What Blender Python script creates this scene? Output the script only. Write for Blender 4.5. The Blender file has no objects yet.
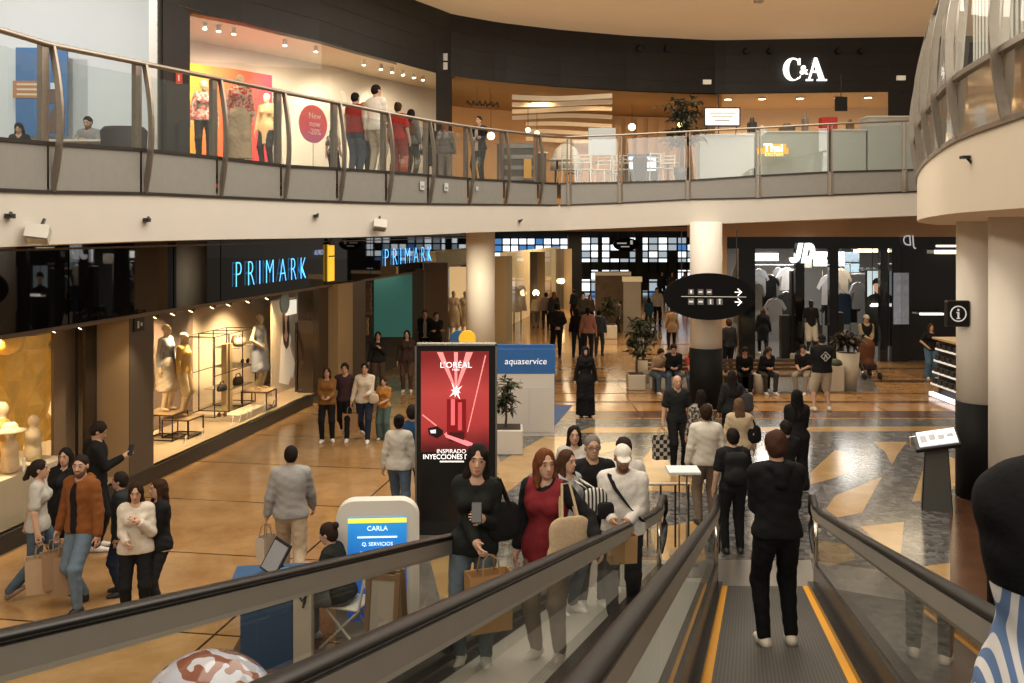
import bpy, math, random
import numpy as np
from mathutils import Vector, Matrix, Euler
random.seed(7); rng = np.random.default_rng(11)
PI = math.pi
col = bpy.context.scene.collection
# ------------------------------------------------------------------ camera model (real camera, levelled, lens shifted down)
F, H, HZ, CX = 960.0, 4.3, 232.0, 512.0
def P(px, py, Y):
    return ((px-CX)/F*Y, Y, H-(py-HZ)/F*Y)
def G(px, py, z=0.0):
    Y = F*(H-z)/(py-HZ)
    return ((px-CX)/F*Y, Y, z)
def R(d): return d*PI/180
# ------------------------------------------------------------------ materials
_m = {}
def mat(name, c=(.8,.8,.8), rough=.6, metal=0.0, var=.08, scale=30.0, emit=None, estr=1.0, bump=0.0, alpha=1.0, spec=None, coat=0):
    if name in _m: return _m[name]
    m = bpy.data.materials.new(name); m.use_nodes = True; nt = m.node_tree
    b = nt.nodes['Principled BSDF']
    c4 = (*c[:3], 1)
    tc = nt.nodes.new('ShaderNodeTexCoord')
    nz = nt.nodes.new('ShaderNodeTexNoise'); nz.inputs['Scale'].default_value = scale; nz.inputs['Detail'].default_value = 4
    nt.links.new(tc.outputs['Object'], nz.inputs['Vector'])
    rp = nt.nodes.new('ShaderNodeMix'); rp.data_type = 'RGBA'
    rp.inputs['A'].default_value = (*[max(0,x*(1-var)) for x in c[:3]], 1); rp.inputs['B'].default_value = (*[min(1,x*(1+var)) for x in c[:3]], 1)
    nt.links.new(nz.outputs['Fac'], rp.inputs['Factor'])
    nt.links.new(rp.outputs['Result'], b.inputs['Base Color'])
    b.inputs['Roughness'].default_value = rough; b.inputs['Metallic'].default_value = metal
    if spec is not None: b.inputs['Specular IOR Level'].default_value = spec
    if coat: b.inputs['Coat Weight'].default_value = coat; b.inputs['Coat Roughness'].default_value = .05
    if emit is not None:
        b.inputs['Emission Color'].default_value = (*emit, 1); b.inputs['Emission Strength'].default_value = estr
    if bump:
        bp = nt.nodes.new('ShaderNodeBump'); bp.inputs['Strength'].default_value = bump; bp.inputs['Distance'].default_value = .01
        nt.links.new(nz.outputs['Fac'], bp.inputs['Height']); nt.links.new(bp.outputs['Normal'], b.inputs['Normal'])
    if alpha < 1: b.inputs['Alpha'].default_value = alpha
    _m[name] = m
    return m
def fab(c, rough=.85):
    n = 'fabric_%02x%02x%02x' % tuple(int(255*min(1,max(0,x))) for x in c)
    return mat(n, c, rough, 0, .22, 60, bump=.25, spec=.2)
def glass(name, tint=(.9,.95,.95), refl=.12, rough=.02, body=0.0, bodycol=(.7,.75,.75)):
    """clear pane: mostly straight transmission plus a mirror-like share, optionally a milky body"""
    if name in _m: return _m[name]
    m = bpy.data.materials.new(name); m.use_nodes = True; nt = m.node_tree; nt.nodes.clear()
    o = nt.nodes.new('ShaderNodeOutputMaterial'); t = nt.nodes.new('ShaderNodeBsdfTransparent'); g = nt.nodes.new('ShaderNodeBsdfGlossy')
    lw = nt.nodes.new('ShaderNodeLayerWeight'); lw.inputs['Blend'].default_value = .25
    mm = nt.nodes.new('ShaderNodeMath'); mm.operation = 'MULTIPLY_ADD'; mm.inputs[1].default_value = .5; mm.inputs[2].default_value = refl; mm.use_clamp = True
    nt.links.new(lw.outputs['Fresnel'], mm.inputs[0])
    t.inputs['Color'].default_value = (*tint,1); g.inputs['Roughness'].default_value = rough; g.inputs['Color'].default_value = (.9,.9,.9,1)
    mx = nt.nodes.new('ShaderNodeMixShader'); nt.links.new(mm.outputs[0], mx.inputs[0]); 
    src = t.outputs[0]
    if body > 0:
        df = nt.nodes.new('ShaderNodeBsdfDiffuse'); df.inputs['Color'].default_value = (*bodycol,1)
        m2 = nt.nodes.new('ShaderNodeMixShader'); m2.inputs[0].default_value = body
        nt.links.new(t.outputs[0], m2.inputs[1]); nt.links.new(df.outputs[0], m2.inputs[2]); src = m2.outputs[0]
    nt.links.new(src, mx.inputs[1]); nt.links.new(g.outputs[0], mx.inputs[2]); nt.links.new(mx.outputs[0], o.inputs['Surface'])
    _m[name] = m
    return m
# ------------------------------------------------------------------ objects
def tag(o, label=None, cat=None, group=None, kind=None):
    if label: o['label'] = label
    if cat: o['category'] = cat
    if group: o['group'] = group
    if kind: o['kind'] = kind
    return o
def thing(name, label, cat, loc=(0,0,0), rz=0.0, group=None):
    o = bpy.data.objects.new(name, None); col.objects.link(o)
    o.empty_display_size = .1
    o.location = loc; o.rotation_euler = (0,0,rz)
    return tag(o, label, cat, group)
def inv(o):
    return (Matrix.Translation(o.location) @ o.rotation_euler.to_matrix().to_4x4()).inverted()
def link_mesh(name, v, f, m, parent=None, smooth=False, world=False, mats=None, fm=None):
    me = bpy.data.meshes.new(name)
    if world and parent is not None:
        M = inv(parent)
        if parent.parent is not None: M = M @ inv(parent.parent)
        v = [M @ Vector(p) for p in v]
    me.from_pydata([tuple(p) for p in v], [], f)
    for mm in (mats or [m]): me.materials.append(mm)
    if fm is not None: me.polygons.foreach_set('material_index', fm)
    if smooth: me.polygons.foreach_set('use_smooth', [True]*len(f))
    me.update()
    o = bpy.data.objects.new(name, me); col.objects.link(o)
    if parent is not None: o.parent = parent
    return o
class MB:
    def __init__(s): s.v=[]; s.f=[]; s.fm=[]; s.mi=0
    def _add(s, v, f):
        n=len(s.v); s.v+= [Vector(p) for p in v]; s.f+= [tuple(i+n for i in q) for q in f]; s.fm += [s.mi]*len(f)
        return s
    def box(s, c, d, rz=0.0, M=None, bev=0.0):
        x,y,z=[k/2 for k in d]
        if bev>0:
            b=min(bev,x*.9,y*.9,z*.9)
            v=[];
            for sz,zz in ((-1,-z),(-1,-z+b),(1,z-b),(1,z)):
                ins = b if abs(zz)==z else 0
                X,Y=x-ins,y-ins
                e=b if ins==0 else b*.6
                v+=[(X-e,-Y,zz),(X,-Y+e,zz),(X,Y-e,zz),(X-e,Y,zz),(-X+e,Y,zz),(-X,Y-e,zz),(-X,-Y+e,zz),(-X+e,-Y,zz)]
            f=[tuple(range(7,-1,-1)),tuple(range(24,32))]
            for r in range(3):
                for i in range(8): f.append((r*8+i,r*8+(i+1)%8,(r+1)*8+(i+1)%8,(r+1)*8+i))
        else:
            v=[(-x,-y,-z),(x,-y,-z),(x,y,-z),(-x,y,-z),(-x,-y,z),(x,-y,z),(x,y,z),(-x,y,z)]
            f=[(3,2,1,0),(4,5,6,7),(0,1,5,4),(1,2,6,5),(2,3,7,6),(3,0,4,7)]
        Mx = M if M is not None else Matrix.Rotation(rz,4,'Z')
        return s._add([Vector(c)+(Mx@Vector(p)) for p in v], f)
    def box2(s, a, b):
        return s.box([(a[i]+b[i])/2 for i in range(3)], [abs(b[i]-a[i]) for i in range(3)])
    def cyl(s, a, b, r0, r1=None, n=16, cap=True):
        r1 = r0 if r1 is None else r1
        a=Vector(a); b=Vector(b); d=(b-a).normalized()
        u=d.orthogonal().normalized(); w=d.cross(u)
        v=[a+(u*math.cos(2*PI*i/n)+w*math.sin(2*PI*i/n))*r0 for i in range(n)]+[b+(u*math.cos(2*PI*i/n)+w*math.sin(2*PI*i/n))*r1 for i in range(n)]
        f=[(i,(i+1)%n,n+(i+1)%n,n+i) for i in range(n)]
        if cap: f+= [tuple(range(n-1,-1,-1)), tuple(range(n,2*n))]
        return s._add(v,f)
    def tube(s, pts, r, n=8, cap=True, prof=None):
        """swept tube; prof = list of (side, up) offsets to sweep another outline with a world-up frame"""
        pts=[Vector(p) for p in pts]; m=len(pts); v=[]
        for i,p in enumerate(pts):
            d=(pts[min(i+1,m-1)]-pts[max(i-1,0)]).normalized()
            if prof:
                sd=d.cross(Vector((0,0,1))); sd = sd.normalized() if sd.length>1e-4 else Vector((1,0,0)); up=sd.cross(d)
                v+=[p+sd*a+up*b for a,b in prof]
            else:
                if i==0: u=d.orthogonal().normalized()
                else:
                    u=(u-d*u.dot(d)).normalized()
                w=d.cross(u); rr = r[i] if isinstance(r,(list,tuple)) else r
                v+=[p+(u*math.cos(2*PI*k/n)+w*math.sin(2*PI*k/n))*rr for k in range(n)]
        k=len(prof) if prof else n
        f=[(i*k+j,i*k+(j+1)%k,(i+1)*k+(j+1)%k,(i+1)*k+j) for i in range(m-1) for j in range(k)]
        if cap: f+=[tuple(range(k-1,-1,-1)), tuple((m-1)*k+j for j in range(k))]
        return s._add(v,f)
    def lathe(s, prof, c=(0,0,0), n=24, sx=1, sy=1):
        v=[]; f=[]; m=len(prof)
        for r,z in prof: v+=[(c[0]+r*sx*math.cos(2*PI*i/n), c[1]+r*sy*math.sin(2*PI*i/n), c[2]+z) for i in range(n)]
        f=[(j*n+i,j*n+(i+1)%n,(j+1)*n+(i+1)%n,(j+1)*n+i) for j in range(m-1) for i in range(n)]
        f+=[tuple(range(n-1,-1,-1)), tuple((m-1)*n+i for i in range(n))]
        return s._add(v,f)
    def prism(s, poly, z0, z1):
        n=len(poly); v=[(x,y,z0) for x,y in poly]+[(x,y,z1) for x,y in poly]
        return s._add(v,[(i,(i+1)%n,n+(i+1)%n,n+i) for i in range(n)]+[tuple(range(n-1,-1,-1)),tuple(range(n,2*n))])
    def poly(s, pts): return s._add(pts,[tuple(range(len(pts)))])
    def sphere(s, c, r, n=16, m=10, sc=(1,1,1)):
        v=[]; 
        for j in range(m+1):
            a=PI*j/m
            v+=[(c[0]+r*sc[0]*math.sin(a)*math.cos(2*PI*i/n), c[1]+r*sc[1]*math.sin(a)*math.sin(2*PI*i/n), c[2]+r*sc[2]*math.cos(a)) for i in range(n)]
        return s._add(v,[(j*n+i,(j+1)*n+i,(j+1)*n+(i+1)%n,j*n+(i+1)%n) for j in range(m) for i in range(n)])
    def sheet(s, grid):
        r=len(grid); c=len(grid[0]); v=[p for row in grid for p in row]
        return s._add(v,[(i*c+j,i*c+j+1,(i+1)*c+j+1,(i+1)*c+j) for i in range(r-1) for j in range(c-1)])
    def xf(s, M):
        s.v=[M@p for p in s.v]; return s
    def build(s, name, m, parent=None, smooth=False, world=False):
        ms = m if isinstance(m,(list,tuple)) else [m]
        return link_mesh(name, s.v, s.f, None, parent, smooth, world, mats=ms, fm=s.fm)
def text_obj(name, body, size, m, parent=None, loc=(0,0,0), rot=(0,0,0), extrude=.01, align='CENTER', sx=1.0, bold=0.0, world=False, shear=0):
    """lettering as a real mesh"""
    cu = bpy.data.curves.new(name,'FONT'); cu.body=body; cu.size=size; cu.extrude=extrude; cu.align_x=align; cu.align_y='CENTER'; cu.resolution_u=3; cu.offset=bold; cu.shear=shear
    t = bpy.data.objects.new('tmp',cu); col.objects.link(t)
    dg = bpy.context.evaluated_depsgraph_get(); me = bpy.data.meshes.new_from_object(t.evaluated_get(dg))
    bpy.data.objects.remove(t); bpy.data.curves.remove(cu)
    M = Matrix.Translation(Vector(loc)) @ Euler(rot).to_matrix().to_4x4() @ Matrix.Diagonal((sx,1,1,1))
    if world and parent is not None: M = inv(parent) @ M
    me.transform(M); me.materials.clear(); me.materials.append(m); me.name=name
    o = bpy.data.objects.new(name, me); col.objects.link(o)
    if parent is not None: o.parent=parent
    return o
def copy_tree(o, parent=None):
    c=o.copy(); col.objects.link(c); c.parent=parent
    for ch in list(o.children): copy_tree(ch,c)
    return c
# ------------------------------------------------------------------ people: signed-distance bodies meshed with surface nets
def nrm(v): v=np.asarray(v,float); return v/max(1e-9,np.linalg.norm(v))
class Field:
    def __init__(s): s.ops=[]
    def cone(s,a,b,ra,rb,k=.03,ax=None,fl=1.0,sub=False):
        s.ops.append(('c',np.asarray(a,float),np.asarray(b,float),ra,rb,k,None if ax is None else nrm(ax),fl,sub)); return s
    def ell(s,c,r,k=.03,M=None,sub=False):
        s.ops.append(('e',np.asarray(c,float),np.asarray(r,float),np.eye(3) if M is None else M,k,sub)); return s
    def cut(s,o,n,k=.004):
        s.ops.append(('p',np.asarray(o,float),nrm(n),k)); return s
    def _d(s,op,p):
        if op[0]=='c':
            _,a,b,ra,rb,k,ax,fl,sub=op
            q=p-a
            if ax is not None: q=q+np.multiply.outer(q@ax,ax)*(fl-1)
            ba=b-a
            if ax is not None: ba=ba+ax*(ba@ax)*(fl-1)
            t=np.clip((q@ba)/max(1e-9,ba@ba),0,1)
            d=np.linalg.norm(q-t[...,None]*ba,axis=-1)-(ra+(rb-ra)*t)
            return d
        _,c,r,M,k,sub=op
        q=(p-c)@M.T
        k0=np.linalg.norm(q/r,axis=-1); k1=np.linalg.norm(q/(r*r),axis=-1)
        return k0*(k0-1)/np.maximum(k1,1e-9)
    def _bound(s,op):
        if op[0]=='c':
            m=(op[1]+op[2])/2; return m, np.linalg.norm(op[2]-op[1])/2+max(op[3],op[4])*1.02
        return op[1], max(op[2])
    def bbox(s):
        lo=np.full(3,1e9); hi=-lo
        for op in s.ops:
            if op[0]=='p': continue
            if op[-1]: continue
            if op[0]=='c':
                r=max(op[3],op[4])
                for q in (op[1],op[2]): lo=np.minimum(lo,q-r); hi=np.maximum(hi,q+r)
            else:
                r=max(op[2]); lo=np.minimum(lo,op[1]-r); hi=np.maximum(hi,op[1]+r)
        return lo,hi
    def ev(s,p,cb=None,rb=0.0,full=False):
        """p (B,n,3)"""
        D=np.full(p.shape[:2],.5)
        for op in s.ops:
            if op[0]=='p':
                a=D; b=(p-op[1])@op[2]; k=op[3]; h=np.maximum(k-np.abs(a-b),0)/k; D=np.maximum(a,b)+h*h*k*.25; continue
            if not full:
                m,r=s._bound(op); sel=np.nonzero(np.linalg.norm(cb-m,axis=1)-r-rb<.05)[0]
                if len(sel)==0: continue
                q=p[sel]; a=D[sel]
            else: q=p; a=D
            b=s._d(op,q); k=op[5] if op[0]=='c' else op[4]
            sub=op[-1]
            if sub:
                b=-b; h=np.maximum(k-np.abs(a-b),0)/k; r_=np.maximum(a,b)+h*h*k*.25
            else:
                h=np.maximum(k-np.abs(a-b),0)/k; r_=np.minimum(a,b)-h*h*k*.25
            if full: D=r_
            else: D[sel]=r_
        return D
    def mesh(s,h,fold=0.0,seed=0.0):
        lo,hi=s.bbox(); lo=lo-2.5*h; hi=hi+2.5*h
        nb=np.ceil((hi-lo)/(8*h)).astype(int)
        I=np.stack(np.meshgrid(*[np.arange(n) for n in nb],indexing='ij'),-1).reshape(-1,3)
        cb=lo+(I*8+3.5)*h; rb=8*h*.87
        Dc=s.ev(cb[:,None,:],full=True)[:,0]
        keep=np.abs(Dc)<rb*1.5+.012
        V=np.where(Dc<0,-1.0,1.0)
        full=np.ones(tuple(nb*8))
        Vb=V.reshape(tuple(nb)); full=np.repeat(np.repeat(np.repeat(Vb,8,0),8,1),8,2).astype(np.float32)
        g=np.stack(np.meshgrid(*[np.arange(8)]*3,indexing='ij'),-1).reshape(-1,3)
        Ik=I[keep]; pts=lo+(Ik[:,None,:]*8+g[None])*h
        D=s.ev(pts,cb[keep],rb)
        if fold>0:
            x,y,z=pts[...,0],pts[...,1],pts[...,2]
            D=D+fold*(np.sin(38*z+9*x+6*np.sin(11*x+seed)+seed)*np.sin(17*x+13*y+2*np.sin(15*z+seed))+.6*np.sin(61*z-30*y+23*x+seed*2))*.7
        gi=Ik[:,None,:]*8+g[None]
        full[gi[...,0],gi[...,1],gi[...,2]]=D
        full[0]=full[-1]=1; full[:,0]=full[:,-1]=1; full[:,:,0]=full[:,:,-1]=1
        return nets(full,lo,h)
def nets(V,lo,h):
    S=V<0
    n=np.array(V.shape)-1
    c=np.zeros(tuple(n),np.int8)
    for dx in (0,1):
        for dy in (0,1):
            for dz in (0,1): c+=S[dx:n[0]+dx,dy:n[1]+dy,dz:n[2]+dz]
    act=np.argwhere((c>0)&(c<8))
    if len(act)==0: return np.zeros((0,3)),np.zeros((0,4),int)
    idx=np.full(tuple(n),-1,np.int32); idx[act[:,0],act[:,1],act[:,2]]=np.arange(len(act))
    acc=np.zeros((len(act),3)); cnt=np.zeros(len(act))
    cor=[(0,0,0),(1,0,0),(0,1,0),(1,1,0),(0,0,1),(1,0,1),(0,1,1),(1,1,1)]
    val=[V[act[:,0]+a,act[:,1]+b,act[:,2]+d] for a,b,d in cor]
    for i,j in ((0,1),(2,3),(4,5),(6,7),(0,2),(1,3),(4,6),(5,7),(0,4),(1,5),(2,6),(3,7)):
        a,b=val[i],val[j]; m=(a<0)!=(b<0)
        t=np.where(m,a/np.where(m,a-b,1),0)
        ci,cj=np.array(cor[i]),np.array(cor[j])
        acc+=np.where(m[:,None],ci+t[:,None]*(cj-ci),0); cnt+=m
    vs=lo+(act+acc/cnt[:,None])*h
    Q=[]
    for ax in range(3):
        sl=[slice(1,n[k]) for k in range(3)]; sl2=list(sl)
        sl[ax]=slice(0,n[ax]); sl2[ax]=slice(1,n[ax]+1)
        A=S[tuple(sl)]; B=S[tuple(sl2)]
        e=np.argwhere(A!=B); 
        if len(e)==0: continue
        off=np.ones(3,int); off[ax]=0; e=e+off
        flip=~S[e[:,0],e[:,1],e[:,2]]
        u,w=[(1,2),(2,0),(0,1)][ax]
        du=np.zeros(3,int); du[u]=1; dw=np.zeros(3,int); dw[w]=1
        q=np.stack([idx[tuple((e-du-dw).T)],idx[tuple((e-dw).T)],idx[tuple(e.T)],idx[tuple((e-du).T)]],1)
        q[flip]=q[flip][:,::-1]
        Q.append(q)
    return vs,np.concatenate(Q)
def np_mesh(name,v,q,m,parent,colors=None):
    me=bpy.data.meshes.new(name)
    n,k=len(v),len(q)
    me.vertices.add(n); me.vertices.foreach_set('co',np.asarray(v,np.float32).ravel())
    me.loops.add(4*k); me.loops.foreach_set('vertex_index',np.asarray(q,np.int32).ravel())
    me.polygons.add(k); me.polygons.foreach_set('loop_start',np.arange(0,4*k,4,dtype=np.int32))
    me.polygons.foreach_set('use_smooth',np.ones(k,bool))
    me.update(); me.validate()
    me.materials.append(m)
    if colors is not None:
        at=me.color_attributes.new('Col','FLOAT_COLOR','POINT'); at.data.foreach_set('color',np.asarray(colors,np.float32).ravel())
    o=bpy.data.objects.new(name,me); col.objects.link(o); o.parent=parent
    return o
def skin_mat():
    if 'skin' in _m: return _m['skin']
    m=bpy.data.materials.new('skin'); m.use_nodes=True; nt=m.node_tree; b=nt.nodes['Principled BSDF']
    a=nt.nodes.new('ShaderNodeVertexColor'); a.layer_name='Col'
    nz=nt.nodes.new('ShaderNodeTexNoise'); nz.inputs['Scale'].default_value=40
    mx=nt.nodes.new('ShaderNodeMix'); mx.data_type='RGBA'; mx.blend_type='MULTIPLY'; mx.inputs['Factor'].default_value=.15
    nt.links.new(a.outputs['Color'],mx.inputs['A']); nt.links.new(nz.outputs['Color'],mx.inputs['B']); nt.links.new(mx.outputs['Result'],b.inputs['Base Color'])
    b.inputs['Roughness'].default_value=.55; b.inputs['Specular IOR Level'].default_value=.3
    _m['skin']=m; return m
def ik(a,t,l1,l2,pole):
    a=np.asarray(a,float); t=np.asarray(t,float); d=t-a; L=np.linalg.norm(d); mx=(l1+l2)*.995
    if L>mx: t=a+d/L*mx; d=t-a; L=mx
    u=d/L; x=(l1*l1-l2*l2+L*L)/(2*L); hh=math.sqrt(max(0,l1*l1-x*x))
    pl=np.asarray(pole,float); pl=pl-u*(pl@u); pl=nrm(pl)
    return a+u*x+pl*hh, t
def rotm(yaw=0,pitch=0,roll=0):
    return np.array((Matrix.Rotation(R(yaw),3,'Z')@Matrix.Rotation(R(-pitch),3,'X')@Matrix.Rotation(R(roll),3,'Y')))
ARM = {  # hand target (side, forward, up) in body units of a 1.72 m figure, elbow pole
 'hang':((.27,.04,.80),(.3,-1,0)), 'bag':((.30,.06,.79),(.3,-1,0)), 'front':((.07,.29,1.06),(.28,-.8,-.5)), 'phone':((.07,.34,1.24),(.25,-.5,-.8)),
 'hip':((.17,.16,1.00),(1,-.6,0)), 'cross':((-.09,.20,1.14),(.35,-.25,-.9)), 'chest':((.05,.2,1.27),(.35,-.1,-.9)), 'walkf':((.24,.24,.90),(.3,-1,0)), 'walkb':((.26,-.18,.85),(.3,-1,0)),
 'back':((.05,-.17,.98),(1,-.3,0)), 'clasp':((.02,.2,.95),(.8,-.4,0)), 'lap':((.07,.36,.70),(.35,-.8,-.2)), 'table':((.12,.42,.80),(.4,-.3,-.6)), 'rest':((.3,.25,1.0),(.3,-1,.0)),
}
def person(label, loc, face=0, h=1.72, fem=False, w=1.0, lean=0, side=0, twist=0, hyaw=0, hpitch=0, L='hang', Rr='hang', legs='stand', seat=.45,
           skin=(.52,.33,.23), hair='short', hcol=(.025,.018,.014), top=None, tcol=(.1,.1,.1), jacket=None, jcol=(.05,.05,.05), bottom='pants', bcol=(.03,.035,.05),
           shoe=(.75,.73,.70), vox=.012, detail=1, group=None, cat='person', name='person', beard=0, glasses=False, hood=False, tmat=None, patch=None, collar=False, fit=1.0, jlen=0, jfit=None, bcolr=None, foot=None, mann=False, bmat=None, tlen=.0, legw=1.0, sleeve_col=None):
    s=h/1.72; g=w
    root=thing(name,label,cat,loc,R(face),group)
    fw=np.array([0,1.,0]); X=np.array([1.,0,0]); Z=np.array([0,0,1.])
    zp={'stand':.925,'walk':.90,'sit':seat/s+.085,'contra':.915,'wide':.91}[legs]
    Pv=np.array([0,0,zp])
    Rt=rotm(0,lean,side); u=Rt@Z; tf=Rt@fw
    Rs=Rt@rotm(twist); sx=Rs@X
    hipw=.088*(1.06 if fem else 1)
    shw=(.137 if fem else .158)*(.6+.4*g)
    waist=Pv+u*.15; chest=Pv+u*.34; neck=Pv+u*.505; shc=Pv+u*.475
    J={}
    # legs
    ft={'stand':(((-.10,.0,.08),8),((.10,.0,.08),-8)),'walk':(((-.09,.25,.08),3),((.09,-.30,.13),-3)),'contra':(((-.12,.02,.08),15),((.10,.10,.08),-12)),
        'sit':(((-.12,.44,.08),6),((.12,.38,.08),-6)),'wide':(((-.17,.0,.08),12),((.17,.02,.08),-12))}[legs]
    if foot: ft=foot
    feet=[]
    for i,sd in ((0,-1),(1,1)):
        hp=Pv+np.array([sd*hipw,0,-.02]); an=np.array(ft[i][0],float)
        pole=(sd*.12,1,0) if legs!='sit' else (sd*.15,.5,1)
        kn,an=ik(hp,an,.43,.425,pole)
        pitch=0
        if legs=='walk' and i==1: pitch=-32
        feet.append((hp,kn,an,ft[i][1],pitch))
    # arms
    hands=[]
    for i,sd,sp in ((0,-1,L),(1,1,Rr)):
        tgt,pole = ARM[sp] if isinstance(sp,str) else sp
        sh=shc+sx*sd*(shw+.012)-u*.022
        T=np.array([sd*tgt[0],tgt[1],tgt[2]+(zp-.925 if isinstance(sp,str) and legs!='sit' else 0)],float)
        if isinstance(sp,str) and sp in('hang','bag','front','phone','hip','cross','chest','clasp','rest'):   # follow the torso
            q=T-Pv; T=Pv+Rt@q
        if legs=='sit' and isinstance(sp,str) and sp not in('lap','table'): T=T+np.array([0,0,zp-.925])
        el,wr=ik(sh,T,.28,.245,np.array([sd*pole[0],pole[1],pole[2]]))
        hands.append((sh,el,wr,sd))
    Rh=Rt@rotm(hyaw,-hpitch-lean*.6)
    hc=neck+u*.06+Z*.095+tf*.022
    def hp_(p): return hc+Rh@np.asarray(p,float)
    # ---------------- body
    B=Field(); 
    tw=(1.0 if not fem else .9)*g; dz=1.0
    def torso(F,o,k=.05,fitk=1.0):
        hw=(.135 if not fem else .15)*(.5+.5*g)
        F.cone(Pv+X*-.05+u*.0,Pv+X*.05+u*.0,hw*.80+o,hw*.80+o,k,tf,1.22)
        F.cone(Pv+u*.06,waist+u*.02,(.128 if not fem else .118)*g+o,(.120 if not fem else .098)*g+o*fitk,k,tf,1.28)
        F.cone(waist,chest,(.120 if not fem else .098)*g+o*fitk,(.142 if not fem else .122)*tw+o,k,tf,1.32)
        F.cone(chest-sx*.045,chest+sx*.045,.118*tw+o,.118*tw+o,k,tf,1.22)
        F.cone(chest+u*.08-sx*.08,chest+u*.08+sx*.08,.078*tw+o,.078*tw+o,k)
        F.cone(shc-u*.012-sx*(shw-.01),shc-u*.012,.047+o*.7,.052+o*.7,.04); F.cone(shc-u*.012+sx*(shw-.01),shc-u*.012,.047+o*.7,.052+o*.7,.04)
        F.cone(neck-u*.01,shc-sx*shw*.6,.045+o*.5,.040+o*.5,.04); F.cone(neck-u*.01,shc+sx*shw*.6,.045+o*.5,.040+o*.5,.04)
        if fem:
            for sd in(-1,1): F.ell(chest+u*.005+sx*sd*.068+Rs@fw*.085,(.056+o*.8,.052+o*.8,.055+o*.8),.04)
    def arm(F,i,o,frm=0.0,to=1.0,k=.03):
        sh,el,wr,sd=hands[i]
        if to<=.5:
            e2=sh+(el-sh)*to*2; F.cone(sh,e2,.049*g**.5+o,.046*g**.5+o*1.1,k)
        else:
            F.cone(sh,el,.048*g**.5+o,.040*g**.5+o,k); F.cone(el,el+(wr-el)*((to-.5)*2),.041+o,.031+o*.9,.02)
    torso(B,0)
    B.cone(neck-u*.04,hp_((0,-.02,-.055)),.054 if not fem else .047,.049 if not fem else .043,.04)
    for hpn,kn,an,yw,pt in feet:
        B.cone(hpn,kn,.082*(.5+.5*g),.053,.04); B.cone(kn,kn+(an-kn)*.35,.053,.054,.03); B.cone(kn+(an-kn)*.3,an,.053,.036,.03)
        fd=rotm(yw,pt)@fw
        B.cone(an-fd*.03-Z*.035,an+fd*.13-Z*.045+ (Z*0),.03,.024,.02)
    for i in(0,1): arm(B,i,0)
    det=detail
    fr=max(.0085,.62*vox)
    for sh,el,wr,sd in hands:
        d=nrm(wr-el)
        # palm faces the body; thumb forward
        inw=-sx*sd; inw=inw-d*(inw@d); inw=nrm(inw) if np.linalg.norm(inw)>.2 else nrm(np.cross(d,fw))
        th=nrm(np.cross(inw,d)); 
        if th@tf<-.0 or (abs(th@tf)<.2 and th@Z<0): th=-th
        pc=wr+d*.045
        B.cone(wr,wr+d*.03,.027,.026,.02)
        B.cone(wr+d*.03-th*.022,wr+d*.085-th*.027,.015,.013,.02); B.cone(wr+d*.03+th*.02,wr+d*.088+th*.024,.016,.013,.02)
        if vox<.016:
            for j,(off,ln,cv) in enumerate(((.030,.066,.35),(.010,.074,.45),(-.010,.069,.55),(-.029,.054,.65))):
                b0=wr+d*.088+th*off; d1=nrm(d+inw*cv); m1=b0+d1*ln*.5; d2=nrm(d+inw*cv*3.2); e1=m1+d2*ln*.5
                B.cone(b0,m1,fr,fr*.95,.004); B.cone(m1,e1,fr*.95,fr*.85,.004)
            t0=wr+d*.03+th*.026; td=nrm(d*.75+th*.75+inw*.35); t1=t0+td*.036; t2=t1+nrm(d+th*.25+inw*.5)*.03
            B.cone(t0,t1,.0135,fr*1.08,.01); B.cone(t1,t2,fr*1.05,fr*.9,.004)
        else:
            B.cone(wr+d*.085,wr+d*.15+inw*.04,.024,.016,.02,inw,1.3); B.cone(wr+d*.03+th*.02,wr+d*.07+th*.055+inw*.02,.013,.012,.01)
    # head
    HR=Rh
    hs=.97 if fem else 1.0
    def he(c,r,k=.02,sub=False): B.ell(hp_(np.array(c)*hs),np.array(r)*hs,k,HR.T,sub)
    he((0,-.012,.028),(.075,.094,.086),.02); he((0,.02,-.035),(.060,.068,.082),.03)
    he((0,.055,-.088),(.026,.026,.02),.03)
    if vox<.02:
        B.cone(hp_((0,.082,.018)),hp_((0,.104,-.026)),.007,.0125,.012); he((.012,.09,-.03),(.009,.01,.008),.008); he((-.012,.09,-.03),(.009,.01,.008),.008)
        for sd in(-1,1):
            he((sd*.031,.094,.010),(.017,.012,.011),.012,True)
            if not mann: he((sd*.031,.0755,.008),(.0135,.0125,.0115),.003)
            he((sd*.077,-.004,-.008),(.009,.021,.031),.006)
        B.cone(hp_((-.036,.079,.030)),hp_((.036,.079,.030)),.0095,.0095,.012)
        he((0,.0865,-.056),(.023,.010,.006),.006); he((0,.0845,-.066),(.020,.0105,.007),.006)
    bs=s
    v,q=B.mesh(vox/s if vox>.01 else vox/s)
    nv=len(v)
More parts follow.
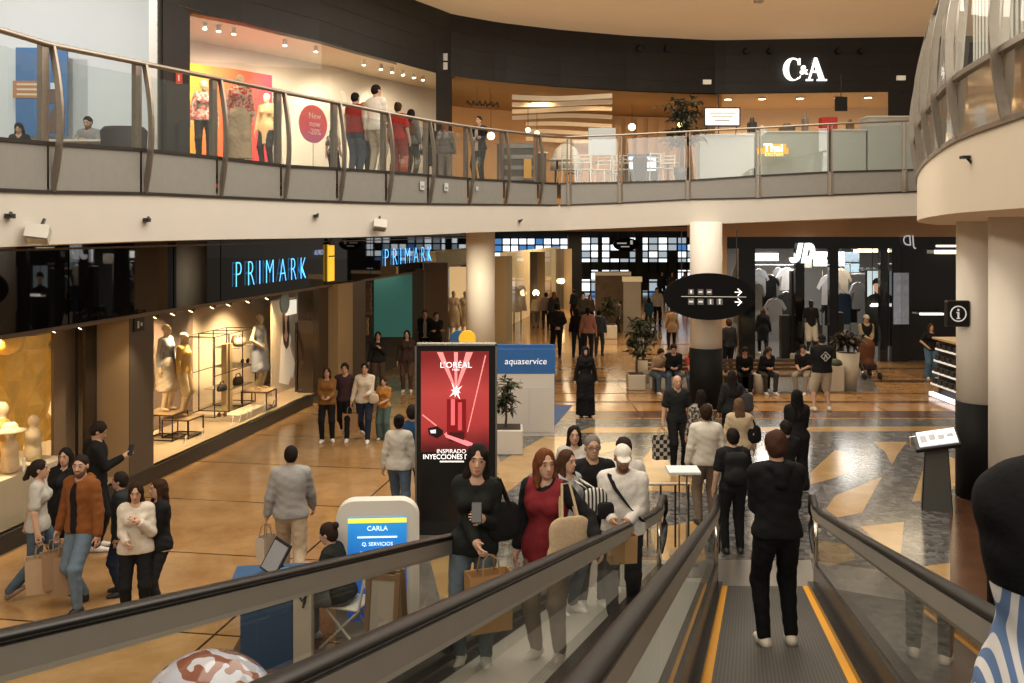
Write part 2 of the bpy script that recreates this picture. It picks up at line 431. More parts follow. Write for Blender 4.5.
    if mann:
        cl=None
    else:
        sk=np.array(skin); cl=np.ones((nv,4)); cl[:,:3]=sk
        qh=(v-hc)@Rh/hs      # head coordinates
        def blob(c,r,colr,st=1.0):
            dd=np.linalg.norm((qh-np.array(c))/np.array(r),axis=1); wgt=np.clip((1.25-dd)/.5,0,1)[:,None]*st
            cl[:,:3]=cl[:,:3]*(1-wgt)+np.array(colr)*wgt
        if vox<.02:
            if beard:
                hb=bcolr if bcolr is not None else hcol
                blob((0,.05,-.085),(.066,.062,.05),hb,.75*beard); blob((0,.09,-.043),(.03,.02,.007),hb,.7*beard)
                blob((-.055,.02,-.05),(.02,.03,.045),hb,.6*beard); blob((.055,.02,-.05),(.02,.03,.045),hb,.6*beard)
            blob((0,.09,-.061),(.026,.02,.012),(sk*np.array([.9,.72,.68]) if not fem else sk*np.array([1.0,.5,.5])),.9)
            for sd in(-1,1):
                blob((sd*.032,.085,.033),(.023,.02,.0065),np.array(hcol)*.6,.9)
                blob((sd*.031,.085,.008),(.017,.02,.010),sk*.6,.6)
                blob((sd*.031,.088,.008),(.0125,.012,.0065),(.5,.47,.44),1)
                blob((sd*.031,.090,.008),(.0085,.012,.008),(.03,.02,.015),1)
                blob((sd*.045,.065,-.03),(.022,.03,.02),sk*np.array([1.08,.86,.82]),.35)
    sc=np.array([s,s,s])
    np_mesh('body',v*s,q,skin_mat() if not mann else mann,root,cl)
    seed=rng.uniform(0,6)
    cv=vox*1.0/s
    # ---------------- trousers
    wk=.02
    if bottom in('pants','wide','shorts','leggings'):
        o={'pants':.017,'wide':.032,'shorts':.03,'leggings':.011}[bottom]*fit
        T=Field()
        hw=(.135 if not fem else .15)*(.5+.5*g)
        ow=min(o,.012) if top not in('crop','tank') else .016
        T.cone(Pv-X*.05,Pv+X*.05,hw*.80+ow,hw*.80+ow,.05,tf,1.22); T.cone(Pv+u*.04,waist,(.128 if not fem else .118)*g+ow*.8,(.122 if not fem else .10)*g+ow*.8,.05,tf,1.28)
        T.cut(Pv+u*.13,u)
        for hpn,kn,an,yw,pt in feet:
            T.cone(hpn,kn,.084*(.5+.5*g)*legw+o,.055*legw+o*1.1,.035)
            if bottom!='shorts':
                ee=an-Z*.0+(kn-an)*.03
                T.cone(kn,ee,.055*legw+o*1.1,(.043 if bottom!='wide' else .085)+o*(.6 if bottom!='wide' else .8),.03)
        if legs!='sit': T.cut((0,0,.025),(0,0,-1))
        v,q=T.mesh(cv,fold=.0035 if bottom!='leggings' else .001,seed=seed)
        np_mesh({'shorts':'shorts'}.get(bottom,'trousers'),v*s,q,bmat or fab(bcol),root)
    elif bottom in('skirt','dress'):
        T=Field(); zb=.06 if bottom=='dress' else .40
        T.cone(Pv+u*.10,Pv-Z*.05,.125*g+.015,.185*g+.015,.05,tf,1.2); T.cone(Pv-Z*.05,np.array([0,0,zb]),.19*g+.02,.235 if bottom=='dress' else .215,.05,fw,1.2)
        for hpn,kn,an,yw,pt in feet:
            T.cone(hpn,kn,.10,.085,.05); T.cone(kn,an,.085,.08,.05)
        T.cut((0,0,zb),(0,0,-1)); T.cut(Pv+u*.13,u)
        v,q=T.mesh(cv,fold=.006,seed=seed); np_mesh('skirt',v*s,q,bmat or fab(bcol),root)
    # ---------------- shoes
    if shoe is not None:
        for hpn,kn,an,yw,pt in feet:
            S=Field(); M=rotm(yw,pt)
            def sp(p): return an+M@np.asarray(p,float)
            S.cone(sp((0,-.045,-.045)),sp((0,.06,-.05)),.041,.040,.03); S.cone(sp((0,.05,-.045)),sp((0,.155,-.058)),.040,.032,.03); S.cone(sp((0,-.01,-.02)),sp((0,0,.03)),.042,.041,.03)
            S.cut(sp((0,0,-.08)),M@np.array([0,0,-1.]),.006); S.cut(sp((0,0,.025)),M@Z,.006)
            v,q=S.mesh(min(cv,.014)); np_mesh('shoe',v*s,q,mat('shoe_%d_%d_%d'%tuple(int(99*c) for c in shoe),shoe,.5),root)
    # ---------------- top layers
    def layer(kind,o,colr,nm,open_=False,m=None,z_hem=None,hood_=False,fold=.004):
        T=Field()
        hem={'tee':-.06,'sweater':-.06,'shirt':-.08,'jacket':-.06,'coat':-.38,'vest':-.16,'hoodie':-.05,'crop':.09,'tank':-.04,'abaya':-.05,'long':-.22}[kind] if z_hem is None else z_hem
        if kind not in('crop',): T.cone(Pv+u*-.03-X*.06,Pv+u*-.03+X*.06,(.135 if not fem else .15)*(.5+.5*g)*.8+o+.004,(.135 if not fem else .15)*(.5+.5*g)*.8+o+.004,.05,tf,1.15)
        torso(T,o,fitk=.9 if fem and kind in('tee','crop','tank') else 1.25)
        if kind in('coat','long','vest') or hem<-.12:
            T.cone(Pv+u*.05,Pv+u*(hem-.03),.135*g+o,.15*g+o*1.25,.05,tf,1.2)
        T.cut(Pv+u*hem,-u)
        to={'tee':.36,'sweater':.93,'shirt':.93,'jacket':.96,'coat':.96,'vest':.0,'hoodie':.93,'crop':.9,'tank':0,'abaya':.95,'long':.93}[kind]
        if to>0:
            for i in(0,1): arm(T,i,min(o*.72,.026) if kind!='tee' else o*.95,0,to)
        nk=.060 if kind not in('tank','vest') else .075
        T.cone(neck-u*(.01 if kind not in('tank','vest') else .05)+tf*.02,neck+u*.2+tf*.05,nk,nk*1.25,.01,sub=True)
        if hood_:
            b=neck-tf*.075-u*.005
            for a in range(-3,3):
                t0,t1=R(a*33+16-16),R((a+1)*33)
                p0=neck+Rs@np.array([math.sin(t0)*.095,-math.cos(t0)*.105,.012-.02*abs(math.sin(t0))]); p1=neck+Rs@np.array([math.sin(t1)*.095,-math.cos(t1)*.105,.012-.02*abs(math.sin(t1))])
                T.cone(p0,p1,.036,.036,.02)
            T.cone(b-tf*.05-u*.03,b-tf*.065-u*.10,.062,.05,.03,Rs@fw,1.2)
        elif collar:
            for a in range(-4,4):
                t0,t1=R(a*40),R((a+1)*40)
                p0=neck+u*.02+Rs@np.array([math.sin(t0)*.066,-math.cos(t0)*.06,0]); p1=neck+u*.02+Rs@np.array([math.sin(t1)*.066,-math.cos(t1)*.06,0]); T.cone(p0,p1,.017,.017,.012)
        if open_:
            c=chest+Rs@fw*.16
            T.ell(c-u*.16,(.055,.11,.42),.01,Rs.T,True)
        v,q=T.mesh(cv,fold=fold,seed=seed+1); return np_mesh(nm,v*s,q,m or fab(colr),root)
    nmm={'tee':'tshirt','sweater':'sweater','shirt':'shirt','jacket':'jacket','coat':'coat','vest':'vest','hoodie':'hoodie','crop':'top','tank':'tank_top','abaya':'robe','long':'tunic'}
    lay=None
    if top:
        lay=layer(top,.018*fit if top not in('sweater','hoodie') else .027*fit,tcol,nmm[top],m=tmat,hood_=hood and not jacket,z_hem=None if tlen==0 else tlen)
    if jacket: layer(jacket,.032*(jfit or fit),jcol,nmm[jacket],open_=(jacket!='vest'),hood_=hood,z_hem=None if jlen==0 else jlen)
    # ---------------- hair and headwear
    hm=mat('hair_%d_%d_%d'%tuple(int(250*c) for c in hcol),hcol,.75,0,.5,90,bump=.3,spec=.12)
    def hf(): return Field()
    def hE(Fq,c,r,k=.02,sub=False): Fq.ell(hp_(np.array(c)*hs),np.array(r)*hs,k,HR.T,sub)
    def hC(Fq,a,b,ra,rb,k=.02,ax=None,fl=1): Fq.cone(hp_(a),hp_(b),ra,rb,k,ax,fl)
    ch=min(cv,.013)
    hn=None
    if hair=='short':
        T=hf(); hE(T,(0,-.018,.038),(.089,.105,.096)); hE(T,(0,-.045,-.015),(.079,.074,.082),.03)
        hE(T,(0,.110,-.028),(.080,.075,.106),.014,True); T.cut(hp_((0,0,-.07)),HR@np.array([0,.35,-1.])); hn='hair'
    elif hair=='crop':
        T=hf(); hE(T,(0,-.015,.034),(.079,.097,.088)); hE(T,(0,-.045,-.01),(.071,.066,.07),.03)
        hE(T,(0,.104,-.026),(.082,.072,.108),.014,True); T.cut(hp_((0,0,-.05)),HR@np.array([0,.4,-1.])); hn='hair'
    elif hair in('long','longback','medium','bun','pony','tied'):
        T=hf(); hE(T,(0,-.016,.036),(.085,.102,.092)); hE(T,(0,-.05,-.02),(.078,.066,.085),.03)
        hE(T,(0,.114,-.036),(.064,.072,.112),.014,True); hE(T,(0,.12,.055),(.022,.07,.045),.02,True)
        bx=HR@fw
        if hair in('long','medium'):
            ln={'long':-.34,'medium':-.17}[hair]
            for sd in(-1,1):
                hC(T,(sd*.060,.0,.0),(sd*.070,-.005,-.12),.026,.028,.03); hC(T,(sd*.070,-.005,-.12),(sd*.082,.03,ln),.028,.018,.03)
            hC(T,(-.03,-.075,-.02),(-.04,-.095,ln),.05,.045,.04,bx,1.4); hC(T,(.03,-.075,-.02),(.04,-.095,ln),.05,.045,.04,bx,1.4)
        elif hair=='longback':
            hC(T,(-.035,-.07,-.02),(-.045,-.115,-.36),.052,.045,.04,bx,1.4); hC(T,(.035,-.07,-.02),(.045,-.115,-.36),.052,.045,.04,bx,1.4)
            for sd in(-1,1): hC(T,(sd*.066,-.01,.0),(sd*.08,-.05,-.16),.028,.03,.03)
        elif hair=='bun': hE(T,(0,-.115,.075),(.042,.04,.042),.012)
        elif hair in('pony','tied'):
            hE(T,(0,-.115,.02),(.03,.03,.03),.02); hC(T,(0,-.12,.02),(0,-.155,-.10),.028,.034,.02); hC(T,(0,-.155,-.10),(0,-.14,-.24),.034,.012,.02)
        if hair in('bun','pony','tied'): T.cut(hp_((0,0,-.075)),HR@np.array([0,.3,-1.]))
        hn='hair'
    elif hair=='hijab':
        T=hf(); hE(T,(0,-.01,.03),(.092,.11,.10)); hE(T,(0,.0,-.06),(.085,.095,.09),.04); hC(T,(0,-.01,-.10),(0,-.01,-.22),.085,.15,.05)
        hE(T,(0,.115,-.018),(.052,.07,.075),.01,True); hn='headscarf'; hm=fab(hcol)
    elif hair in('cap','capshort'):
        T=hf(); hE(T,(0,-.014,.045),(.085,.103,.085)); T.cut(hp_((0,0,.028)),HR@np.array([0,.05,-1.]))
        hC(T,(-.03,.09,.035),(.03,.09,.035),.045,.045,.01,HR@Z,5); hC(T,(-.02,.13,.028),(.02,.13,.028),.04,.04,.01,HR@Z,5); hn='cap'
    elif hair=='hooded':
        T=hf(); hE(T,(0,-.02,.03),(.10,.115,.108)); hC(T,(0,-.03,-.05),(0,-.04,-.16),.09,.12,.04); hE(T,(0,.115,-.02),(.06,.085,.09),.01,True); hn='hood'; hm=fab(hcol)
    if hn:
        v,q=T.mesh(ch,fold=.005 if hair in('short','long','medium','longback') else .002,seed=seed); np_mesh(hn,v*s,q,hm if hair not in('cap','capshort') else fab(hcol),root)
    if hair=='capshort' or hair=='cap':
        T=hf(); hE(T,(0,-.02,.0),(.080,.090,.07)); hE(T,(0,.10,-.03),(.080,.075,.10),.012,True); T.cut(hp_((0,0,-.055)),HR@np.array([0,.4,-1.]))
        v,q=T.mesh(ch); np_mesh('hair',v*s,q,mat('hair_dark',(.02,.015,.012),.5),root)
    if glasses:
        mb=MB()
        for sd in(-1,1):
            pts=[hp_((sd*.032+.022*math.cos(t*PI/6),.101,.006+.017*math.sin(t*PI/6))) for t in range(13)]
            mb.tube(pts,.0025,5,False); mb.tube([hp_((sd*.055,.098,.008)),hp_((sd*.078,.0,.004))],.0025,5)
        mb.tube([hp_((-.01,.103,.008)),hp_((.01,.103,.008))],.0025,5)
        o=mb.build('glasses',mat('dark_frame',(.02,.02,.02),.3),root); o.data.transform(Matrix.Scale(s,4))
    # world-space joints for things held
    M=Matrix.Translation(Vector(loc))@Matrix.Rotation(R(face),4,'Z')
    W=lambda p: M@Vector(np.asarray(p)*s)
    def palm(i):
        sh,el,wr,sd=hands[i]; d=nrm(wr-el); return W(wr+d*.10)
    return dict(root=root,handL=palm(0),handR=palm(1),shL=W(hands[0][0]),shR=W(hands[1][0]),chest=W(chest),back=W(chest-tf*.13),head=W(hc),M=M,s=s,W=W,pel=W(Pv),elL=W(hands[0][1]),top=lay,elR=W(hands[1][1]),wrL=W(hands[0][2]),wrR=W(hands[1][2]))
# ------------------------------------------------------------------ common materials
WHITE=mat('white_paint',(.62,.59,.53),.6,var=.03,scale=3)
CREAM=mat('cream_paint',(.55,.47,.36),.7,var=.05,scale=3)
TAN=mat('tan_plaster',(.66,.49,.31),.8,var=.05,scale=2,emit=(.6,.42,.25),estr=.10)  # faint emission stands in for light missing under the galleries
BLACK=mat('black_panel',(.012,.012,.013),.35,var=.1)
BLACKG=mat('black_gloss',(.008,.008,.009),.06,var=.1,spec=.7)
DARK=mat('dark_grey_metal',(.05,.048,.045),.4,.6)
STEEL=mat('brushed_steel',(.33,.29,.245),.36,.85,var=.12,scale=20)
STEELD=mat('grey_steel_plate',(.28,.275,.255),.5,.15,var=.08,scale=8)
CHROME=mat('polished_metal',(.62,.58,.52),.15,1)
GL=glass('clear_glass',(.93,.96,.95),.05)
GLS=glass('shop_glass',(.97,.97,.95),.03)
def facing(c, n):
    """matrix: local x along the wall, local y up, local z = outward normal n (horizontal)"""
    n=Vector(n).normalized(); up=Vector((0,0,1)); x=up.cross(n)
    return Matrix(((x.x,up.x,n.x,c[0]),(x.y,up.y,n.y,c[1]),(x.z,up.z,n.z,c[2]),(0,0,0,1)))
def lettering(name, body, size, m, M, parent=None, extrude=.015, sx=1.0, bold=0, align='CENTER', shear=0):
    o=text_obj(name,body,size,m,None,extrude=extrude,sx=sx,bold=bold,align=align,shear=shear)
    MM=M if parent is None else inv(parent)@M
    o.data.transform(MM); o.parent=parent
    return o
# ------------------------------------------------------------------ floor
def stone(name,c1,c2,sc,rough,contrast=(.35,.65),joints=None,bump=0.0):
    m=bpy.data.materials.new(name); m.use_nodes=True; nt=m.node_tree; b=nt.nodes['Principled BSDF']
    tc=nt.nodes.new('ShaderNodeTexCoord'); n=nt.nodes.new('ShaderNodeTexNoise'); n.inputs['Scale'].default_value=sc; n.inputs['Detail'].default_value=6; n.inputs['Roughness'].default_value=.7
    nt.links.new(tc.outputs['Object'],n.inputs['Vector'])
    r=nt.nodes.new('ShaderNodeValToRGB'); r.color_ramp.elements[0].position=contrast[0]; r.color_ramp.elements[1].position=contrast[1]
    r.color_ramp.elements[0].color=(*c1,1); r.color_ramp.elements[1].color=(*c2,1)
    nt.links.new(n.outputs['Fac'],r.inputs['Fac']); out=r.outputs['Color']
    if joints:
        bk=nt.nodes.new('ShaderNodeTexBrick'); mp=nt.nodes.new('ShaderNodeMapping'); mp.inputs['Rotation'].default_value=(0,0,joints[2])
        nt.links.new(tc.outputs['Object'],mp.inputs['Vector']); nt.links.new(mp.outputs['Vector'],bk.inputs['Vector'])
        bk.inputs['Scale'].default_value=1; bk.inputs['Brick Width'].default_value=joints[0]; bk.inputs['Row Height'].default_value=joints[1]; bk.inputs['Mortar Size'].default_value=joints[3]; bk.inputs['Mortar Smooth'].default_value=.1
        bk.offset=joints[5] if len(joints)>5 else 0
        bk.inputs['Color1'].default_value=(1,1,1,1); bk.inputs['Color2'].default_value=(.82,.8,.78,1); bk.inputs['Mortar'].default_value=(joints[4],joints[4]*.8,joints[4]*.7,1)
        mx=nt.nodes.new('ShaderNodeMix'); mx.data_type='RGBA'; mx.blend_type='MULTIPLY'; mx.inputs['Factor'].default_value=1
        nt.links.new(out,mx.inputs['A']); nt.links.new(bk.outputs['Color'],mx.inputs['B']); out=mx.outputs['Result']
    nt.links.new(out,b.inputs['Base Color']); b.inputs['Roughness'].default_value=rough; b.inputs['Specular IOR Level'].default_value=.6
    return m
def mosaic(name,cols,sc,rough):
    m=bpy.data.materials.new(name); m.use_nodes=True; nt=m.node_tree; b=nt.nodes['Principled BSDF']
    tc=nt.nodes.new('ShaderNodeTexCoord'); v=nt.nodes.new('ShaderNodeTexVoronoi'); v.inputs['Scale'].default_value=sc
    n=nt.nodes.new('ShaderNodeTexNoise'); n.inputs['Scale'].default_value=sc*.35; n.inputs['Detail'].default_value=5
    nt.links.new(tc.outputs['Object'],v.inputs['Vector']); nt.links.new(tc.outputs['Object'],n.inputs['Vector'])
    sp=nt.nodes.new('ShaderNodeSeparateColor'); nt.links.new(v.outputs['Color'],sp.inputs[0])
    ad=nt.nodes.new('ShaderNodeMath'); ad.operation='MULTIPLY_ADD'; ad.inputs[1].default_value=.55; nt.links.new(sp.outputs[0],ad.inputs[0])
    a2=nt.nodes.new('ShaderNodeMath'); a2.operation='MULTIPLY'; a2.inputs[1].default_value=.55; nt.links.new(n.outputs['Fac'],a2.inputs[0]); nt.links.new(a2.outputs[0],ad.inputs[2])
    r=nt.nodes.new('ShaderNodeValToRGB'); e=r.color_ramp.elements
    e[0].position=.2; e[0].color=(*cols[0],1); e[1].position=.85; e[1].color=(*cols[2],1); k=e.new(.5); k.color=(*cols[1],1)
    nt.links.new(ad.outputs[0],r.inputs['Fac']); nt.links.new(r.outputs['Color'],b.inputs['Base Color']); b.inputs['Roughness'].default_value=rough; b.inputs['Specular IOR Level'].default_value=.6
    return m
ang=math.atan(.1646)
fl_mats=[stone('floor_orange',(.35,.205,.085),(.49,.315,.15),1.2,.13,joints=(4.8,2.4,ang,.018,.16)),
 mosaic('floor_grey_marble',((.055,.056,.058),(.11,.108,.104),(.19,.185,.175)),11,.16),
 stone('floor_tan',(.36,.23,.095),(.46,.31,.145),2.0,.17),
 stone('floor_brown',(.085,.04,.022),(.13,.065,.035),2.0,.2),
 stone('floor_amber',(.40,.215,.08),(.52,.32,.14),1.5,.13,joints=(3.0,1.5,ang*.0,.02,.5)),
 stone('floor_greystone',(.12,.11,.10),(.2,.18,.16),3.0,.25),
 stone('floor_blue_mat',(.03,.07,.18),(.04,.09,.22),9.0,.6)]
fb=MB()
fb.poly([(-14,-3,0),(26,-3,0),(26,75,0),(-14,75,0)])
def inlay(mi,pts,z=.002):
    fb.mi=mi; fb.poly([G(x,y)[:2]+(z,) for x,y in pts]); fb.mi=0
# far corridor and band of amber stone across the hall
inlay(4,[(480,425),(1100,425),(1100,262),(560,262)],.0015)
for y0,y1,mi in ((411,418,3),(401,403,3),(380,382.5,3),(393,394,3),(368,369,3),(354,355,3),(344,345,3)):
    inlay(mi,[(500,y1),(1000,y1),(990,y0),(520,y0)],.0022)
# grey mosaic circle
inlay(1,[(560,419),(1010,419),(1010,640),(960,720),(420,720),(418,600),(452,545),(500,478),(548,433)],.003)
inlay(2,[(575,433),(960,431),(962,426.5),(590,427.5)],.004)
inlay(2,[(500,462),(545,436.5),(577,437),(498,500)],.0042)
inlay(1,[(497,448),(520,436),(545,436),(500,462)],.0042)
inlay(1,[(540,418),(556,418),(545,432),(520,436)],.0041)
inlay(6,[(553,405),(573,405),(548,434),(530,434)],.0045)
petals=[[(810,485),(811,472),(835,450),(845,452),(851,457),(853,467),(846,474),(832,479)],
 [(826,509),(835,496),(882,477),(862,513),(837,518)],
 [(873,442),(885,452),(892,465),(898,454),(907,442)],
 [(860,527),(904,522),(901,554),(885,549)],
 [(912,502),(922,472),(935,458),(947,456),(958,460),(962,470),(957,484),(940,500)],
 [(915,568),(950,563),(952,594)],
 [(643,459),(652,448),(662,446),(668,462),(680,476),(704,480),(704,493),(646,491)],
 [(600,470),(636,462),(640,490),(622,520),(600,520)],
 [(700,455),(720,447),(740,460),(728,474)],
 [(650,530),(700,520),(706,560),(660,570)],
 [(815,540),(850,545),(856,560),(822,568)],
 [(640,640),(560,640),(570,600),(640,596)],
 [(430,560),(470,540),(480,590),(440,600)],
 [(590,445),(625,441),(622,450),(596,455)],[(760,441),(800,439),(795,447),(770,450)]]
for p in petals: inlay(2,p,.0048)
inlay(3,[(950,498),(1010,498),(1030,700),(950,700)],.0055)
# brown diagonal bands by the information kiosks, far left
inlay(3,[(215,683),(243,632),(300,578),(410,520),(420,560),(330,640),(300,700),(200,700)],.0046)
inlay(5,[(395,560),(430,520),(455,540),(420,640),(380,700),(330,700)],.0044)
inlay(5,[(628,389),(770,389),(770,374),(640,374)],.005); inlay(5,[(735,392),(880,392),(868,372),(745,372)],.005)
inlay(5,[(430,360),(520,352),(500,338),(410,338)],.005)
floor=fb.build('floor',fl_mats); tag(floor,'polished orange stone floor with a grey mosaic and tan petals','floor',kind='structure')
def struct(name,mb,m,label=None,smooth=False):
    o=mb.build(name,m,None,smooth); tag(o,label,None,kind='structure'); return o
# ------------------------------------------------------------------ gallery profile, read left to right
GP=[(-75,9.4,8,133,187.5,250),(0,10.2,30,139,190,247),(50,11,45,143.5,192,244.5),(145,12.65,64,150,193.5,241),(220,14.2,79,158,197,239.5),(287,15.5,93,166,200,238.5),(343,16.7,104,169,202,237.5),(392,18.2,114,172.3,203.5,236),(433,19.7,121.5,175.6,204,234.5),(473,21.3,127.5,179,204.5,232.5),(508,22.5,131.5,181,204.7,231.5),(541,23.6,135.5,183,205,230.8),(560,24.2,137.3,183.5,205.3,230.3),(620,24.1,135,182.6,203,228),(688,23.9,131.5,180.6,199.5,225),(758,23.6,128,175.8,198,222),(830,23.3,124,172,195,219),(905,23.1,120.8,170,192,216),(935,23,119.8,169,191,215)]
def gp(px,k):
    return float(np.interp(px,[g[0] for g in GP],[g[k] for g in GP]))
def gpos(px,k):
    return Vector(P(px,gp(px,k),gp(px,1)))
# right-hand gallery: plan curve, leaning outward
RG=[(936,23.2),(921,18),(917,15),(922,12.2),(935,10.2),(957,8.6),(1002,7.25),(1045,6.4),(1110,5.6)]
ZB,ZT,ZR=5.13,5.66,6.75
def rgp(i,t=0):
    px,Y=RG[i]; return Vector(((px-CX)/F*Y,Y,0))
def smoothpath(pts,n):
    out=[]
    for i in range(len(pts)-1):
        p0=pts[max(i-1,0)];p1=pts[i];p2=pts[i+1];p3=pts[min(i+2,len(pts)-1)]
        for k in range(n):
            t=k/n; out.append(.5*((2*p1)+(p2-p0)*t+(2*p0-5*p1+4*p2-p3)*t*t+(3*p1-p0-3*p2+p3)*t**3))
    out.append(pts[-1]); return out
RP=smoothpath([rgp(i) for i in range(len(RG))],6)
# white slab edge of the near gallery and its floor / soffit
xs=list(np.arange(-75,936,12.0))+[935]
b=MB(); b.sheet([[gpos(x,4) for x in xs],[gpos(x,5) for x in xs]]); struct('trim_1',b,WHITE,smooth=True)
UW=[(-120,20,None),(0,21.5,0),(150,22,0),(163,18.0,0),(190,18.8,0),(240,19.7,0),(320,21.7,0),(380,24,0),(435,26.3,0),(452,27.1,0),(500,28.2,0),(560,29.2,0),(630,30.1,0),(690,30.6,0),(718,30.8,0),(888,30.3,0),(1010,30,0),(1100,29.8,0)]
def uw(px): return float(np.interp(px,[u[0] for u in UW],[u[1] for u in UW]))
def ufloor(px): return gpos(px,3).z
b=MB(); b.sheet([[gpos(x,3)+Vector((0,.12,.0)) for x in xs],[Vector(P(x,HZ,uw(x)+6))*1+Vector((0,0,ufloor(x)-H)) for x in xs]])
struct('floor_2',b,mat('upper_floor_stone',(.45,.36,.26),.25))
b=MB(); b.sheet([[gpos(x,5)+Vector((0,0,0)) for x in xs],[Vector((gpos(x,5).x*1.0+(gpos(x,5).x)*.15,gpos(x,5).y+14,gpos(x,5).z+.02)) for x in xs]])
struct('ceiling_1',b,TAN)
# right gallery slab edge + soffit
b=MB(); b.sheet([[Vector((p.x,p.y,ZB)) for p in RP],[Vector((p.x,p.y,4.47)) for p in RP]])
struct('trim_2',b,mat('cream_slab',(.60,.53,.42),.6,var=.03,scale=3),smooth=True)
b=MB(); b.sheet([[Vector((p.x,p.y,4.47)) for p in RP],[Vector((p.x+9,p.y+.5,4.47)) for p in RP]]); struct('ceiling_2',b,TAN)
b=MB(); b.sheet([[Vector((p.x,p.y,ZT-.02)) for p in RP],[Vector((p.x+9,p.y+.5,ZT-.02)) for p in RP]]); struct('floor_3',b,CREAM)
# upper ceiling
b=MB(); b.box2((-26,-6,10.45),(30,45,10.7)); struct('ceiling_3',b,mat('upper_ceiling_tan_glow',(.62,.46,.29),.8,var=.04,scale=1,emit=(.62,.42,.24),estr=.34))  # ceiling emits its tan, standing in for light thrown upward
# upper wall: dark curved fascia 8.65..10.45 and white wall at far left
def up(px,z,dy=0): 
    Y=uw(px)+dy; return Vector(((px-CX)/F*Y,Y,z))
fx=list(np.arange(176,1100,11.0))
def fz(px): return float(np.interp(px,[163,190,320,435,452,560,690,718,888,1100],[8.62,8.6,8.62,8.68,8.7,8.72,8.73,8.75,8.75,8.75]))
b=MB(); b.sheet([[up(x,10.45) for x in fx],[up(x,fz(x)) for x in fx],[up(x,fz(x),.35) for x in fx]])
FASM=mat('fascia_dark_slats',(.018,.017,.016),.5,var=.3,scale=6,bump=.1)
struct('wall_upper',b,FASM,smooth=False)
b=MB()
for z in (9.1,9.55,10.0): b.tube([up(x,z,-.012) for x in fx],.01,4)
struct('trim_3',b,mat('fascia_groove',(.035,.033,.03),.5))
b=MB(); 
for x0,x1 in ((163,190),(436,452),(718,719)):
    p=[up(x0,0),up(x1,0),up(x1,0,.7),up(x0,0,.7)]; b.prism([(q.x,q.y) for q in p],4.9,10.45)
struct('trim_4',b,mat('dark_pillar',(.02,.02,.02),.45))
b=MB(); b.sheet([[Vector(P(x,HZ,uw(x)))+Vector((0,0,d)) for x in (-140,-60,0,80,150,160)] for d in (6.4,.3)])
struct('wall_left',b,mat('pale_wall',(.66,.70,.69),.5,var=.05,scale=.6))
b=MB(); p=Vector(P(157,HZ,18.3)); b.box((p.x,p.y,8),(.16,.4,7)); q=Vector(P(82,HZ,21.0)); struct('trim_5',b,mat('white_pilaster',(.7,.68,.62),.5))
# lower black-fascia shop row: wall line
WX0,WK=-8.95,.1646
def wy(px):   # depth of the shop wall at an image column
    return WX0/((px-CX)/F-WK)
def wp(Y,z=0,off=0):   # point on the wall line; off>0 moves towards the hall
    n=Vector((1,-WK,0)).normalized(); return Vector((WX0+WK*Y,Y,z))+n*off
def wq(px,z=0,off=0):   # point seen at image column px on the plane off metres in front of (behind) the wall line
    k=math.sqrt(1+WK*WK); Y=(WX0+off*k)/((px-CX)/F-WK); return Vector(((px-CX)/F*Y,Y,z))
WN=Vector((1,-WK,0)).normalized(); WD=Vector((WK,1,0)).normalized()
# ------------------------------------------------------------------ columns
def column(label,px,Y,d,ztop,zblack):
    x=(px-CX)/F*Y; t=thing('column',label,'column',(x,Y,0),group='round white columns')
    b=MB(); b.lathe([(d/2,zblack),(d/2,ztop)],n=40); b.build('shaft',mat('column_white',(.80,.76,.68),.45,var=.03,scale=2),t,True)
    b=MB(); b.lathe([(d/2+.012,0),(d/2+.012,zblack)],n=40); b.build('base_cladding',mat('column_black',(.010,.010,.010),.65,spec=.15),t,True)
column('round white column with black base behind the oval hanging sign',706,23.6,.78,4.55,1.46)
column('round white column rising behind the red illuminated advert',480.5,24.6,.74,4.3,1.2)
column('round white column with black base beside the information lectern',981,15.6,.74,4.47,1.55)
column('thick cream column at the right edge, nearest the camera',1027,11.0,.80,4.47,1.52)
# ------------------------------------------------------------------ gallery balustrades
def fin(tb,outw):  # curved double fin post: outline in (outward, up) swept to a plate
    pass
def post_fin(b,base,top,bot,outw,thick=.03):
    """leaning straight plate + bowed plate from the bottom of the steel panel to the handrail"""
    o=Vector(outw).normalized(); side=Vector((0,0,1)).cross(o)
    def plate(pts,w,sh):
        vs=[]; n=len(pts)
        for p in pts: vs+= [p+side*(sh-w),p+side*(sh+w),p+side*(sh+w)-o*.07,p+side*(sh-w)-o*.07]
        f=[(i*4+j,i*4+(j+1)%4,(i+1)*4+(j+1)%4,(i+1)*4+j) for i in range(n-1) for j in range(4)]+[(3,2,1,0),tuple((n-1)*4+j for j in range(4))]
        b._add(vs,f)
    N=10
    plate([bot.lerp(top,i/N)+o*(.11*math.sin(PI*i/N)**1.0+.03) for i in range(N+1)],.020,.075)
    plate([base.lerp(top,i/N) for i in range(N+1)],.055,-.04)
lr=thing('gallery_balustrade','curved glass gallery balustrade with steel fins and tubular rail above the dark shopfronts','balustrade',tuple(gpos(300,4)))
rr=thing('gallery_balustrade','straight glass gallery balustrade below the white two-letter sign across the far end','balustrade',tuple(gpos(740,4)))
def outdir(px):
    a=gpos(px-4,3); c=gpos(px+4,3); d=(c-a); d.z=0; d.normalize(); n=Vector((d.y,-d.x,0)); return n
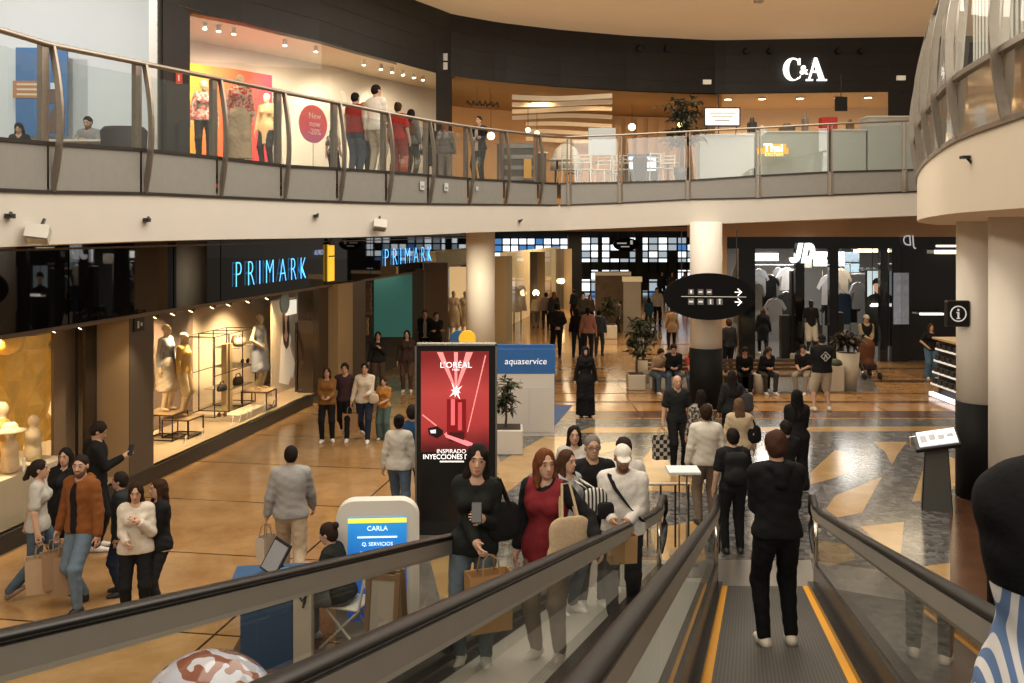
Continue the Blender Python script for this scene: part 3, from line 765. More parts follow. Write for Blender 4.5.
def rail_run(t,x0,x1,posts,fins):
    xx=list(np.arange(x0,x1,10.0))+[x1]
    b=MB(); b.tube([gpos(x,2) for x in xx],.034 if fins else .026,10); b.build('handrail',STEEL,t,True,True)
    b=MB(); b.tube([gpos(x,3)+Vector((0,0,0)) for x in xx],.03,4); b.tube([gpos(x,4) for x in xx],.028,4); b.build('edge_channel',mat('dark_channel',(.06,.055,.05),.4,.5),t,False,True)
    ps=[x0]+posts+[x1]
    for a,c in zip(ps[:-1],ps[1:]):
        if c-a<4: continue
        n=max(2,int((c-a)/12)+1); xs_=np.linspace(a+1,c-1,n)
        b=MB(); b.sheet([[gpos(x,3) for x in xs_],[gpos(x,3).lerp(gpos(x,2),.86 if fins else .92) for x in xs_]]); b.build('glass_panel',GLB,t,False,True)
        b=MB(); b.sheet([[gpos(x,3) for x in xs_],[gpos(x,4) for x in xs_]]); b.build('steel_panel',STEELD,t,False,True)
    for x in posts:
        b=MB(); n=outdir(x)
        if fins: post_fin(b,gpos(x,3),gpos(x,2),gpos(x,4),n)
        else:
            s_=Vector((0,0,1)).cross(n)
            for k in(-.045,.045): b.cyl(gpos(x,4)+s_*k+n*.03,gpos(x,2)+s_*k,.018,n=6)
            b.cyl(gpos(x,4)+n*.02,gpos(x,3)+n*.02,.05,n=6)
        b.build('post',STEEL,t,False,True)
GLB=glass('balustrade_glass',(.86,.91,.90),.05,body=.06,bodycol=(.55,.6,.6))
rail_run(lr,-75,558,[-45,48,141,217,281,337,386,428,468,504,538],True)
rail_run(rr,560,932,[569,620,688,758,830,904],False)
# right gallery balustrade (leaning, near)
t=thing('gallery_balustrade','tall curved gallery balustrade with grey steel fins at the upper right corner','balustrade',tuple(RP[24]))
def rout(i):
    a=RP[max(i-1,0)]; c=RP[min(i+1,len(RP)-1)]; d=(c-a).normalized(); n=Vector((-d.y,d.x,0)); 
    return n if n.x<0 else -n
def rpt(i,z,lean=.0): 
    p=RP[i]+rout(i)*lean; return Vector((p.x,p.y,z))
NR=len(RP)
b=MB(); b.tube([rpt(i,ZR,-.05) for i in range(NR)],.03,8); b.build('handrail',STEEL,t,True,True)
b=MB(); b.tube([rpt(i,ZT,.03) for i in range(NR)],.035,4); b.tube([rpt(i,ZB,0) for i in range(NR)],.03,4); b.build('edge_channel',STEEL,t,False,True)
pi_=[2,8,13,18,22,26,30,36,42,47]
PG=glass('panel_glass',(.72,.70,.64),.10,.08,body=.35,bodycol=(.42,.38,.31))
for a,c in zip(pi_[:-1],pi_[1:]):
    b=MB(); b.sheet([[rpt(i,ZT,.02) for i in range(a,c+1)],[rpt(i,ZB,0) for i in range(a,c+1)]]); b.build('lower_panel',PG,t,False,True)
    b=MB(); b.sheet([[rpt(i,ZT,.02) for i in range(a,c+1)],[rpt(i,ZR-.12,-.04) for i in range(a,c+1)]]); b.build('glass_panel',GLB,t,False,True)
for i in pi_:
    b=MB(); post_fin(b,rpt(i,ZT,.03),rpt(i,ZR,-.05),rpt(i,ZB,.0),rout(i)); b.build('post',STEEL,t,False,True)
b=MB()
for i in range(2,NR-1,2):
    pass
# white louvre uprights seen behind the near balustrade
lv=thing('louvre_screen','white vertical louvre screen behind the upper right balustrade','screen',tuple(rpt(30,ZT)+Vector((1.2,0,0))))
for i in range(14,NR,1):
    q=RP[i]+Vector((1.0,.25,0)); b=MB(); b.box((q.x,q.y,ZT+1.3),(.20,.03,2.6),rz=.6); b.build('louvre',mat('louvre_white',(.62,.62,.58),.5),lv,False,True)
# ------------------------------------------------------------------ moving walkways
SL=.248
def tz(Y): return max(0.0,.966-SL*(Y-7.75))
def lx(X0,Y): return X0+(Y-7.75)*.245
Y0,YE=-1.6,11.65
RUB=mat('black_rubber',(.008,.008,.008),.33,var=.1,spec=.28); ALU=mat('grey_aluminium',(.42,.40,.36),.42,.6,var=.06,scale=5)
TREAD_R=mat('dark_tread',(.085,.08,.075),.55,var=.15,scale=40,bump=.2)
TREAD_L=mat('sheen_tread',(.36,.34,.30),.35,var=.08,scale=40)
YEL=mat('yellow_edge',(.75,.36,.02),.5)
SKIRT=mat('dark_skirt',(.05,.046,.042),.22,.5)
WG=glass('walkway_glass',(.80,.83,.80),.07,.02,body=.04,bodycol=(.3,.3,.27))
def tread_mat(name,c1,c2):
    m=bpy.data.materials.new(name); m.use_nodes=True; nt=m.node_tree; b=nt.nodes['Principled BSDF']
    tc=nt.nodes.new('ShaderNodeTexCoord'); w=nt.nodes.new('ShaderNodeTexWave'); w.inputs['Scale'].default_value=12; w.bands_direction='X'; 
    mp=nt.nodes.new('ShaderNodeMapping'); mp.inputs['Rotation'].default_value=(0,0,math.atan(.245)); nt.links.new(tc.outputs['Object'],mp.inputs['Vector']); nt.links.new(mp.outputs['Vector'],w.inputs['Vector'])
    r=nt.nodes.new('ShaderNodeMix'); r.data_type='RGBA'; r.inputs['A'].default_value=(*c1,1); r.inputs['B'].default_value=(*c2,1); nt.links.new(w.outputs['Fac'],r.inputs['Factor'])
    nt.links.new(r.outputs['Result'],b.inputs['Base Color']); b.inputs['Roughness'].default_value=.45; b.inputs['Metallic'].default_value=.3
    return m
def slab(b,xa,xb,za,zb,ya=Y0,yb=YE,n=1):
    """sloping block between lane offsets xa..xb and heights za..zb over the belt"""
    ys=[ya+(yb-ya)*i/n for i in range(n+1)]
    for p,q in zip(ys[:-1],ys[1:]):
        v=[]
        for Y in(p,q): v+=[(lx(xa,Y),Y,tz(Y)+za),(lx(xb,Y),Y,tz(Y)+za),(lx(xb,Y),Y,tz(Y)+zb),(lx(xa,Y),Y,tz(Y)+zb)]
        b._add(v,[(0,3,2,1),(4,5,6,7),(0,1,5,4),(1,2,6,5),(2,3,7,6),(3,0,4,7)])
def handrail_path(X,h):
    pts=[Vector((lx(X,Y),Y,tz(Y)+h)) for Y in np.arange(Y0,YE-.9,.6)]
    for Y in (10.9,11.3,11.65,11.95,12.2): 
        z=.966-SL*(min(Y,11.2)-7.75)+h; z=max(z,h+.0) if Y<11.6 else h+.02
        pts.append(Vector((lx(X,Y),Y,z)))
    e=pts[-1]; d=Vector((.238,.971,0))
    for a in (30,60,90,120,150,180): pts.append(e+d*(.28*math.sin(R(a)))+Vector((0,0,-.28*(1-math.cos(R(a))))))
    pts.append(pts[-1]-d*.5)
    return pts
def walkway(label,xl,xr,tm,rl,rrx):
    t=thing('moving_walkway',label,'moving walkway',(lx((xl+xr)/2,7.75),7.75,0))
    b=MB(); slab(b,xl,xr,-.06,0); b.build('pallet_belt',tm,t,False,True)
    for xa,xb in ((xl,xl+.06),(xr-.06,xr)):
        b=MB(); slab(b,xa,xb,.0,.006); b.build('yellow_line',YEL if tm!=TREAD_L else SKIRT,t,False,True)
    b=MB(); b.box2((0,0,0),(.1,.1,.1)); b=MB()
    v=[(lx(xl-.1,YE),YE,.004),(lx(xr+.1,YE),YE,.004),(lx(xr+.1,YE+.9),YE+.9,.012),(lx(xl-.1,YE+.9),YE+.9,.012)]; b.poly(v); b.build('comb_plate',mat('comb_steel',(.36,.34,.31),.35,.8),t,False,True)
    for X,sgn in ((rl,1),(rrx,-1)):
        inner=xl if sgn>0 else xr
        b=MB(); slab(b,X-.10*sgn,inner,-.35,.06); slab(b,X-.10*sgn,X+.02*sgn,.0,.27); b.build('skirt_panel',SKIRT,t,False,True)
        for ya,yb in zip((-1.6,.35,2.3,4.25,6.2,8.15,10.0),(.345,2.295,4.245,6.195,8.145,9.995,11.9)):
            b=MB(); n=6; g=[[],[]]
            for i in range(n+1):
                Y=ya+(yb-ya)*i/n; zz=tz(Y); hp=handrail_z(Y)
                g[0].append((lx(X,Y),Y,zz+.26)); g[1].append((lx(X,Y),Y,hp-.05))
            b.sheet(g); b.build('glass_panel',WG,t,False,True)
        pts=handrail_path(X,.92)
        oval=[(.042*math.cos(k*PI/6),.020*math.sin(k*PI/6)+.008) for k in range(12)]
        b=MB(); b.tube(pts,0,prof=oval); b.build('handrail',RUB,t,True,True)
        pr=[(-.034,-.112),(.034,-.112),(.042,-.09),(.036,-.012),(-.036,-.012),(-.042,-.09)]
        b=MB(); b.tube(pts[:-8],0,prof=pr); b.build('rail_profile',ALU,t,False,True)
        b=MB(); e=pts[-10]; b.cyl((e.x,e.y+.0,.0),(e.x,e.y,e.z-.03),.03,n=10); b.build('newel_post',CHROME,t,True,True)
def handrail_z(Y):
    return max(.966-SL*(min(Y,11.65)-7.75)+.92,.92)
TREAD_R=tread_mat('dark_tread_grooves',(.05,.047,.043),(.11,.105,.095)); TREAD_L=tread_mat('sheen_tread_grooves',(.34,.32,.285),(.46,.44,.39))  # left belt's paler colour carries the sheen it reflects
walkway('dark belted moving walkway with yellow side lines, leading down in front of the camera',1.60,2.63,TREAD_R,1.52,2.73)
walkway('moving walkway with sheen-lightened belt carrying riders up, left of the other',-.20,.75,TREAD_L,-.27,.83)
b=MB(); slab(b,.93,1.42,-.1,.10); o=b.build('deck_infill',mat('pale_deck',(.42,.41,.37),.35,.2)); o.name='trim_6'; tag(o,None,None,kind='structure')
b=MB(); slab(b,.86,2.8,-2.2,-.36,-1.6,10.6); slab(b,-.35,.85,-2.2,-.36,-1.6,10.6); o=b.build('trim_7',mat('truss_cladding',(.2,.19,.17),.5)); 
# clip the cladding at the floor
for v in o.data.vertices:
    if v.co.z<0.01: v.co.z=.01
tag(o,None,None,kind='structure')
# ------------------------------------------------------------------ upper shops
def emat(name,c,s=1.0,base=None): return mat(name,base or c,.5,emit=c,estr=s)
def upq(px,py,dy=0): # point at image column px and row py on the upper shop line pushed dy back
    return Vector(P(px,py,uw(px)+dy))
SHOPW=mat('shop_white',(.60,.56,.50),.6,var=.03,scale=2)
def upstrip(name,m,x0,x1,z0,z1,dy,kind='structure',n=8):
    b=MB(); xx=np.linspace(x0,x1,n); b.sheet([[up(x,z0,dy) for x in xx],[up(x,z1,dy) for x in xx]]); o=b.build(name,m); tag(o,kind=kind); return o
upstrip('wall_shop_back',SHOPW,180,445,5.2,8.9,3.2)
b=MB(); xx=np.linspace(176,445,10); b.sheet([[up(x,8.66) for x in xx],[up(x,8.66,4) for x in xx]]); struct('ceiling_4',b,mat('shop_ceiling',(.55,.47,.36),.7,var=.03))
# gradient backdrop
def grad_mat(name,stops,axis='X',lo=0,hi=1,e=.0,noise=.0):
    m=bpy.data.materials.new(name); m.use_nodes=True; nt=m.node_tree; b=nt.nodes['Principled BSDF']
    tc=nt.nodes.new('ShaderNodeTexCoord'); sp=nt.nodes.new('ShaderNodeSeparateXYZ'); nt.links.new(tc.outputs['Generated'],sp.inputs[0])
    r=nt.nodes.new('ShaderNodeValToRGB'); el=r.color_ramp.elements
    src=sp.outputs[axis]
    if noise:
        nz=nt.nodes.new('ShaderNodeTexNoise'); nz.inputs['Scale'].default_value=3; nt.links.new(tc.outputs['Generated'],nz.inputs[0])
        ma=nt.nodes.new('ShaderNodeMath'); ma.operation='MULTIPLY_ADD'; ma.inputs[1].default_value=noise; nt.links.new(nz.outputs['Fac'],ma.inputs[0]); nt.links.new(src,ma.inputs[2]); src=ma.outputs[0]
    el[0].position=stops[0][0]; el[0].color=(*stops[0][1],1); el[1].position=stops[-1][0]; el[1].color=(*stops[-1][1],1)
    for p,c in stops[1:-1]:
        q=el.new(p); q.color=(*c,1)
    nt.links.new(src,r.inputs['Fac']); nt.links.new(r.outputs['Color'],b.inputs['Base Color']); b.inputs['Roughness'].default_value=.5
    if e: nt.links.new(r.outputs['Color'],b.inputs['Emission Color']); b.inputs['Emission Strength'].default_value=e
    return m
b=MB(); xx=np.linspace(186,272,6); b.sheet([[up(x,5.3,2.5) for x in xx],[up(x,8.05,2.5) for x in xx]])
o=b.build('backdrop_panel',grad_mat('orange_pink_gradient',[(0,(.9,.40,.05)),(.3,(.85,.16,.05)),(.7,(.75,.07,.04)),(1,(.65,.05,.09))],'X',e=.35))
tag(o,'orange to red gradient backdrop panel behind the upper window mannequins','backdrop')
b=MB(); xx=np.linspace(188,436,14); b.sheet([[up(x,5.3,.15) for x in xx],[up(x,8.64,.15) for x in xx]]); tag(b.build('window_1',GLS),kind='structure')
b=MB(); xx=np.linspace(188,436,14); b.sheet([[up(x,5.3,.25) for x in xx],[up(x,5.62,.25) for x in xx],[up(x,5.62,1.5) for x in xx]]); struct('trim_8',b,SHOPW)
for i,(px,py) in enumerate(((205,22),(219,24),(234,27),(285,46),(316,49),(364,60),(381,66),(392,69),(403,72),(414,74),(423,75))):
    p=up(px,8.62,.9); t=thing('ceiling_spotlight','small white spotlight in the upper left shop window ceiling','spotlight',tuple(p),group='spotlights in the upper shop window')
    b=MB(); b.cyl((0,0,.03),(0,-.02,-.10),.045,.05,10); lb=b.build('lamp_body',WHITE,t); b=MB(); b.cyl((0,-.02,-.10),(0,-.021,-.108),.042,n=10); b.build('bulb',emat('spot_emit',(1,.85,.62),14),t).parent=lb
def disc_sign():
    c=up(313,0,.12); z=H-(124-HZ)/F*c.y; t=thing('window_sticker','round red promotional sticker on the upper shop window','sign',(c.x,c.y,z))
    a=up(306,0,.12); d=up(320,0,.12); n=Vector((d.y-a.y,-(d.x-a.x),0)).normalized(); M=facing((c.x,c.y,z),n)
    b=MB(); b.cyl((0,0,0),(0,0,.01),.43,n=32); b.xf(M); b.build('disc',grad_mat('sticker_red',[(0,(.40,.12,.22)),(.4,(.62,.08,.10)),(1,(.70,.10,.08))],'Z',e=.15),t,False,True)
    for s_,dy in (('New',.18),('now',0),('-20%',-.18)): lettering('lettering',s_,.19,mat('sticker_white',(.8,.6,.58),.5),M@Matrix.Translation((.04,dy,.015)),t,.003)
    b=MB(); b.cyl((c.x,c.y+.05,z-.4),(c.x,c.y+.05,5.5),.02,n=8); b.build('stand',WHITE,t,False,True)
disc_sign()
# cafe
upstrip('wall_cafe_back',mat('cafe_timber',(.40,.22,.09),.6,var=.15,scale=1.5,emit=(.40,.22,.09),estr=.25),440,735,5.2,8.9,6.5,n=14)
b=MB(); xx=np.linspace(448,722,14); b.sheet([[up(x,8.7) for x in xx],[up(x,8.7,7) for x in xx]]); struct('ceiling_5',b,mat('cafe_ceiling',(.36,.23,.11),.7))
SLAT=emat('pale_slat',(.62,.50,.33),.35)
SLN=['first','second','third','fourth','fifth','sixth','seventh']
for k,(y0,dy) in enumerate(((97,.7),(103.5,2.1),(110,3.9),(117,5.5),(125,5.8),(132.5,5.8),(140,5.8))):
    t=MB(); pts=[]
    for i in range(17):
        px=512+(612-512)*i/16; Y=29.4+dy; py=y0+1.5*math.sin(i/16*4+k*.8); pts.append(P(px,py,Y))
    t.tube(pts,0,prof=[(-.07,-.07),(.07,-.07),(.07,.07),(-.07,.07)]); tag(t.build('ceiling_slat',SLAT),SLN[k]+' wavy pale timber slat from the top in the cafe','slat',group='wavy slats in the cafe')
b=MB(); 
for i in range(9):
    px=618+i*11; p0=up(px,8.6,5.9); b.box((p0.x,p0.y,7.3),(.25,.05,2.6))
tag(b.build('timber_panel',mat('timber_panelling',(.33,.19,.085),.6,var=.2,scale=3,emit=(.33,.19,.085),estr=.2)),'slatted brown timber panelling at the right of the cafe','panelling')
for i,(px,py,dy) in enumerate(((491,136,2.5),(528,130,4),(537,133,4.5),(632,127,2.5),(680,125,3))):
    p=Vector(P(px,py,uw(px)+dy)); t=thing('pendant_lamp',['glowing globe pendant lamp nearest the hanging dark sign in the cafe','left one of two small globe pendant lamps before the wavy slats','right one of two small globe pendant lamps before the wavy slats','large glowing globe pendant lamp left of the tall ficus','globe pendant lamp half hidden behind the ficus leaves'][i],'pendant lamp',tuple(p),group='cafe pendant lamps')
    r=.12 if i in(0,3) else .08
    b=MB(); b.sphere((0,0,0),r,12,8); b.build('globe',emat('globe_emit',(1,.72,.32),9),t,True); b=MB(); b.cyl((0,0,r),(0,0,8.68-p.z),.008,n=5); b.build('cord',BLACK,t)
t=thing('hanging_sign','dark cut-out script sign hanging at the left of the cafe','sign',P(483,104,uw(483)+1.2))
M=facing(P(483,104,uw(483)+1.2),(.25,-1,0)); b=MB(); b.tube([(-.5+k*.025,.06*math.sin(k*1.7)+.05*math.sin(k*.9),0) for k in range(41)],.02,6); b.xf(M); b.build('script_tube',mat('sign_brown',(.03,.02,.015),.5),t,False,True)
b=MB(); 
for px in(477,490): q=Vector(P(px,104,uw(px)+1.2)); b.cyl(q,(q.x,q.y,8.68),.006,n=5)
b.build('cable',BLACK,t,False,True)
# cafe furniture
def cafe_chair(name,label,loc,rz,m,grp):
    t=thing(name,label,'chair',loc,rz,grp)
    b=MB(); b.box((0,0,.45),(.42,.42,.03),bev=.01); b.build('seat',m,t)
    for x in(-.18,.18):
        for y in(-.18,.18):
            b=MB(); b.cyl((x*1.1,y*1.1,0),(x,y,.44),.015,.018,8); b.build('leg',m,t)
    b=MB(); 
    for x in(-.19,.19): b.cyl((x,-.19,.44),(x*1.02,-.25,.86),.016,n=8)
    for z in(.62,.72,.82): b.tube([(-.19,-.215-(z-.6)*.1,z),(0,-.245-(z-.6)*.1,z),(.19,-.215-(z-.6)*.1,z)],.016,6)
    b.build('backrest',m,t); return t
def cafe_table(label,loc,m):
    t=thing('cafe_table',label,'table',loc,group='cafe tables on the upper floor'); b=MB(); b.lathe([(.36,.72),(.38,.73),(.38,.75),(.36,.755)],n=24); b.build('tabletop',m,t); b=MB(); b.cyl((0,0,.02),(0,0,.72),.03,n=10); b.build('stem',DARK,t); b=MB(); b.lathe([(.22,0),(.2,.02),(.03,.03)],n=20); b.build('base',DARK,t)
CW=mat('cafe_white',(.62,.58,.50),.5)
def ul(px,Y): # place on upper floor
    return ((px-CX)/F*Y,Y,ufloor(px))
ci=0
for px,Y,rz,lab in ((566,25.8,.3,'white cafe chair left of the stacked menu board'),(586,25.9,-.4,'white cafe chair under the pale menu panel'),(601,26.2,2.6,'white cafe chair right of the pale menu panel'),(612,26.8,.8,'white cafe chair right next to the dark bin'),(628,26.2,-.8,'white cafe chair beside the blue screen'),(654,25.8,.2,'white cafe chair left of the ficus'),(667,26.2,2.9,'white cafe chair in front of the ficus trunk'),(574,27.4,1.2,'white cafe chair behind the front table row'),(616,28.2,2.2,'white cafe chair at the rear left of the ficus')):
    cafe_chair('cafe_chair',lab,ul(px,Y),rz,CW,'white cafe chairs')
for px,Y,lab in ((557,26.2,'round cafe table with white top at the left of the cafe'),(590,27.1,'round white cafe table between the white chairs'),(640,26.8,'round white cafe table left of the ficus'),(668,28.2,'round white cafe table behind the ficus chairs')): cafe_table(lab,ul(px,Y),CW)
def crate_stack():
    x,y,z=ul(516,25.2); t=thing('display_unit','dark slatted display unit with yellow and white goods near the cafe','display',(x,y,z))
    b=MB(); b.box((0,0,.55),(1.0,.4,1.1)); b.build('cabinet',mat('dark_crate',(.06,.05,.04),.6),t)
    b=MB(); 
    for k in range(4): b.box((0,-.215,.2+k*.28),(.9,.02,.1))
    b.build('shelf_front',mat('crate_grey',(.2,.19,.18),.5),t)
    b=MB(); b.box((.3,-.26,.45),(.2,.06,.5)); b.build('yellow_towel',mat('mustard',(.6,.33,.06),.7),t)
crate_stack()
x,y,z=ul(533,25.9); t=thing('side_counter','small dark counter with white cups in the cafe','counter',(x,y,z)); b=MB(); b.box((0,0,.45),(.7,.5,.9)); b.build('cabinet',mat('counter_brown',(.09,.055,.03),.6),t); b=MB(); b.box((0,0,.92),(.8,.56,.04)); b.build('worktop',CW,t)
x,y,z=ul(566,26.9); t=thing('clothes_heap','white garments draped on a rail at the cafe edge','garments',(x,y,z)); b=MB(); b.lathe([(.45,.5),(.42,.8),(.3,1.1),(.12,1.25)],n=16,sy=.5); b.build('cloth',mat('cream_cloth',(.62,.56,.46),.8),t,True); b=MB(); b.cyl((-.3,0,0),(-.3,0,.6),.02); b.cyl((.3,0,0),(.3,0,.6),.02); b.build('leg',DARK,t)
x,y,z=ul(602,26.4); t=thing('menu_board','pale grey menu panel on legs in the cafe','board',(x,y,z)); b=MB(); b.box((0,0,1.25),(.75,.05,.75)); b.build('panel',mat('menu_pale',(.42,.46,.47),.5),t); b=MB(); b.cyl((-.3,0,0),(-.3,0,.9),.02); b.cyl((.3,0,0),(.3,0,.9),.02); b.build('leg',CW,t)
x,y,z=ul(641,28); t=thing('drinks_fridge','low fridge with a bright blue-white lit front in the cafe','fridge',(x,y,z)); b=MB(); b.box((0,0,.5),(.9,.5,1.0)); b.build('cabinet',DARK,t); b=MB(); b.box((0,-.26,.72),(.8,.01,.4)); b.build('screen',emat('fridge_glow',(.45,.65,.9),1.6),t)
x,y,z=ul(640,25.6); t=thing('waste_bin','black waste bin standing between white cafe chairs','bin',(x,y,z)); b=MB(); b.lathe([(.17,0),(.2,.7),(.21,.72),(.12,.78)],n=20); b.build('body',BLACK,t,True)
# ------------------------------------------------------------------ plants
def leaf(b,c,d,L,W,droop=.2):
    d=Vector(d).normalized(); s=d.cross(Vector((0,0,1))); s=s.normalized() if s.length>.05 else Vector((1,0,0)); c=Vector(c)
    m=c+d*L*.5+Vector((0,0,-droop*L*.15)); e=c+d*L+Vector((0,0,-droop*L))
    b._add([c,m-s*W,e,m+s*W],[(0,1,2,3)])
def tree(name,label,loc,h,r,n,lm,cat='plant',trunk=.025,pot=None,z0=0.0,L=.16,low=.3):
    t=thing(name,label,cat,loc)
    if pot:
        w,hh,shape,pm=pot
        b=MB()
        if shape=='box':
            b.box((0,0,hh/2),(w,w,hh),bev=.02); b.build('pot',pm,t)
        else:
            b.lathe([(w*.36,0),(w*.5,hh),(w*.44,hh),(w*.42,hh-.05)],n=28); b.build('pot',pm,t,True)
        b=MB(); b.box((0,0,hh-.035),(w*.7,w*.7,.04)) if shape!='box' else b.box((0,0,hh+.005),(w*.85,w*.85,.02)); b.build('soil',mat('soil',(.04,.028,.02),.9),t); z0=hh
    b=MB(); rs=np.random.default_rng(int(abs(loc[0]*91+loc[1]*37)))
    tops=[]
    for k in range(3):
        a=rs.uniform(0,6.3); pts=[(0.03*math.cos(a),.03*math.sin(a),z0)]
        for j in range(1,6): pts.append((r*.12*j/5*math.cos(a+.4*j)*2,r*.12*j/5*math.sin(a+.4*j)*2,z0+(h-z0)*.85*j/5))
        b.tube(pts,[trunk*(1-.13*j) for j in range(6)],6)
        for j in range(2,6): tops.append(Vector(pts[j]))
    br=[]
    for _ in range(n//9):
        p=tops[rs.integers(len(tops))]; a=rs.uniform(0,6.3); e=p+Vector((math.cos(a)*r*rs.uniform(.4,.95),math.sin(a)*r*rs.uniform(.4,.95),rs.uniform(-.1,.35)*(h-z0)*.5))
        if e.z>h: e.z=h-rs.uniform(0,.1)*h
        if e.z<z0+(h-z0)*low: e.z=z0+(h-z0)*low
        b.tube([p,(p+e)/2+Vector((0,0,.03)),e],.006,4); br.append((p,e))
    b.build('stem',mat('bark',(.07,.05,.035),.8),t)
    b=MB()
    for _ in range(n):
        p,e=br[rs.integers(len(br))]; q=p.lerp(e,rs.uniform(.25,1.05)); d=Vector((rs.normal(),rs.normal(),rs.normal()*.5+.1)); leaf(b,q,d,L*rs.uniform(.7,1.3),L*.22,.3)
    b.build('foliage',lm,t); return t
LEAFD=mat('leaf_dark',(.035,.045,.02),.5,var=.5,scale=8); LEAFG=mat('leaf_green',(.055,.075,.03),.5,var=.5,scale=8)
x,y,z=ul(682,25.0); tree('ficus_tree','tall ficus with dark sparse leaves on the upper floor beside the cafe',(x,y,z),2.35,.62,520,LEAFD,trunk=.03,pot=(.45,.4,'round',BLACK),L=.2,low=.12)
# ------------------------------------------------------------------ white-letter shop, far right on the upper floor
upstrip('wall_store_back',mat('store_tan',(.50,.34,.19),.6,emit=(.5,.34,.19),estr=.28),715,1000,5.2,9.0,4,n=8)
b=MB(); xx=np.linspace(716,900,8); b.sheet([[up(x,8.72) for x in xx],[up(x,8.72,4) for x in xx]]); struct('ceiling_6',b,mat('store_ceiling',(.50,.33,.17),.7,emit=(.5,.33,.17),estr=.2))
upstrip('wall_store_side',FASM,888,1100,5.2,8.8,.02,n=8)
for i,(px,lab) in enumerate(((728,'far left'),(762,'second from the left'),(800,'third from the left'),(838,'fourth from the left'),(868,'far right'))):
    p=up(px,8.70,.9); t=thing('recessed_downlight',lab+' recessed ceiling light of the shop under the large white letters','downlight',tuple(p),group='ceiling lights under the white letters')
    b=MB(); b.cyl((0,0,0),(0,0,-.03),.14,n=14); b.build('bezel',WHITE,t); b=MB(); b.cyl((0,0,-.031),(0,0,-.04),.11,n=14); b.build('bulb',emat('down_emit',(1,.8,.5),10),t)
WEM=emat('letter_white',(1,.98,.94),1.6)
def serif_sign():
    Y=uw(805)-.12; c=Vector(P(804.5,69.5,Y)); t=thing('shop_sign','large white serif letters C&A on the dark upper fascia','sign',tuple(c)); M=facing(c,(0,-1,0))
    hh=.40
    def ext(polys,name):
        b=MB()
        for p in polys: b.prism([(x_*.85,y_*.87) for x_,y_ in p],0,.06)
        b.xf(M); b.build(name,WEM,t,False,True)
    # C: thick bowl with serif tips
    o=[];n=28
    cx,cy=-.45,0
    def arc(rx,ry,a0,a1,dx=0): return [(cx+dx+rx*math.cos(R(a0+(a1-a0)*i/n)),cy+ry*math.sin(R(a0+(a1-a0)*i/n))) for i in range(n+1)]
    A=arc(.36,.42,48,312); Bq=arc(.20,.37,300,60,.055)
    polys=[]
    for i in range(n): polys.append([A[i],A[i+1],Bq[n-i-1],Bq[n-i]])
    polys.append([(-.25,.16),(-.165,.16),(-.165,.40),(-.21,.40),(-.27,.30)]); polys.append([(-.28,-.30),(-.21,-.29),(-.165,-.22),(-.15,-.22),(-.18,-.33),(-.24,-.36)])
    ext(polys,'letter')
    ax=.40
    ext([[(ax-.27,-.36),(ax-.20,-.36),(ax+.02,.33),(ax-.04,.42)],[(ax-.05,.42),(ax+.05,.42),(ax+.33,-.36),(ax+.13,-.36),(ax-.06,.25)],[(ax-.17,-.12),(ax+.10,-.12),(ax+.08,-.05),(ax-.15,-.05)],[(ax-.36,-.42),(ax-.10,-.42),(ax-.10,-.36),(ax-.36,-.36)],[(ax+.05,-.42),(ax+.42,-.42),(ax+.42,-.36),(ax+.05,-.36)]],'letter')
    lettering('letter','&',.40,WEM,M@Matrix.Translation((-.03,-.03,.02)),t,.03,bold=.008)
serif_sign()
# counters behind the gallery glass below the letters
def box_thing(name,label,cat,c,d,m,part='cabinet',rz=0,bev=0,group=None):
    t=thing(name,label,cat,(c[0],c[1],c[2]-d[2]/2),rz,group); b=MB(); b.box((0,0,d[2]/2),d,bev=bev); b.build(part,m,t); return t
CP=mat('counter_pale',(.40,.44,.42),.4,var=.03,scale=3)
for px0,px1,lab in ((700,754,'pale grey counter front left of the yellow lettered sign'),(757,828,'pale counter front carrying the yellow lettered sign'),(832,866,'pale counter front under the red box'),(868,915,'tall white counter front at the right end below the dark fascia')):
    Y=26.0; x0=(px0-CX)/F*Y; x1=(px1-CX)/F*Y; z=ufloor((px0+px1)/2); hgt=1.28 if px0<868 else 1.62
    t=thing('counter',lab,'counter',((x0+x1)/2,Y,z),group='counters behind the far balustrade'); b=MB(); b.box((0,.3,hgt/2),(x1-x0,.6,hgt)); b.build('front',CP,t); b=MB(); b.box((0,.3,hgt+.02),(x1-x0+.04,.66,.04)); b.build('worktop',CW,t)
zc=ufloor(770)+1.32
Yc=26.15
def onc(px): return ((px-CX)/F*Yc,Yc,ufloor(px)+1.32)
t=thing('neon_sign','small yellow neon sign with white lettering behind the far glass','sign',P(773,151,25.6)); M=facing(P(773,151,25.6),(0,-1,0))
b=MB(); b.box((0,0,0),(.82,.16,.03)); b.box((.05,.09,0),(.6,.2,.028)); b.xf(M); b.build('plate',emat('sign_amber',(.75,.42,.06),.5),t,False,True); lettering('lettering','Thai',.30,WEM,M@Matrix.Translation((0,.07,.03)),t,.01,bold=.006); lettering('lettering','kitchen',.17,emat('amber_letters',(1,.8,.3),1.0),M@Matrix.Translation((.02,-.09,.03)),t,.01)
t=thing('price_board','white lit rectangular menu board above the counter left of the letters','board',P(722,117,25.7)); M=facing(P(722,117,25.7),(0,-1,0)); b=MB(); b.box((0,0,0),(.98,.52,.05)); b.xf(M); b.build('frame',DARK,t,False,True); b=MB(); b.box((0,0,.03),(.9,.44,.02)); b.xf(M); b.build('panel',emat('menu_lit',(.85,.83,.75),.75),t,False,True)
b=MB(); 
for k in range(3): b.box((0,.1-k*.1,.043),(.7-.15*k,.025,.004))
b.xf(M); b.build('print',mat('print_grey',(.2,.2,.2),.6),t,False,True); b=MB(); 
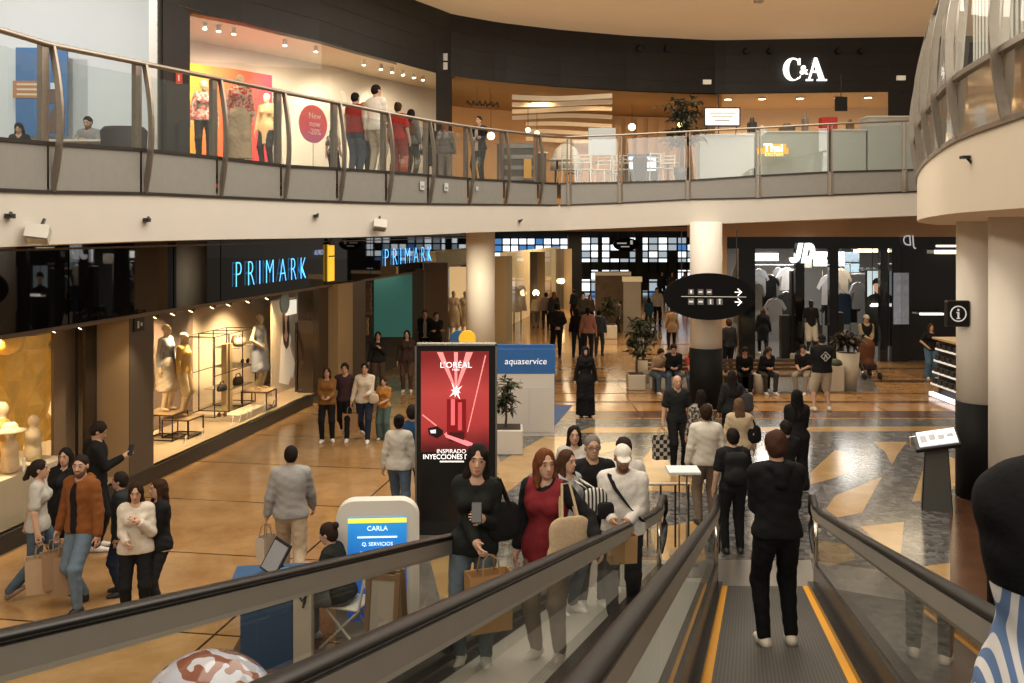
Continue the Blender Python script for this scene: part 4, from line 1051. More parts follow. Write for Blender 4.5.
for s_ in(-.4,.4): q=M@Vector((s_,-.26,0)); b.cyl(q,(q.x,q.y+.2,ufloor(722)+1.3),.015,n=6)
b.build('leg',DARK,t,False,True)
x,y,z=onc(828); box_thing('red_box','red box standing on the far upper counter','box',(x,y,z+.17),(.42,.3,.34),mat('red_box',(.42,.04,.03),.5))
for px,hh,w_,lab,c in ((752,.42,.22,'dark coffee machine at the left of the counter',(.03,.03,.03)),(805,.5,.13,'tall steel mixer on the counter left of the red box',(.2,.18,.16)),(787,.22,.4,'low dark tray of cups on the far counter',(.1,.08,.06)),(762,.2,.2,'small white crockery stack on the far counter',(.5,.48,.42)),(850,.28,.16,'brown bottle rack right of the red box',(.15,.09,.05))):
    x,y,z=onc(px); t=thing('counter_appliance',lab,'appliance',(x,y,z)); b=MB(); b.box((0,0,hh*.35),(w_,.25,hh*.7),bev=.02); b.build('body',mat('app_%d'%px,c,.4),t); b=MB(); b.cyl((0,0,hh*.7),(0,0,hh),w_*.32,w_*.22,12); b.build('top',mat('app_%d'%px,c,.4),t)
t=thing('hanging_screen','small black hanging screen above the counter right of the letters','screen',P(841,104,27)); b=MB(); p=Vector(P(841,104,27)); b.box(p,(.34,.06,.4)); b.build('screen',BLACK,t,False,True); b=MB(); b.cyl((p.x,p.y,p.z+.2),(p.x,p.y,8.7),.012,n=6); b.build('rod',BLACK,t,False,True)
# small fittings on the fascia and slab edges
for px,py,lab in ((707,82,'small white emergency lamp on the fascia left of the letters'),(901,78,'small white emergency lamp on the fascia right of the letters')):
    p=Vector(P(px,py,uw(px)-.06)); box_thing('emergency_lamp',lab,'lamp',p,(.26,.1,.14),emat('lamp_cream',(.8,.75,.6),.35),'housing')
p=Vector(P(759,32,25)); t=thing('ceiling_sensor','small tan sensor box under the upper ceiling','sensor',(p.x,p.y,10.45)); b=MB(); b.box((0,0,-.12),(.22,.22,.1)); b.build('housing',CREAM,t); b=MB(); b.cyl((0,0,0),(0,0,-.08),.04); b.build('mount',DARK,t)
for px,py,lab in ((444,57,'upper white notice plate on the dark pillar'),(444,66,'lower white notice plate on the dark pillar')):
    p=Vector(P(px,py,uw(444)-.03)); box_thing('notice_plate',lab,'sign',p,(.2,.02,.2),mat('plate_white',(.6,.6,.58),.5),'plate')
p=Vector(P(178,78,18.38)); t=thing('exit_notice','small red fire notice on the black pillar at upper left','sign',tuple(p)); b=MB(); b.box((p.x,p.y,p.z),(.16,.02,.22)); b.build('plate',mat('fire_red',(.6,.06,.03),.5,emit=(.6,.06,.03),estr=.3),t,False,True); b=MB(); b.box((p.x+.02,p.y-.012,p.z),(.03,.005,.12)); b.build('pictogram',mat('pic_white',(.8,.8,.8),.5),t,False,True)
for px,lab in ((640,'left round black wall speaker in the dark fascia'),(668,'right round black wall speaker in the dark fascia')):
    p=Vector(P(px,48,uw(px)-.05)); t=thing('wall_speaker',lab,'speaker',tuple(p)); b=MB(); b.cyl(p,p+Vector((0,-.1,-.04)),.12,.09,12); b.build('body',BLACK,t,False,True)
for px,lab in ((746,'small round projector, far left on the fascia under the tan ceiling'),(770,'small round projector, second from the left on the fascia'),(838,'small round projector right of the A, first of two'),(861,'small round projector furthest right on the fascia')):
    p=Vector(P(px,51,uw(px)-.05)); t=thing('fascia_projector',lab,'projector',tuple(p)); b=MB(); b.cyl(p,p+Vector((0,-.12,-.02)),.11,.08,12); b.build('body',BLACK,t,False,True)
# blue poster, far left upper wall
p=Vector(P(42,92,21.2)); t=thing('wall_poster','blue wall poster with an orange label on the pale upper left wall','poster',tuple(p)); M=facing(p,(.05,-1,0)); b=MB(); b.box((0,0,0),(1.12,1.95,.04)); b.xf(M); b.build('sheet',mat('poster_blue',(.06,.17,.36),.5),t,False,True)
b=MB(); b.box((-.30,.05,.03),(.62,.38,.03)); b.xf(M); b.build('label_patch',mat('poster_orange',(.45,.21,.09),.6),t,False,True)
b=MB(); b.box((.32,-.1,.03),(.3,.3,.02)); b.prism([(.1,-.9),(.5,-.9),(.5,-.35),(.34,-.2),(.2,-.45)],.02,.03); b.xf(M); b.build('picture',mat('poster_brown',(.16,.1,.07),.6),t,False,True)
b=MB(); b.prism([(.2,.06),(.44,.06),(.44,.2),(.2,.2)],.03,.045); b.xf(M); b.build('caption',mat('poster_white',(.7,.75,.8),.5),t,False,True)
b=MB()
for k in range(3): b.box((-.30,.16-k*.11,.047),(.45,.04,.003))
b.xf(M); b.build('print',mat('poster_cream',(.7,.6,.45),.5),t,False,True)
# upper-left cafe table and chairs for the seated man
t=thing('small_table','white table with papers in front of the seated man upstairs','table',(P(84,140,18.4)[0],18.4,5.27)); b=MB(); b.box((0,0,.76),(1.1,.6,.04)); b.build('tabletop',WHITE,t); 
for x in(-.5,.5):
    b=MB(); b.box((x,0,.37),(.05,.5,.74)); b.build('leg',WHITE,t)
t=thing('lounge_chair','dark rounded chair back beside the seated man upstairs','chair',(P(124,140,17.6)[0],17.6,5.3)); b=MB(); b.lathe([(.36,.3),(.40,.5),(.42,.85),(.36,.92),(.30,.85),(.3,.5)],n=20,sy=.8); b.build('shell',mat('chair_dark',(.04,.04,.045),.7),t,True); b=MB(); 
b.cyl((0,0,0),(0,0,.35),.05); b.build('leg',DARK,t)
# ------------------------------------------------------------------ lower shop row
FZ0,FZ1=2.93,4.12
def wstrip(name,m,p0,p1,z0,z1,off,thick=None,kind='structure',label=None):
    ya,yb=wq(p0,0,off).y,wq(p1,0,off).y; b=MB()
    if thick: 
        q=[wp(ya,0,off),wp(yb,0,off),wp(yb,0,off-thick),wp(ya,0,off-thick)]; b.prism([(p.x,p.y) for p in q],z0,z1)
    else: b.sheet([[wp(ya,z0,off),wp(yb,z0,off)],[wp(ya,z1,off),wp(yb,z1,off)]])
    o=b.build(name,m); tag(o,label,kind=kind); return o
FGL=mat('fascia_gloss_black',(.006,.006,.007),.018,var=.1,spec=.5)
ys=[8.5,14.2,17.2,19.0,24.8,28.5,42.5]
for i,(a,c) in enumerate(zip(ys[:-1],ys[1:])):
    b=MB(); q=[wp(a+.02,0,.06),wp(c-.02,0,.06),wp(c-.02,0,-.3),wp(a+.02,0,-.3)]; b.prism([(p.x,p.y) for p in q],FZ0,FZ1); struct('wall_fascia',b,FGL)
b=MB(); q=[wp(8.5,0,.09),wp(42.5,0,.09),wp(42.5,0,.0),wp(8.5,0,.0)]; b.prism([(p.x,p.y) for p in q],FZ0-.06,FZ0); b.prism([(p.x,p.y) for p in q],FZ1-.08,FZ1-.05); struct('trim_9',b,mat('bronze_trim',(.18,.13,.09),.4,.6))
b=MB(); q=[wp(8.5,0,.05),wp(43,0,.05),wp(43,0,-8),wp(8.5,0,-8)]; b.prism([(p.x,p.y) for p in q],FZ1,FZ1+.1); struct('ceiling_7',b,BLACK)
IN=mat('window_cream',(.70,.60,.45),.7,var=.05,scale=1.5)
# window bays: back walls, floors, ceilings
b=MB(); b.sheet([[wp(8,0.25,-1.9),wp(28.3,0.25,-1.9)],[wp(8,FZ0+.3,-1.9),wp(28.3,FZ0+.3,-1.9)]]); struct('wall_window_back',b,IN)
b=MB(); b.sheet([[wp(8,.25,0),wp(24.2,.25,0)],[wp(8,.25,-2),wp(28.3,.25,-2)]]); struct('floor_4',b,mat('window_floor',(.40,.32,.22),.5))
b=MB(); b.sheet([[wp(8,FZ0+.25,0),wp(43,FZ0+.25,0)],[wp(8,FZ0+.25,-7),wp(43,FZ0+.25,-7)]]); struct('ceiling_8',b,mat('window_ceiling',(.33,.28,.21),.8))
wstrip('baseboard_left',mat('plinth_black',(.02,.018,.016),.3),-40,313,0,.25,.05,.12)
for i,(a,c) in enumerate(((-60,46),(153,313))): 
    wstrip('window_%d'%(i+2),GLS,a,c,.25,FZ0,.0)
PILF=mat('pillar_bronze',(.115,.09,.065),.4,.2,var=.06,scale=2); PILS=mat('pillar_cream',(.40,.29,.16),.55,var=.05,scale=2)
def pillar(px_a,px_b,depth,label=None):
    ya,yb=wy(px_a),wy(px_b); b=MB(); q=[wp(ya,0,depth),wp(yb,0,depth),wp(yb,0,-.5),wp(ya,0,-.5)]; b.prism([(p.x,p.y) for p in q],0,FZ0)
    return b
# near bay: cream return wall, dark glass, cream-sided pillar
b=pillar(128,152,.03); struct('wall_pier',b,PILF)
b=MB(); a_=wp(wy(128)-.02,0,.03); c_=wp(wy(128)-.02,0,-.55); b.sheet([[Vector((a_.x,a_.y,0)),Vector((c_.x,c_.y,0))],[Vector((a_.x,a_.y,FZ0)),Vector((c_.x,c_.y,FZ0))]]); struct('trim_10',b,PILS)
b=pillar(104,107,-.50); struct('trim_11',b,DARK)
wstrip('wall_return',mat('return_wall',(.30,.22,.145),.6),48,84,.0,FZ0,-.9,.05)
wstrip('wall_dark_glass',mat('dark_glass',(.05,.036,.026),.12,spec=.6),82,128,0,FZ0,-.56,.05)
wstrip('wall_dark_glass',mat('dark_glass',(.05,.036,.026),.12),313,329,0,FZ0,-.02,.4)
b=pillar(329,344,.25); struct('wall_pier',b,PILS)
b=pillar(344,357,.25); struct('wall_pier',b,PILF)
# lettering on the fascia
BLUE=emat('neon_blue',(.10,.50,1.0),2.2)
def primark(label,p0,p1,size,z):
    ya,yb=wy(p0),wy(p1); c=(wp(ya,z,.10)+wp(yb,z,.10))/2; t=thing('shop_sign',label,'sign',tuple(c)); M=facing(c,WN)
    L=(wp(yb)-wp(ya)).length; step=L/7
    WD_={'I':.45,'M':1.3,'A':1.08}; ws=[WD_.get(ch,1.0) for ch in 'PRIMARK']; step=L/sum(ws); acc=0
    for i,ch in enumerate('PRIMARK'):
        acc+=ws[i]
        lettering('letter',ch,size,BLUE,M@Matrix.Translation((-L/2+step*(acc-ws[i]/2),0,0)),t,.004,sx=step/size*1.1,bold=-.022)
primark('glowing blue PRIMARK letters on the black fascia above the lit display window',227,304,.80,3.40)
primark('glowing blue PRIMARK letters on the fascia above the shop entrance, further away',379,430,.82,3.47)
t=thing('blade_sign','yellow vertical light strip sign on the black fascia right of the near blue letters','sign',tuple(wq(331,3.5,.15))); M=facing(wq(331,3.5,.12),WN)
for k in(-.12,.12):
    b=MB(); b.box((k,0,0),(.17,.95,.04)); b.xf(M); b.build('light_strip',emat('strip_yellow',(.95,.55,.05),1.0),t,False,True)
b=MB()
for zz in(.17,.47): b.box((0,zz,.03),(.46,.03,.02))
b.prism([(-.18,.48),(.18,.48),(0,.72)],0,.03)
b.xf(M); b.build('crossbar',DARK,t,False,True)
t=thing('fascia_lettering','small pale mirrored lettering on the fascia beside the yellow strip','sign',tuple(wq(319,3.75,.1))); lettering('lettering','ALFRED',.18,emat('pale_blue',(.4,.45,.7),.6),facing(wq(319,3.78,.09),WN),t,.005)
t=thing('pillar_notice','small dark notice plate on the cream pillar under the fascia','sign',tuple(wq(139,2.72,.06))); M=facing(wq(139,2.75,.05),WN); b=MB(); b.box((0,0,0),(.3,.22,.02)); b.xf(M); b.build('plate',BLACK,t,False,True); b=MB(); b.box((-.04,0,.012),(.05,.12,.005)); b.box((.06,0,.012),(.06,.06,.005)); b.xf(M); b.build('pictogram',WHITE,t,False,True)
# gold backdrop + busts in the nearest window
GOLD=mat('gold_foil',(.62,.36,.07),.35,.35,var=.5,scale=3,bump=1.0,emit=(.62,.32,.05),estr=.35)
ya,yb=wq(-90,0,-1.15).y,wq(46,0,-1.15).y; b=MB(); g=[]
for j in range(9):
    row=[]
    for i in range(15):
        row.append(wp(ya+(yb-ya)*i/14,.9+1.75*j/8,-1.15+.07*math.sin(i*1.9+j*1.3)+.05*math.sin(j*2.7-i)))
    g.append(row)
b.sheet(g); tag(b.build('foil_backdrop',GOLD),'crumpled gold foil backdrop in the nearest shop window','backdrop')
# display plinth
a_,c_=wq(-90,0,-.12).y,wq(42,0,-.5).y; q=[wp(a_,0,-.12),wp(c_,0,-.12),wp(c_,0,-1.0),wp(a_,0,-1.0)]; b=MB(); b.prism([(p.x,p.y) for p in q],.25,.92); o=b.build('display_plinth',mat('plinth_white',(.6,.54,.42),.5)); tag(o,'white display plinth under the busts in the gold window','plinth')
MANN=mat('mannequin_cream',(.66,.52,.34),.45,var=.04,scale=4)
def bust(label,px,zb,hh,cm,hat=False,off=-.5):
    p=wq(px,zb,off); t=thing('mannequin_bust',label,'mannequin',tuple(p),R(-60))
    Fd=Field(); Fd.cone((-.05,0,.1),(.05,0,.1),.13,.13,.05,(0,1,0),1.3).cone((-.12,0,.38),(.12,0,.38),.075,.075,.08).cone((0,0,.1),(0,0,.38),.13,.13,.06,(0,1,0),1.25).cone((0,0,.4),(0,.01,.52),.05,.045,.05).ell((0,.01,.60),(.072,.09,.11),.03); Fd.cut((0,0,0),(0,0,-1))
    v,q=Fd.mesh(.018); np_mesh('body',v*hh/.72,q,MANN,t)
    Fd=Field(); Fd.cone((-.05,0,.1),(.05,0,.1),.15,.15,.05,(0,1,0),1.3).cone((-.12,0,.37),(.12,0,.37),.09,.09,.08).cone((0,0,.1),(0,0,.38),.15,.15,.06,(0,1,0),1.25); Fd.cut((0,0,0.005),(0,0,-1)); Fd.cone((0,0,.4),(0,0,.6),.075,.075,.01,sub=True)
    v,q=Fd.mesh(.018,fold=.004); np_mesh('blouse',v*hh/.72,q,cm,t)
    if hat:
        b=MB(); b.lathe([(.24,.62),(.25,.635),(.12,.655),(.11,.72),(.08,.75)],(0,0,0),20); b.xf(Matrix.Scale(hh/.72,4)); b.build('sun_hat',mat('straw',(.72,.62,.42),.8),t,True)
bust('cream mannequin bust in a pale blouse against the gold backdrop',33,.92,.68,fab((.55,.46,.3)))
bust('mannequin bust wearing a white sun hat at the left edge of the gold window',10,.92,.66,fab((.62,.5,.34)),True,-.35)
bust('mannequin bust in cream half hidden behind the sun hat',1,1.05,.8,fab((.5,.33,.1)),False,-.75)
t=thing('paper_lantern','round amber paper ball hung at the top left of the gold window','lantern',tuple(wq(6,2.72,-.5))); b=MB(); b.sphere((0,0,0),.2,20,12,(1,1,.85)); b.build('ball',mat('amber_ball',(.6,.3,.04),.5,emit=(.6,.3,.04),estr=.4),t,True); b=MB(); b.cyl((0,0,.17),(0,0,.45),.006,n=5); b.build('cord',BLACK,t)
# spot lamps in the windows
for i,(px,off) in enumerate(((60,-.6),(86,-.5),(160,-.35),(178,-.35),(196,-.35),(217,-.35),(233,-.35),(252,-.35),(271,-.35),(290,-.35),(305,-.35))):
    p=wq(px,FZ0-.02,off); t=thing('track_spotlight',['spotlight in the near window left of the dark glass','spotlight before the dark glass panel of the near window'][i] if i<2 else 'black track spotlight at the top of the lit display window','spotlight',tuple(p),group='track spotlights in the shop windows')
    b=MB(); b.cyl((0,0,.2),(0,0,-.02),.015,n=6); b.cyl((0,0,0),(-.08,-.06,-.16),.05,.055,12); b.build('lamp_body',mat('lamp_bronze',(.05,.035,.025),.4),t); lb=t.children[0]; b=MB(); b.cyl((-.081,-.061,-.161),(-.083,-.063,-.166),.045,n=12); b.build('bulb',emat('spot_warm',(1,.78,.45),6 if i not in(1,6) else 25),t).parent=lb
# middle window contents
def block(name,label,cat,px,off,z,d,m,part='body',rz=None):
    p=wq(px,z,off); t=thing(name,label,cat,tuple(p),-math.atan(WK) if rz is None else rz); b=MB(); b.box((0,0,d[2]/2),d); b.build(part,m,t); return t
def mannequin(label,px,off,z,h,face,**k):
    p=wq(px,z,off); return person(label,tuple(p),face,h,mann=MANN,hair='none',shoe=None,cat='mannequin',name='mannequin',vox=.016,**k)
WIRE=mat('black_wire',(.03,.025,.02),.4,.5)
def wire_table(label,px,off,w,d,h,z=.25):
    p=wq(px,z,off); t=thing('wire_display_table',label,'display table',tuple(p),-math.atan(WK))
    b=MB()
    for x in(-1,1):
        for y in(-1,1): b.box((x*w/2,y*d/2,h/2),(.02,.02,h))
    for zz in(.02,h-.02):
        for s_ in(-1,1): b.box((s_*w/2,0,zz),(.02,d,.02)); b.box((0,s_*d/2,zz),(w,.02,.02))
    b.build('frame',WIRE,t); b=MB(); b.box((0,0,h),(w+.03,d+.03,.02)); b.build('top',mat('table_wood',(.45,.33,.2),.5),t)
wire_table('wire display table holding the mannequin in the blue shirt',166,-.95,.6,.6,.52); wire_table('wire display table holding the mannequin in yellow',183,-.72,.55,.6,.38)
mannequin('mannequin in a pale blue shirt and skirt on the left display table',166,-.95,.79,1.72,255,fem=True,top='shirt',tcol=(.36,.38,.40),bottom='skirt',bcol=(.55,.48,.38))
mannequin('mannequin in a yellow shirt and shorts beside the blue-shirted one',183,-.72,.65,1.68,265,fem=True,top='shirt',tcol=(.68,.46,.15),bottom='shorts',bcol=(.66,.52,.3))
wire_table('small wire display table under the mannequin in the blue dress',259,-.5,.6,.55,.42)
mannequin('mannequin in a grey-blue wrap dress on the right display table',259,-.5,.69,1.74,250,fem=True,top='tank',tcol=(.33,.36,.42),bottom='skirt',bcol=(.33,.36,.42),Rr='hip')
block('backdrop_panel','grey-brown backdrop panel behind the two left mannequins','backdrop',172,-1.55,.25,(.05,1.7,2.35),mat('panel_taupe',(.20,.15,.12),.6),rz=-math.atan(WK))
block('pedestal','low white pedestal under the wire shelving','pedestal',232,-.75,.25,(1.1,1.5,.14),mat('ped_white',(.62,.54,.40),.5),rz=-math.atan(WK))
def rack():
    p=wq(221,.39,-.95); t=thing('wire_shelving','black open wire shelving cube with bags and shoes in the display window','shelving',tuple(p),-math.atan(WK))
    b=MB(); W_,D_,H_=.7,2.0,1.7
    for x in(-W_/2,W_/2):
        for k in range(4): b.box((x,-D_/2+D_*k/3,H_/2),(.018,.018,H_))
        for z in(.02,.88,H_): b.box((x,0,z),(.016,D_,.016))
    for k in range(4):
        for z in(.02,H_): b.box((0,-D_/2+D_*k/3,z),(W_,.016,.016))
    b.build('frame',WIRE,t)
    b=MB(); b.box((0,.4,.46),(W_-.05,1.1,.012)); b.box((0,.6,.89),(W_-.05,.75,.012)); b.box((0,.6,1.32),(W_-.05,.75,.012)); b.build('shelf',mat('shelf_glassy',(.3,.25,.18),.3),t)
    return t
rk=rack()
def bagthing(name,label,cat,px,off,z,d,m,handle=True):
    p=wq(px,z,off); t=thing(name,label,cat,tuple(p),-math.atan(WK)); b=MB(); w,dd,h=d; b.lathe([(.42,0),(.5,.1),(.48,.6),(.36,1.0)],n=20,sx=w,sy=dd); b.xf(Matrix.Diagonal((1,1,h,1))); b.build('body',m,t,True)
    if handle: b=MB(); b.tube([(0,-dd*.3,h),(0,-dd*.2,h*1.5),(0,dd*.2,h*1.5),(0,dd*.3,h)],.012,6); b.build('handle',m,t)
bagthing('handbag','dark brown handbag on the middle shelf of the wire cube','bag',238,-.8,.86,(.2,.42,.16),mat('bag_brown',(.06,.03,.02),.5))
bagthing('handbag','small black handbag on the lower shelf of the wire cube','bag',222,-.75,.86,(.18,.35,.13),mat('bag_black',(.02,.018,.016),.5))
bagthing('handbag','cream woven handbag on the upper shelf of the wire cube','bag',240,-.8,1.73,(.22,.45,.16),mat('bag_cream',(.55,.45,.3),.6))
bagthing('clutch_bag','dark clutch bag on the top shelf of the wire cube','bag',236,-.95,1.73,(.2,.3,.2),mat('bag_taupe',(.12,.08,.06),.6),False)
for px,z,off,lab in ((222,.40,-.5,'dark shoes at the foot of the wire cube'),(245,1.29,-.8,'pair of brown shoes on the wire cube shelf')):
    p=wq(px,z,off); t=thing('display_shoes',lab,'shoes',tuple(p),.4)
    for s_ in(-.06,.06):
        b=MB(); b.sphere((s_,0,.04),.05,12,8,(.8,2.2,.8)); b.sphere((s_,-.06,.07),.045,10,6,(.8,1,1)); b.build('shoe',mat('shoe_brown',(.08,.04,.025),.5),t,True)
t=block('fabric_roll','tall pale yellow garment hanging at the left of the wire cube','garment',227,-.75,.4,(.12,.3,1.45),mat('pale_yellow_cloth',(.66,.52,.27),.8,bump=.4),'cloth')
# poster of a woman in white
def poster():
    p=wq(285,0,-.85); t=thing('fashion_poster','tall poster of a long-haired woman in a white dress in the display window','poster',tuple(wq(285,.28,-.85)),-math.atan(WK))
    L=2.3; M=Matrix.Translation((0,0,0))
    b=MB(); b.box((0,0,1.15),(.04,1.7,2.35)); b.build('board',mat('poster_bg',(.62,.50,.35),.5,emit=(.62,.5,.35),estr=.15),t)
    def flat(name,pts,m,e): 
        b=MB(); b._add([(.022+e,y*.8,z) for y,z in pts],[tuple(range(len(pts)))]); b.build(name,m,t)
    sk=mat('print_skin',(.55,.35,.22),.6,emit=(.55,.33,.2),estr=.35); hr=mat('print_hair',(.16,.08,.04),.6); wh=mat('print_white',(.75,.66,.54),.6,emit=(.75,.62,.45),estr=.5)  # board and prints glow faintly, standing in for light on the poster
    flat('printed_dress',[(-.55,.25),(-.45,.9),(-.38,1.35),(-.2,1.5),(.2,1.5),(.40,1.3),(.5,.9),(.75,.6),(.6,.25),(.2,.1)],wh,.003)
    flat('printed_hair',[(-.2,1.2),(-.27,1.5),(-.26,1.95),(-.14,2.15),(.12,2.15),(.24,1.98),(.3,1.5),(.22,1.1),(.02,1.02)],hr,.0055); flat('printed_neck',[(-.16,1.38),(-.06,1.5),(-.06,1.75),(.06,1.75),(.06,1.5),(.16,1.38),(0,1.2)],sk,.0065)
    flat('printed_face',[(-.12,1.95),(-.08,2.08),(.08,2.08),(.12,1.95),(.09,1.75),(.0,1.66),(-.09,1.75)],sk,.007)
    flat('printed_arm',[(.4,1.25),(.62,.9),(.9,.75),(.9,.68),(.55,.8),(.3,1.1)],sk,.007); flat('printed_leg',[(.2,.12),(.45,.3),(.62,.0),(.5,-.0)],sk,.004)
poster()
block('white_panel','bright white panel above the top right of the fashion poster','light box',291,-.7,2.2,(.06,.6,.36),emat('panel_white',(.95,.88,.72),1.0),'panel')  # emissive white slab by the poster's upper corner
block('standing_mirror','narrow dark framed mirror right of the fashion poster','mirror',300,-.5,.26,(.05,.55,1.75),mat('mirror_frame',(.05,.035,.025),.4),'frame')
t=thing('arched_top','blue-grey arched plaque above the fashion poster','plaque',tuple(wq(284,2.62,-.3)),-math.atan(WK)); b=MB(); b.cyl((0,0,0),(.03,0,0),.28,n=24); b.build('plate',mat('arch_blue',(.30,.38,.42),.5),t)
for i,px in enumerate((185,202,232,240,247,251,264,274)):
    p=wq(px,.25,-.22); t=thing('price_card',['first','second','third','fourth','fifth','sixth','seventh','eighth'][i]+' small white price card from the left along the lit window floor','price card',tuple(p),R(-70),'price cards in the lit window'); b=MB(); b.box((0,0,.10),(.17,.015,.19),M=Matrix.Rotation(R(-15),4,'X')); b.build('card',mat('card_white',(.75,.68,.55),.6,emit=(.75,.68,.55),estr=.3),t); cd=t.children[0]; b=MB(); b.box((0,-.012,.10),(.08,.004,.1),M=Matrix.Rotation(R(-15),4,'X')); b.build('print',DARK,t).parent=cd
for px,lab in ((24,'white price card on the near window sill below the bust'),(6,'white price card at the left end of the near window sill')):
    p=wq(px,.92 if px==24 else .25,-.2); t=thing('price_card',lab,'price card',tuple(p),R(-70)); b=MB(); b.box((0,0,.09),(.16,.015,.17)); b.build('card',mat('card_white',(.75,.68,.55)),t)
# shop entrance (recess)
b=MB(); b.sheet([[wp(24.2,.004,.2),wp(43,.004,.2)],[wp(24.2,.004,-8),wp(43,.004,-8)]]); struct('floor_5',b,mat('entrance_floor',(.13,.095,.065),.25))
DK=mat('entrance_dark',(.03,.024,.02),.7)
b=MB(); b.sheet([[wp(25.5,0,-2.2),wp(44,0,-3.2)],[wp(25.5,3.3,-2.2),wp(44,3.3,-3.2)]]); struct('wall_entrance_back',b,DK)
TEAL=mat('teal_panel',(.06,.20,.17),.7,var=.25,scale=25,emit=(.06,.2,.17),estr=.35)
Yt=33.0; p0=Vector(P(374,0,Yt)); p1=Vector(P(412,0,Yt)); z1=H-(273-HZ)/F*Yt; z0=H-(337-HZ)/F*Yt; b=MB(); b.box2((p0.x,Yt,z0),(p1.x,Yt+.06,z1)); tag(b.build('teal_banner',TEAL),'large teal banner hanging inside the shop entrance','banner')
b=MB(); b.box2((P(353,0,32)[0],31.7,0),(P(358,0,32)[0],32.3,2.9)); b.box2((P(412,0,33.5)[0],33.4,0),(P(424,0,33.5)[0],33.9,3.0)); struct('trim_12',b,PILF)
b=MB(); b.box2((P(424,0,34.5)[0],34.4,0),(P(448,0,34.5)[0],34.6,3.2)); struct('wall_entrance_side',b,mat('entrance_tan',(.20,.14,.09),.6))
for i,(px,py0,py1,c) in enumerate(((362,278,312,(.5,.35,.15)),(368,283,315,(.3,.2,.12)),(365,318,335,(.45,.32,.18)))):
    Y=31.5; x=P(px,0,Y)[0]; za=H-(py1-HZ)/F*Y; zb=H-(py0-HZ)/F*Y; t=thing('garment_rail',['upper left rail of folded tan clothes inside the entrance','brown clothes stack right of the tan ones inside the entrance','lower shelf of clothes inside the entrance'][i],'clothes rail',(x,Y,za)); b=MB()
    for k in range(7): b.box((0,0,(zb-za)*(k+.5)/7),(.24-.02*(k%3),.3,(zb-za)/9))
    b.build('folded_clothes',fab(c),t); b=MB(); b.box((.13,.1,(zb-za)/2),(.02,.02,zb-za)); b.box((-.13,.1,(zb-za)/2),(.02,.02,zb-za)); b.build('frame',WIRE,t)
# bright window right of the entrance
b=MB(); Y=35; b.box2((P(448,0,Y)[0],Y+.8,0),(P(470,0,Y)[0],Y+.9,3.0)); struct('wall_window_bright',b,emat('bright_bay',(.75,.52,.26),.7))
for px,h_,lab in ((453.5,1.75,'mannequin in cream hanging clothes in the bright window left of the column'),(465,1.7,'mannequin in a beige coat in the bright window beside the column')):
    person(lab,(P(px,0,34.7 if px<455 else 35.3)[0],34.7 if px<455 else 35.3,.45),200,h_,fem=True,mann=MANN,hair='none',shoe=None,cat='mannequin',name='mannequin',vox=.022,top='long',tcol=(.62,.5,.34),bottom='skirt',bcol=(.5,.38,.24))
b=MB(); q=P(457,0,35); b.box((q[0],35,.22),(1.1,.7,.44)); tag(b.build('display_plinth',MANN),'cream plinth under the two mannequins in the bright window by the column','plinth')
# far row beyond the column
FYA,FYB=39,62
def fp(px,Y,z=0): return Vector(((px-CX)/F*Y,Y,z))
for i,(pa,pb,m) in enumerate(((494,505,PILS),(505,511,mat('far_pier_grey',(.3,.26,.2),.4)),(530,536,PILF),(536,544,PILS),(556,563,PILF),(563,571,PILS))):
    Y=[37.5,37.6,46,46.2,54,54.3][i]; b=MB(); b.box2((fp(pa,Y).x,Y,0),(fp(pb,Y).x+.05,Y+.4,3.35)); struct('wall_far_pier',b,m)
b=MB(); b.sheet([[fp(506,40),fp(566,56)],[fp(506,40,3.4),fp(566,56,3.4)]]); tag(b.build('window_8',GLS),kind='structure')
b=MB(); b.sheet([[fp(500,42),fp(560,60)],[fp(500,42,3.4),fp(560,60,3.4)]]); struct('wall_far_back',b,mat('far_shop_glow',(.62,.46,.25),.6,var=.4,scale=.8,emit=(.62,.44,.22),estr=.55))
for i,(px,py) in enumerate(((536,293),(562,281))):
    Y=45+9*i; t=thing('floor_lamp_ball',['glowing round lamp in the far shop window','glowing round lamp at the far end pier'][i],'lamp',P(px,py,Y)); b=MB(); b.sphere((0,0,0),.15,12,8); b.build('globe',emat('lamp_glow',(1,.75,.4),10),t,True); b=MB(); b.cyl((0,0,-.15),(0,0,-P(px,py,Y)[2]),.02,n=6); b.build('stem',DARK,t)
for i,(px,Y) in enumerate(((514,43.2),(521,44.0),(548,53))):
    q=fp(px,Y); t=thing('display_dress',['cream dress on a stand in the far window, left','white dress on a stand in the far window, second','beige dress between the far piers','pale coat on a stand in the far window'][i],'garment',(q.x,q.y,0)); b=MB(); b.lathe([(.28,.7),(.2,1.3),(.24,1.7),(.1,1.85)],n=14,sy=.6); b.build('cloth',fab([(.6,.5,.35),(.7,.62,.5),(.5,.38,.24),(.62,.55,.45)][i]),t,True); b=MB(); b.cyl((0,0,0),(0,0,.75),.03); b.build('stand',DARK,t)
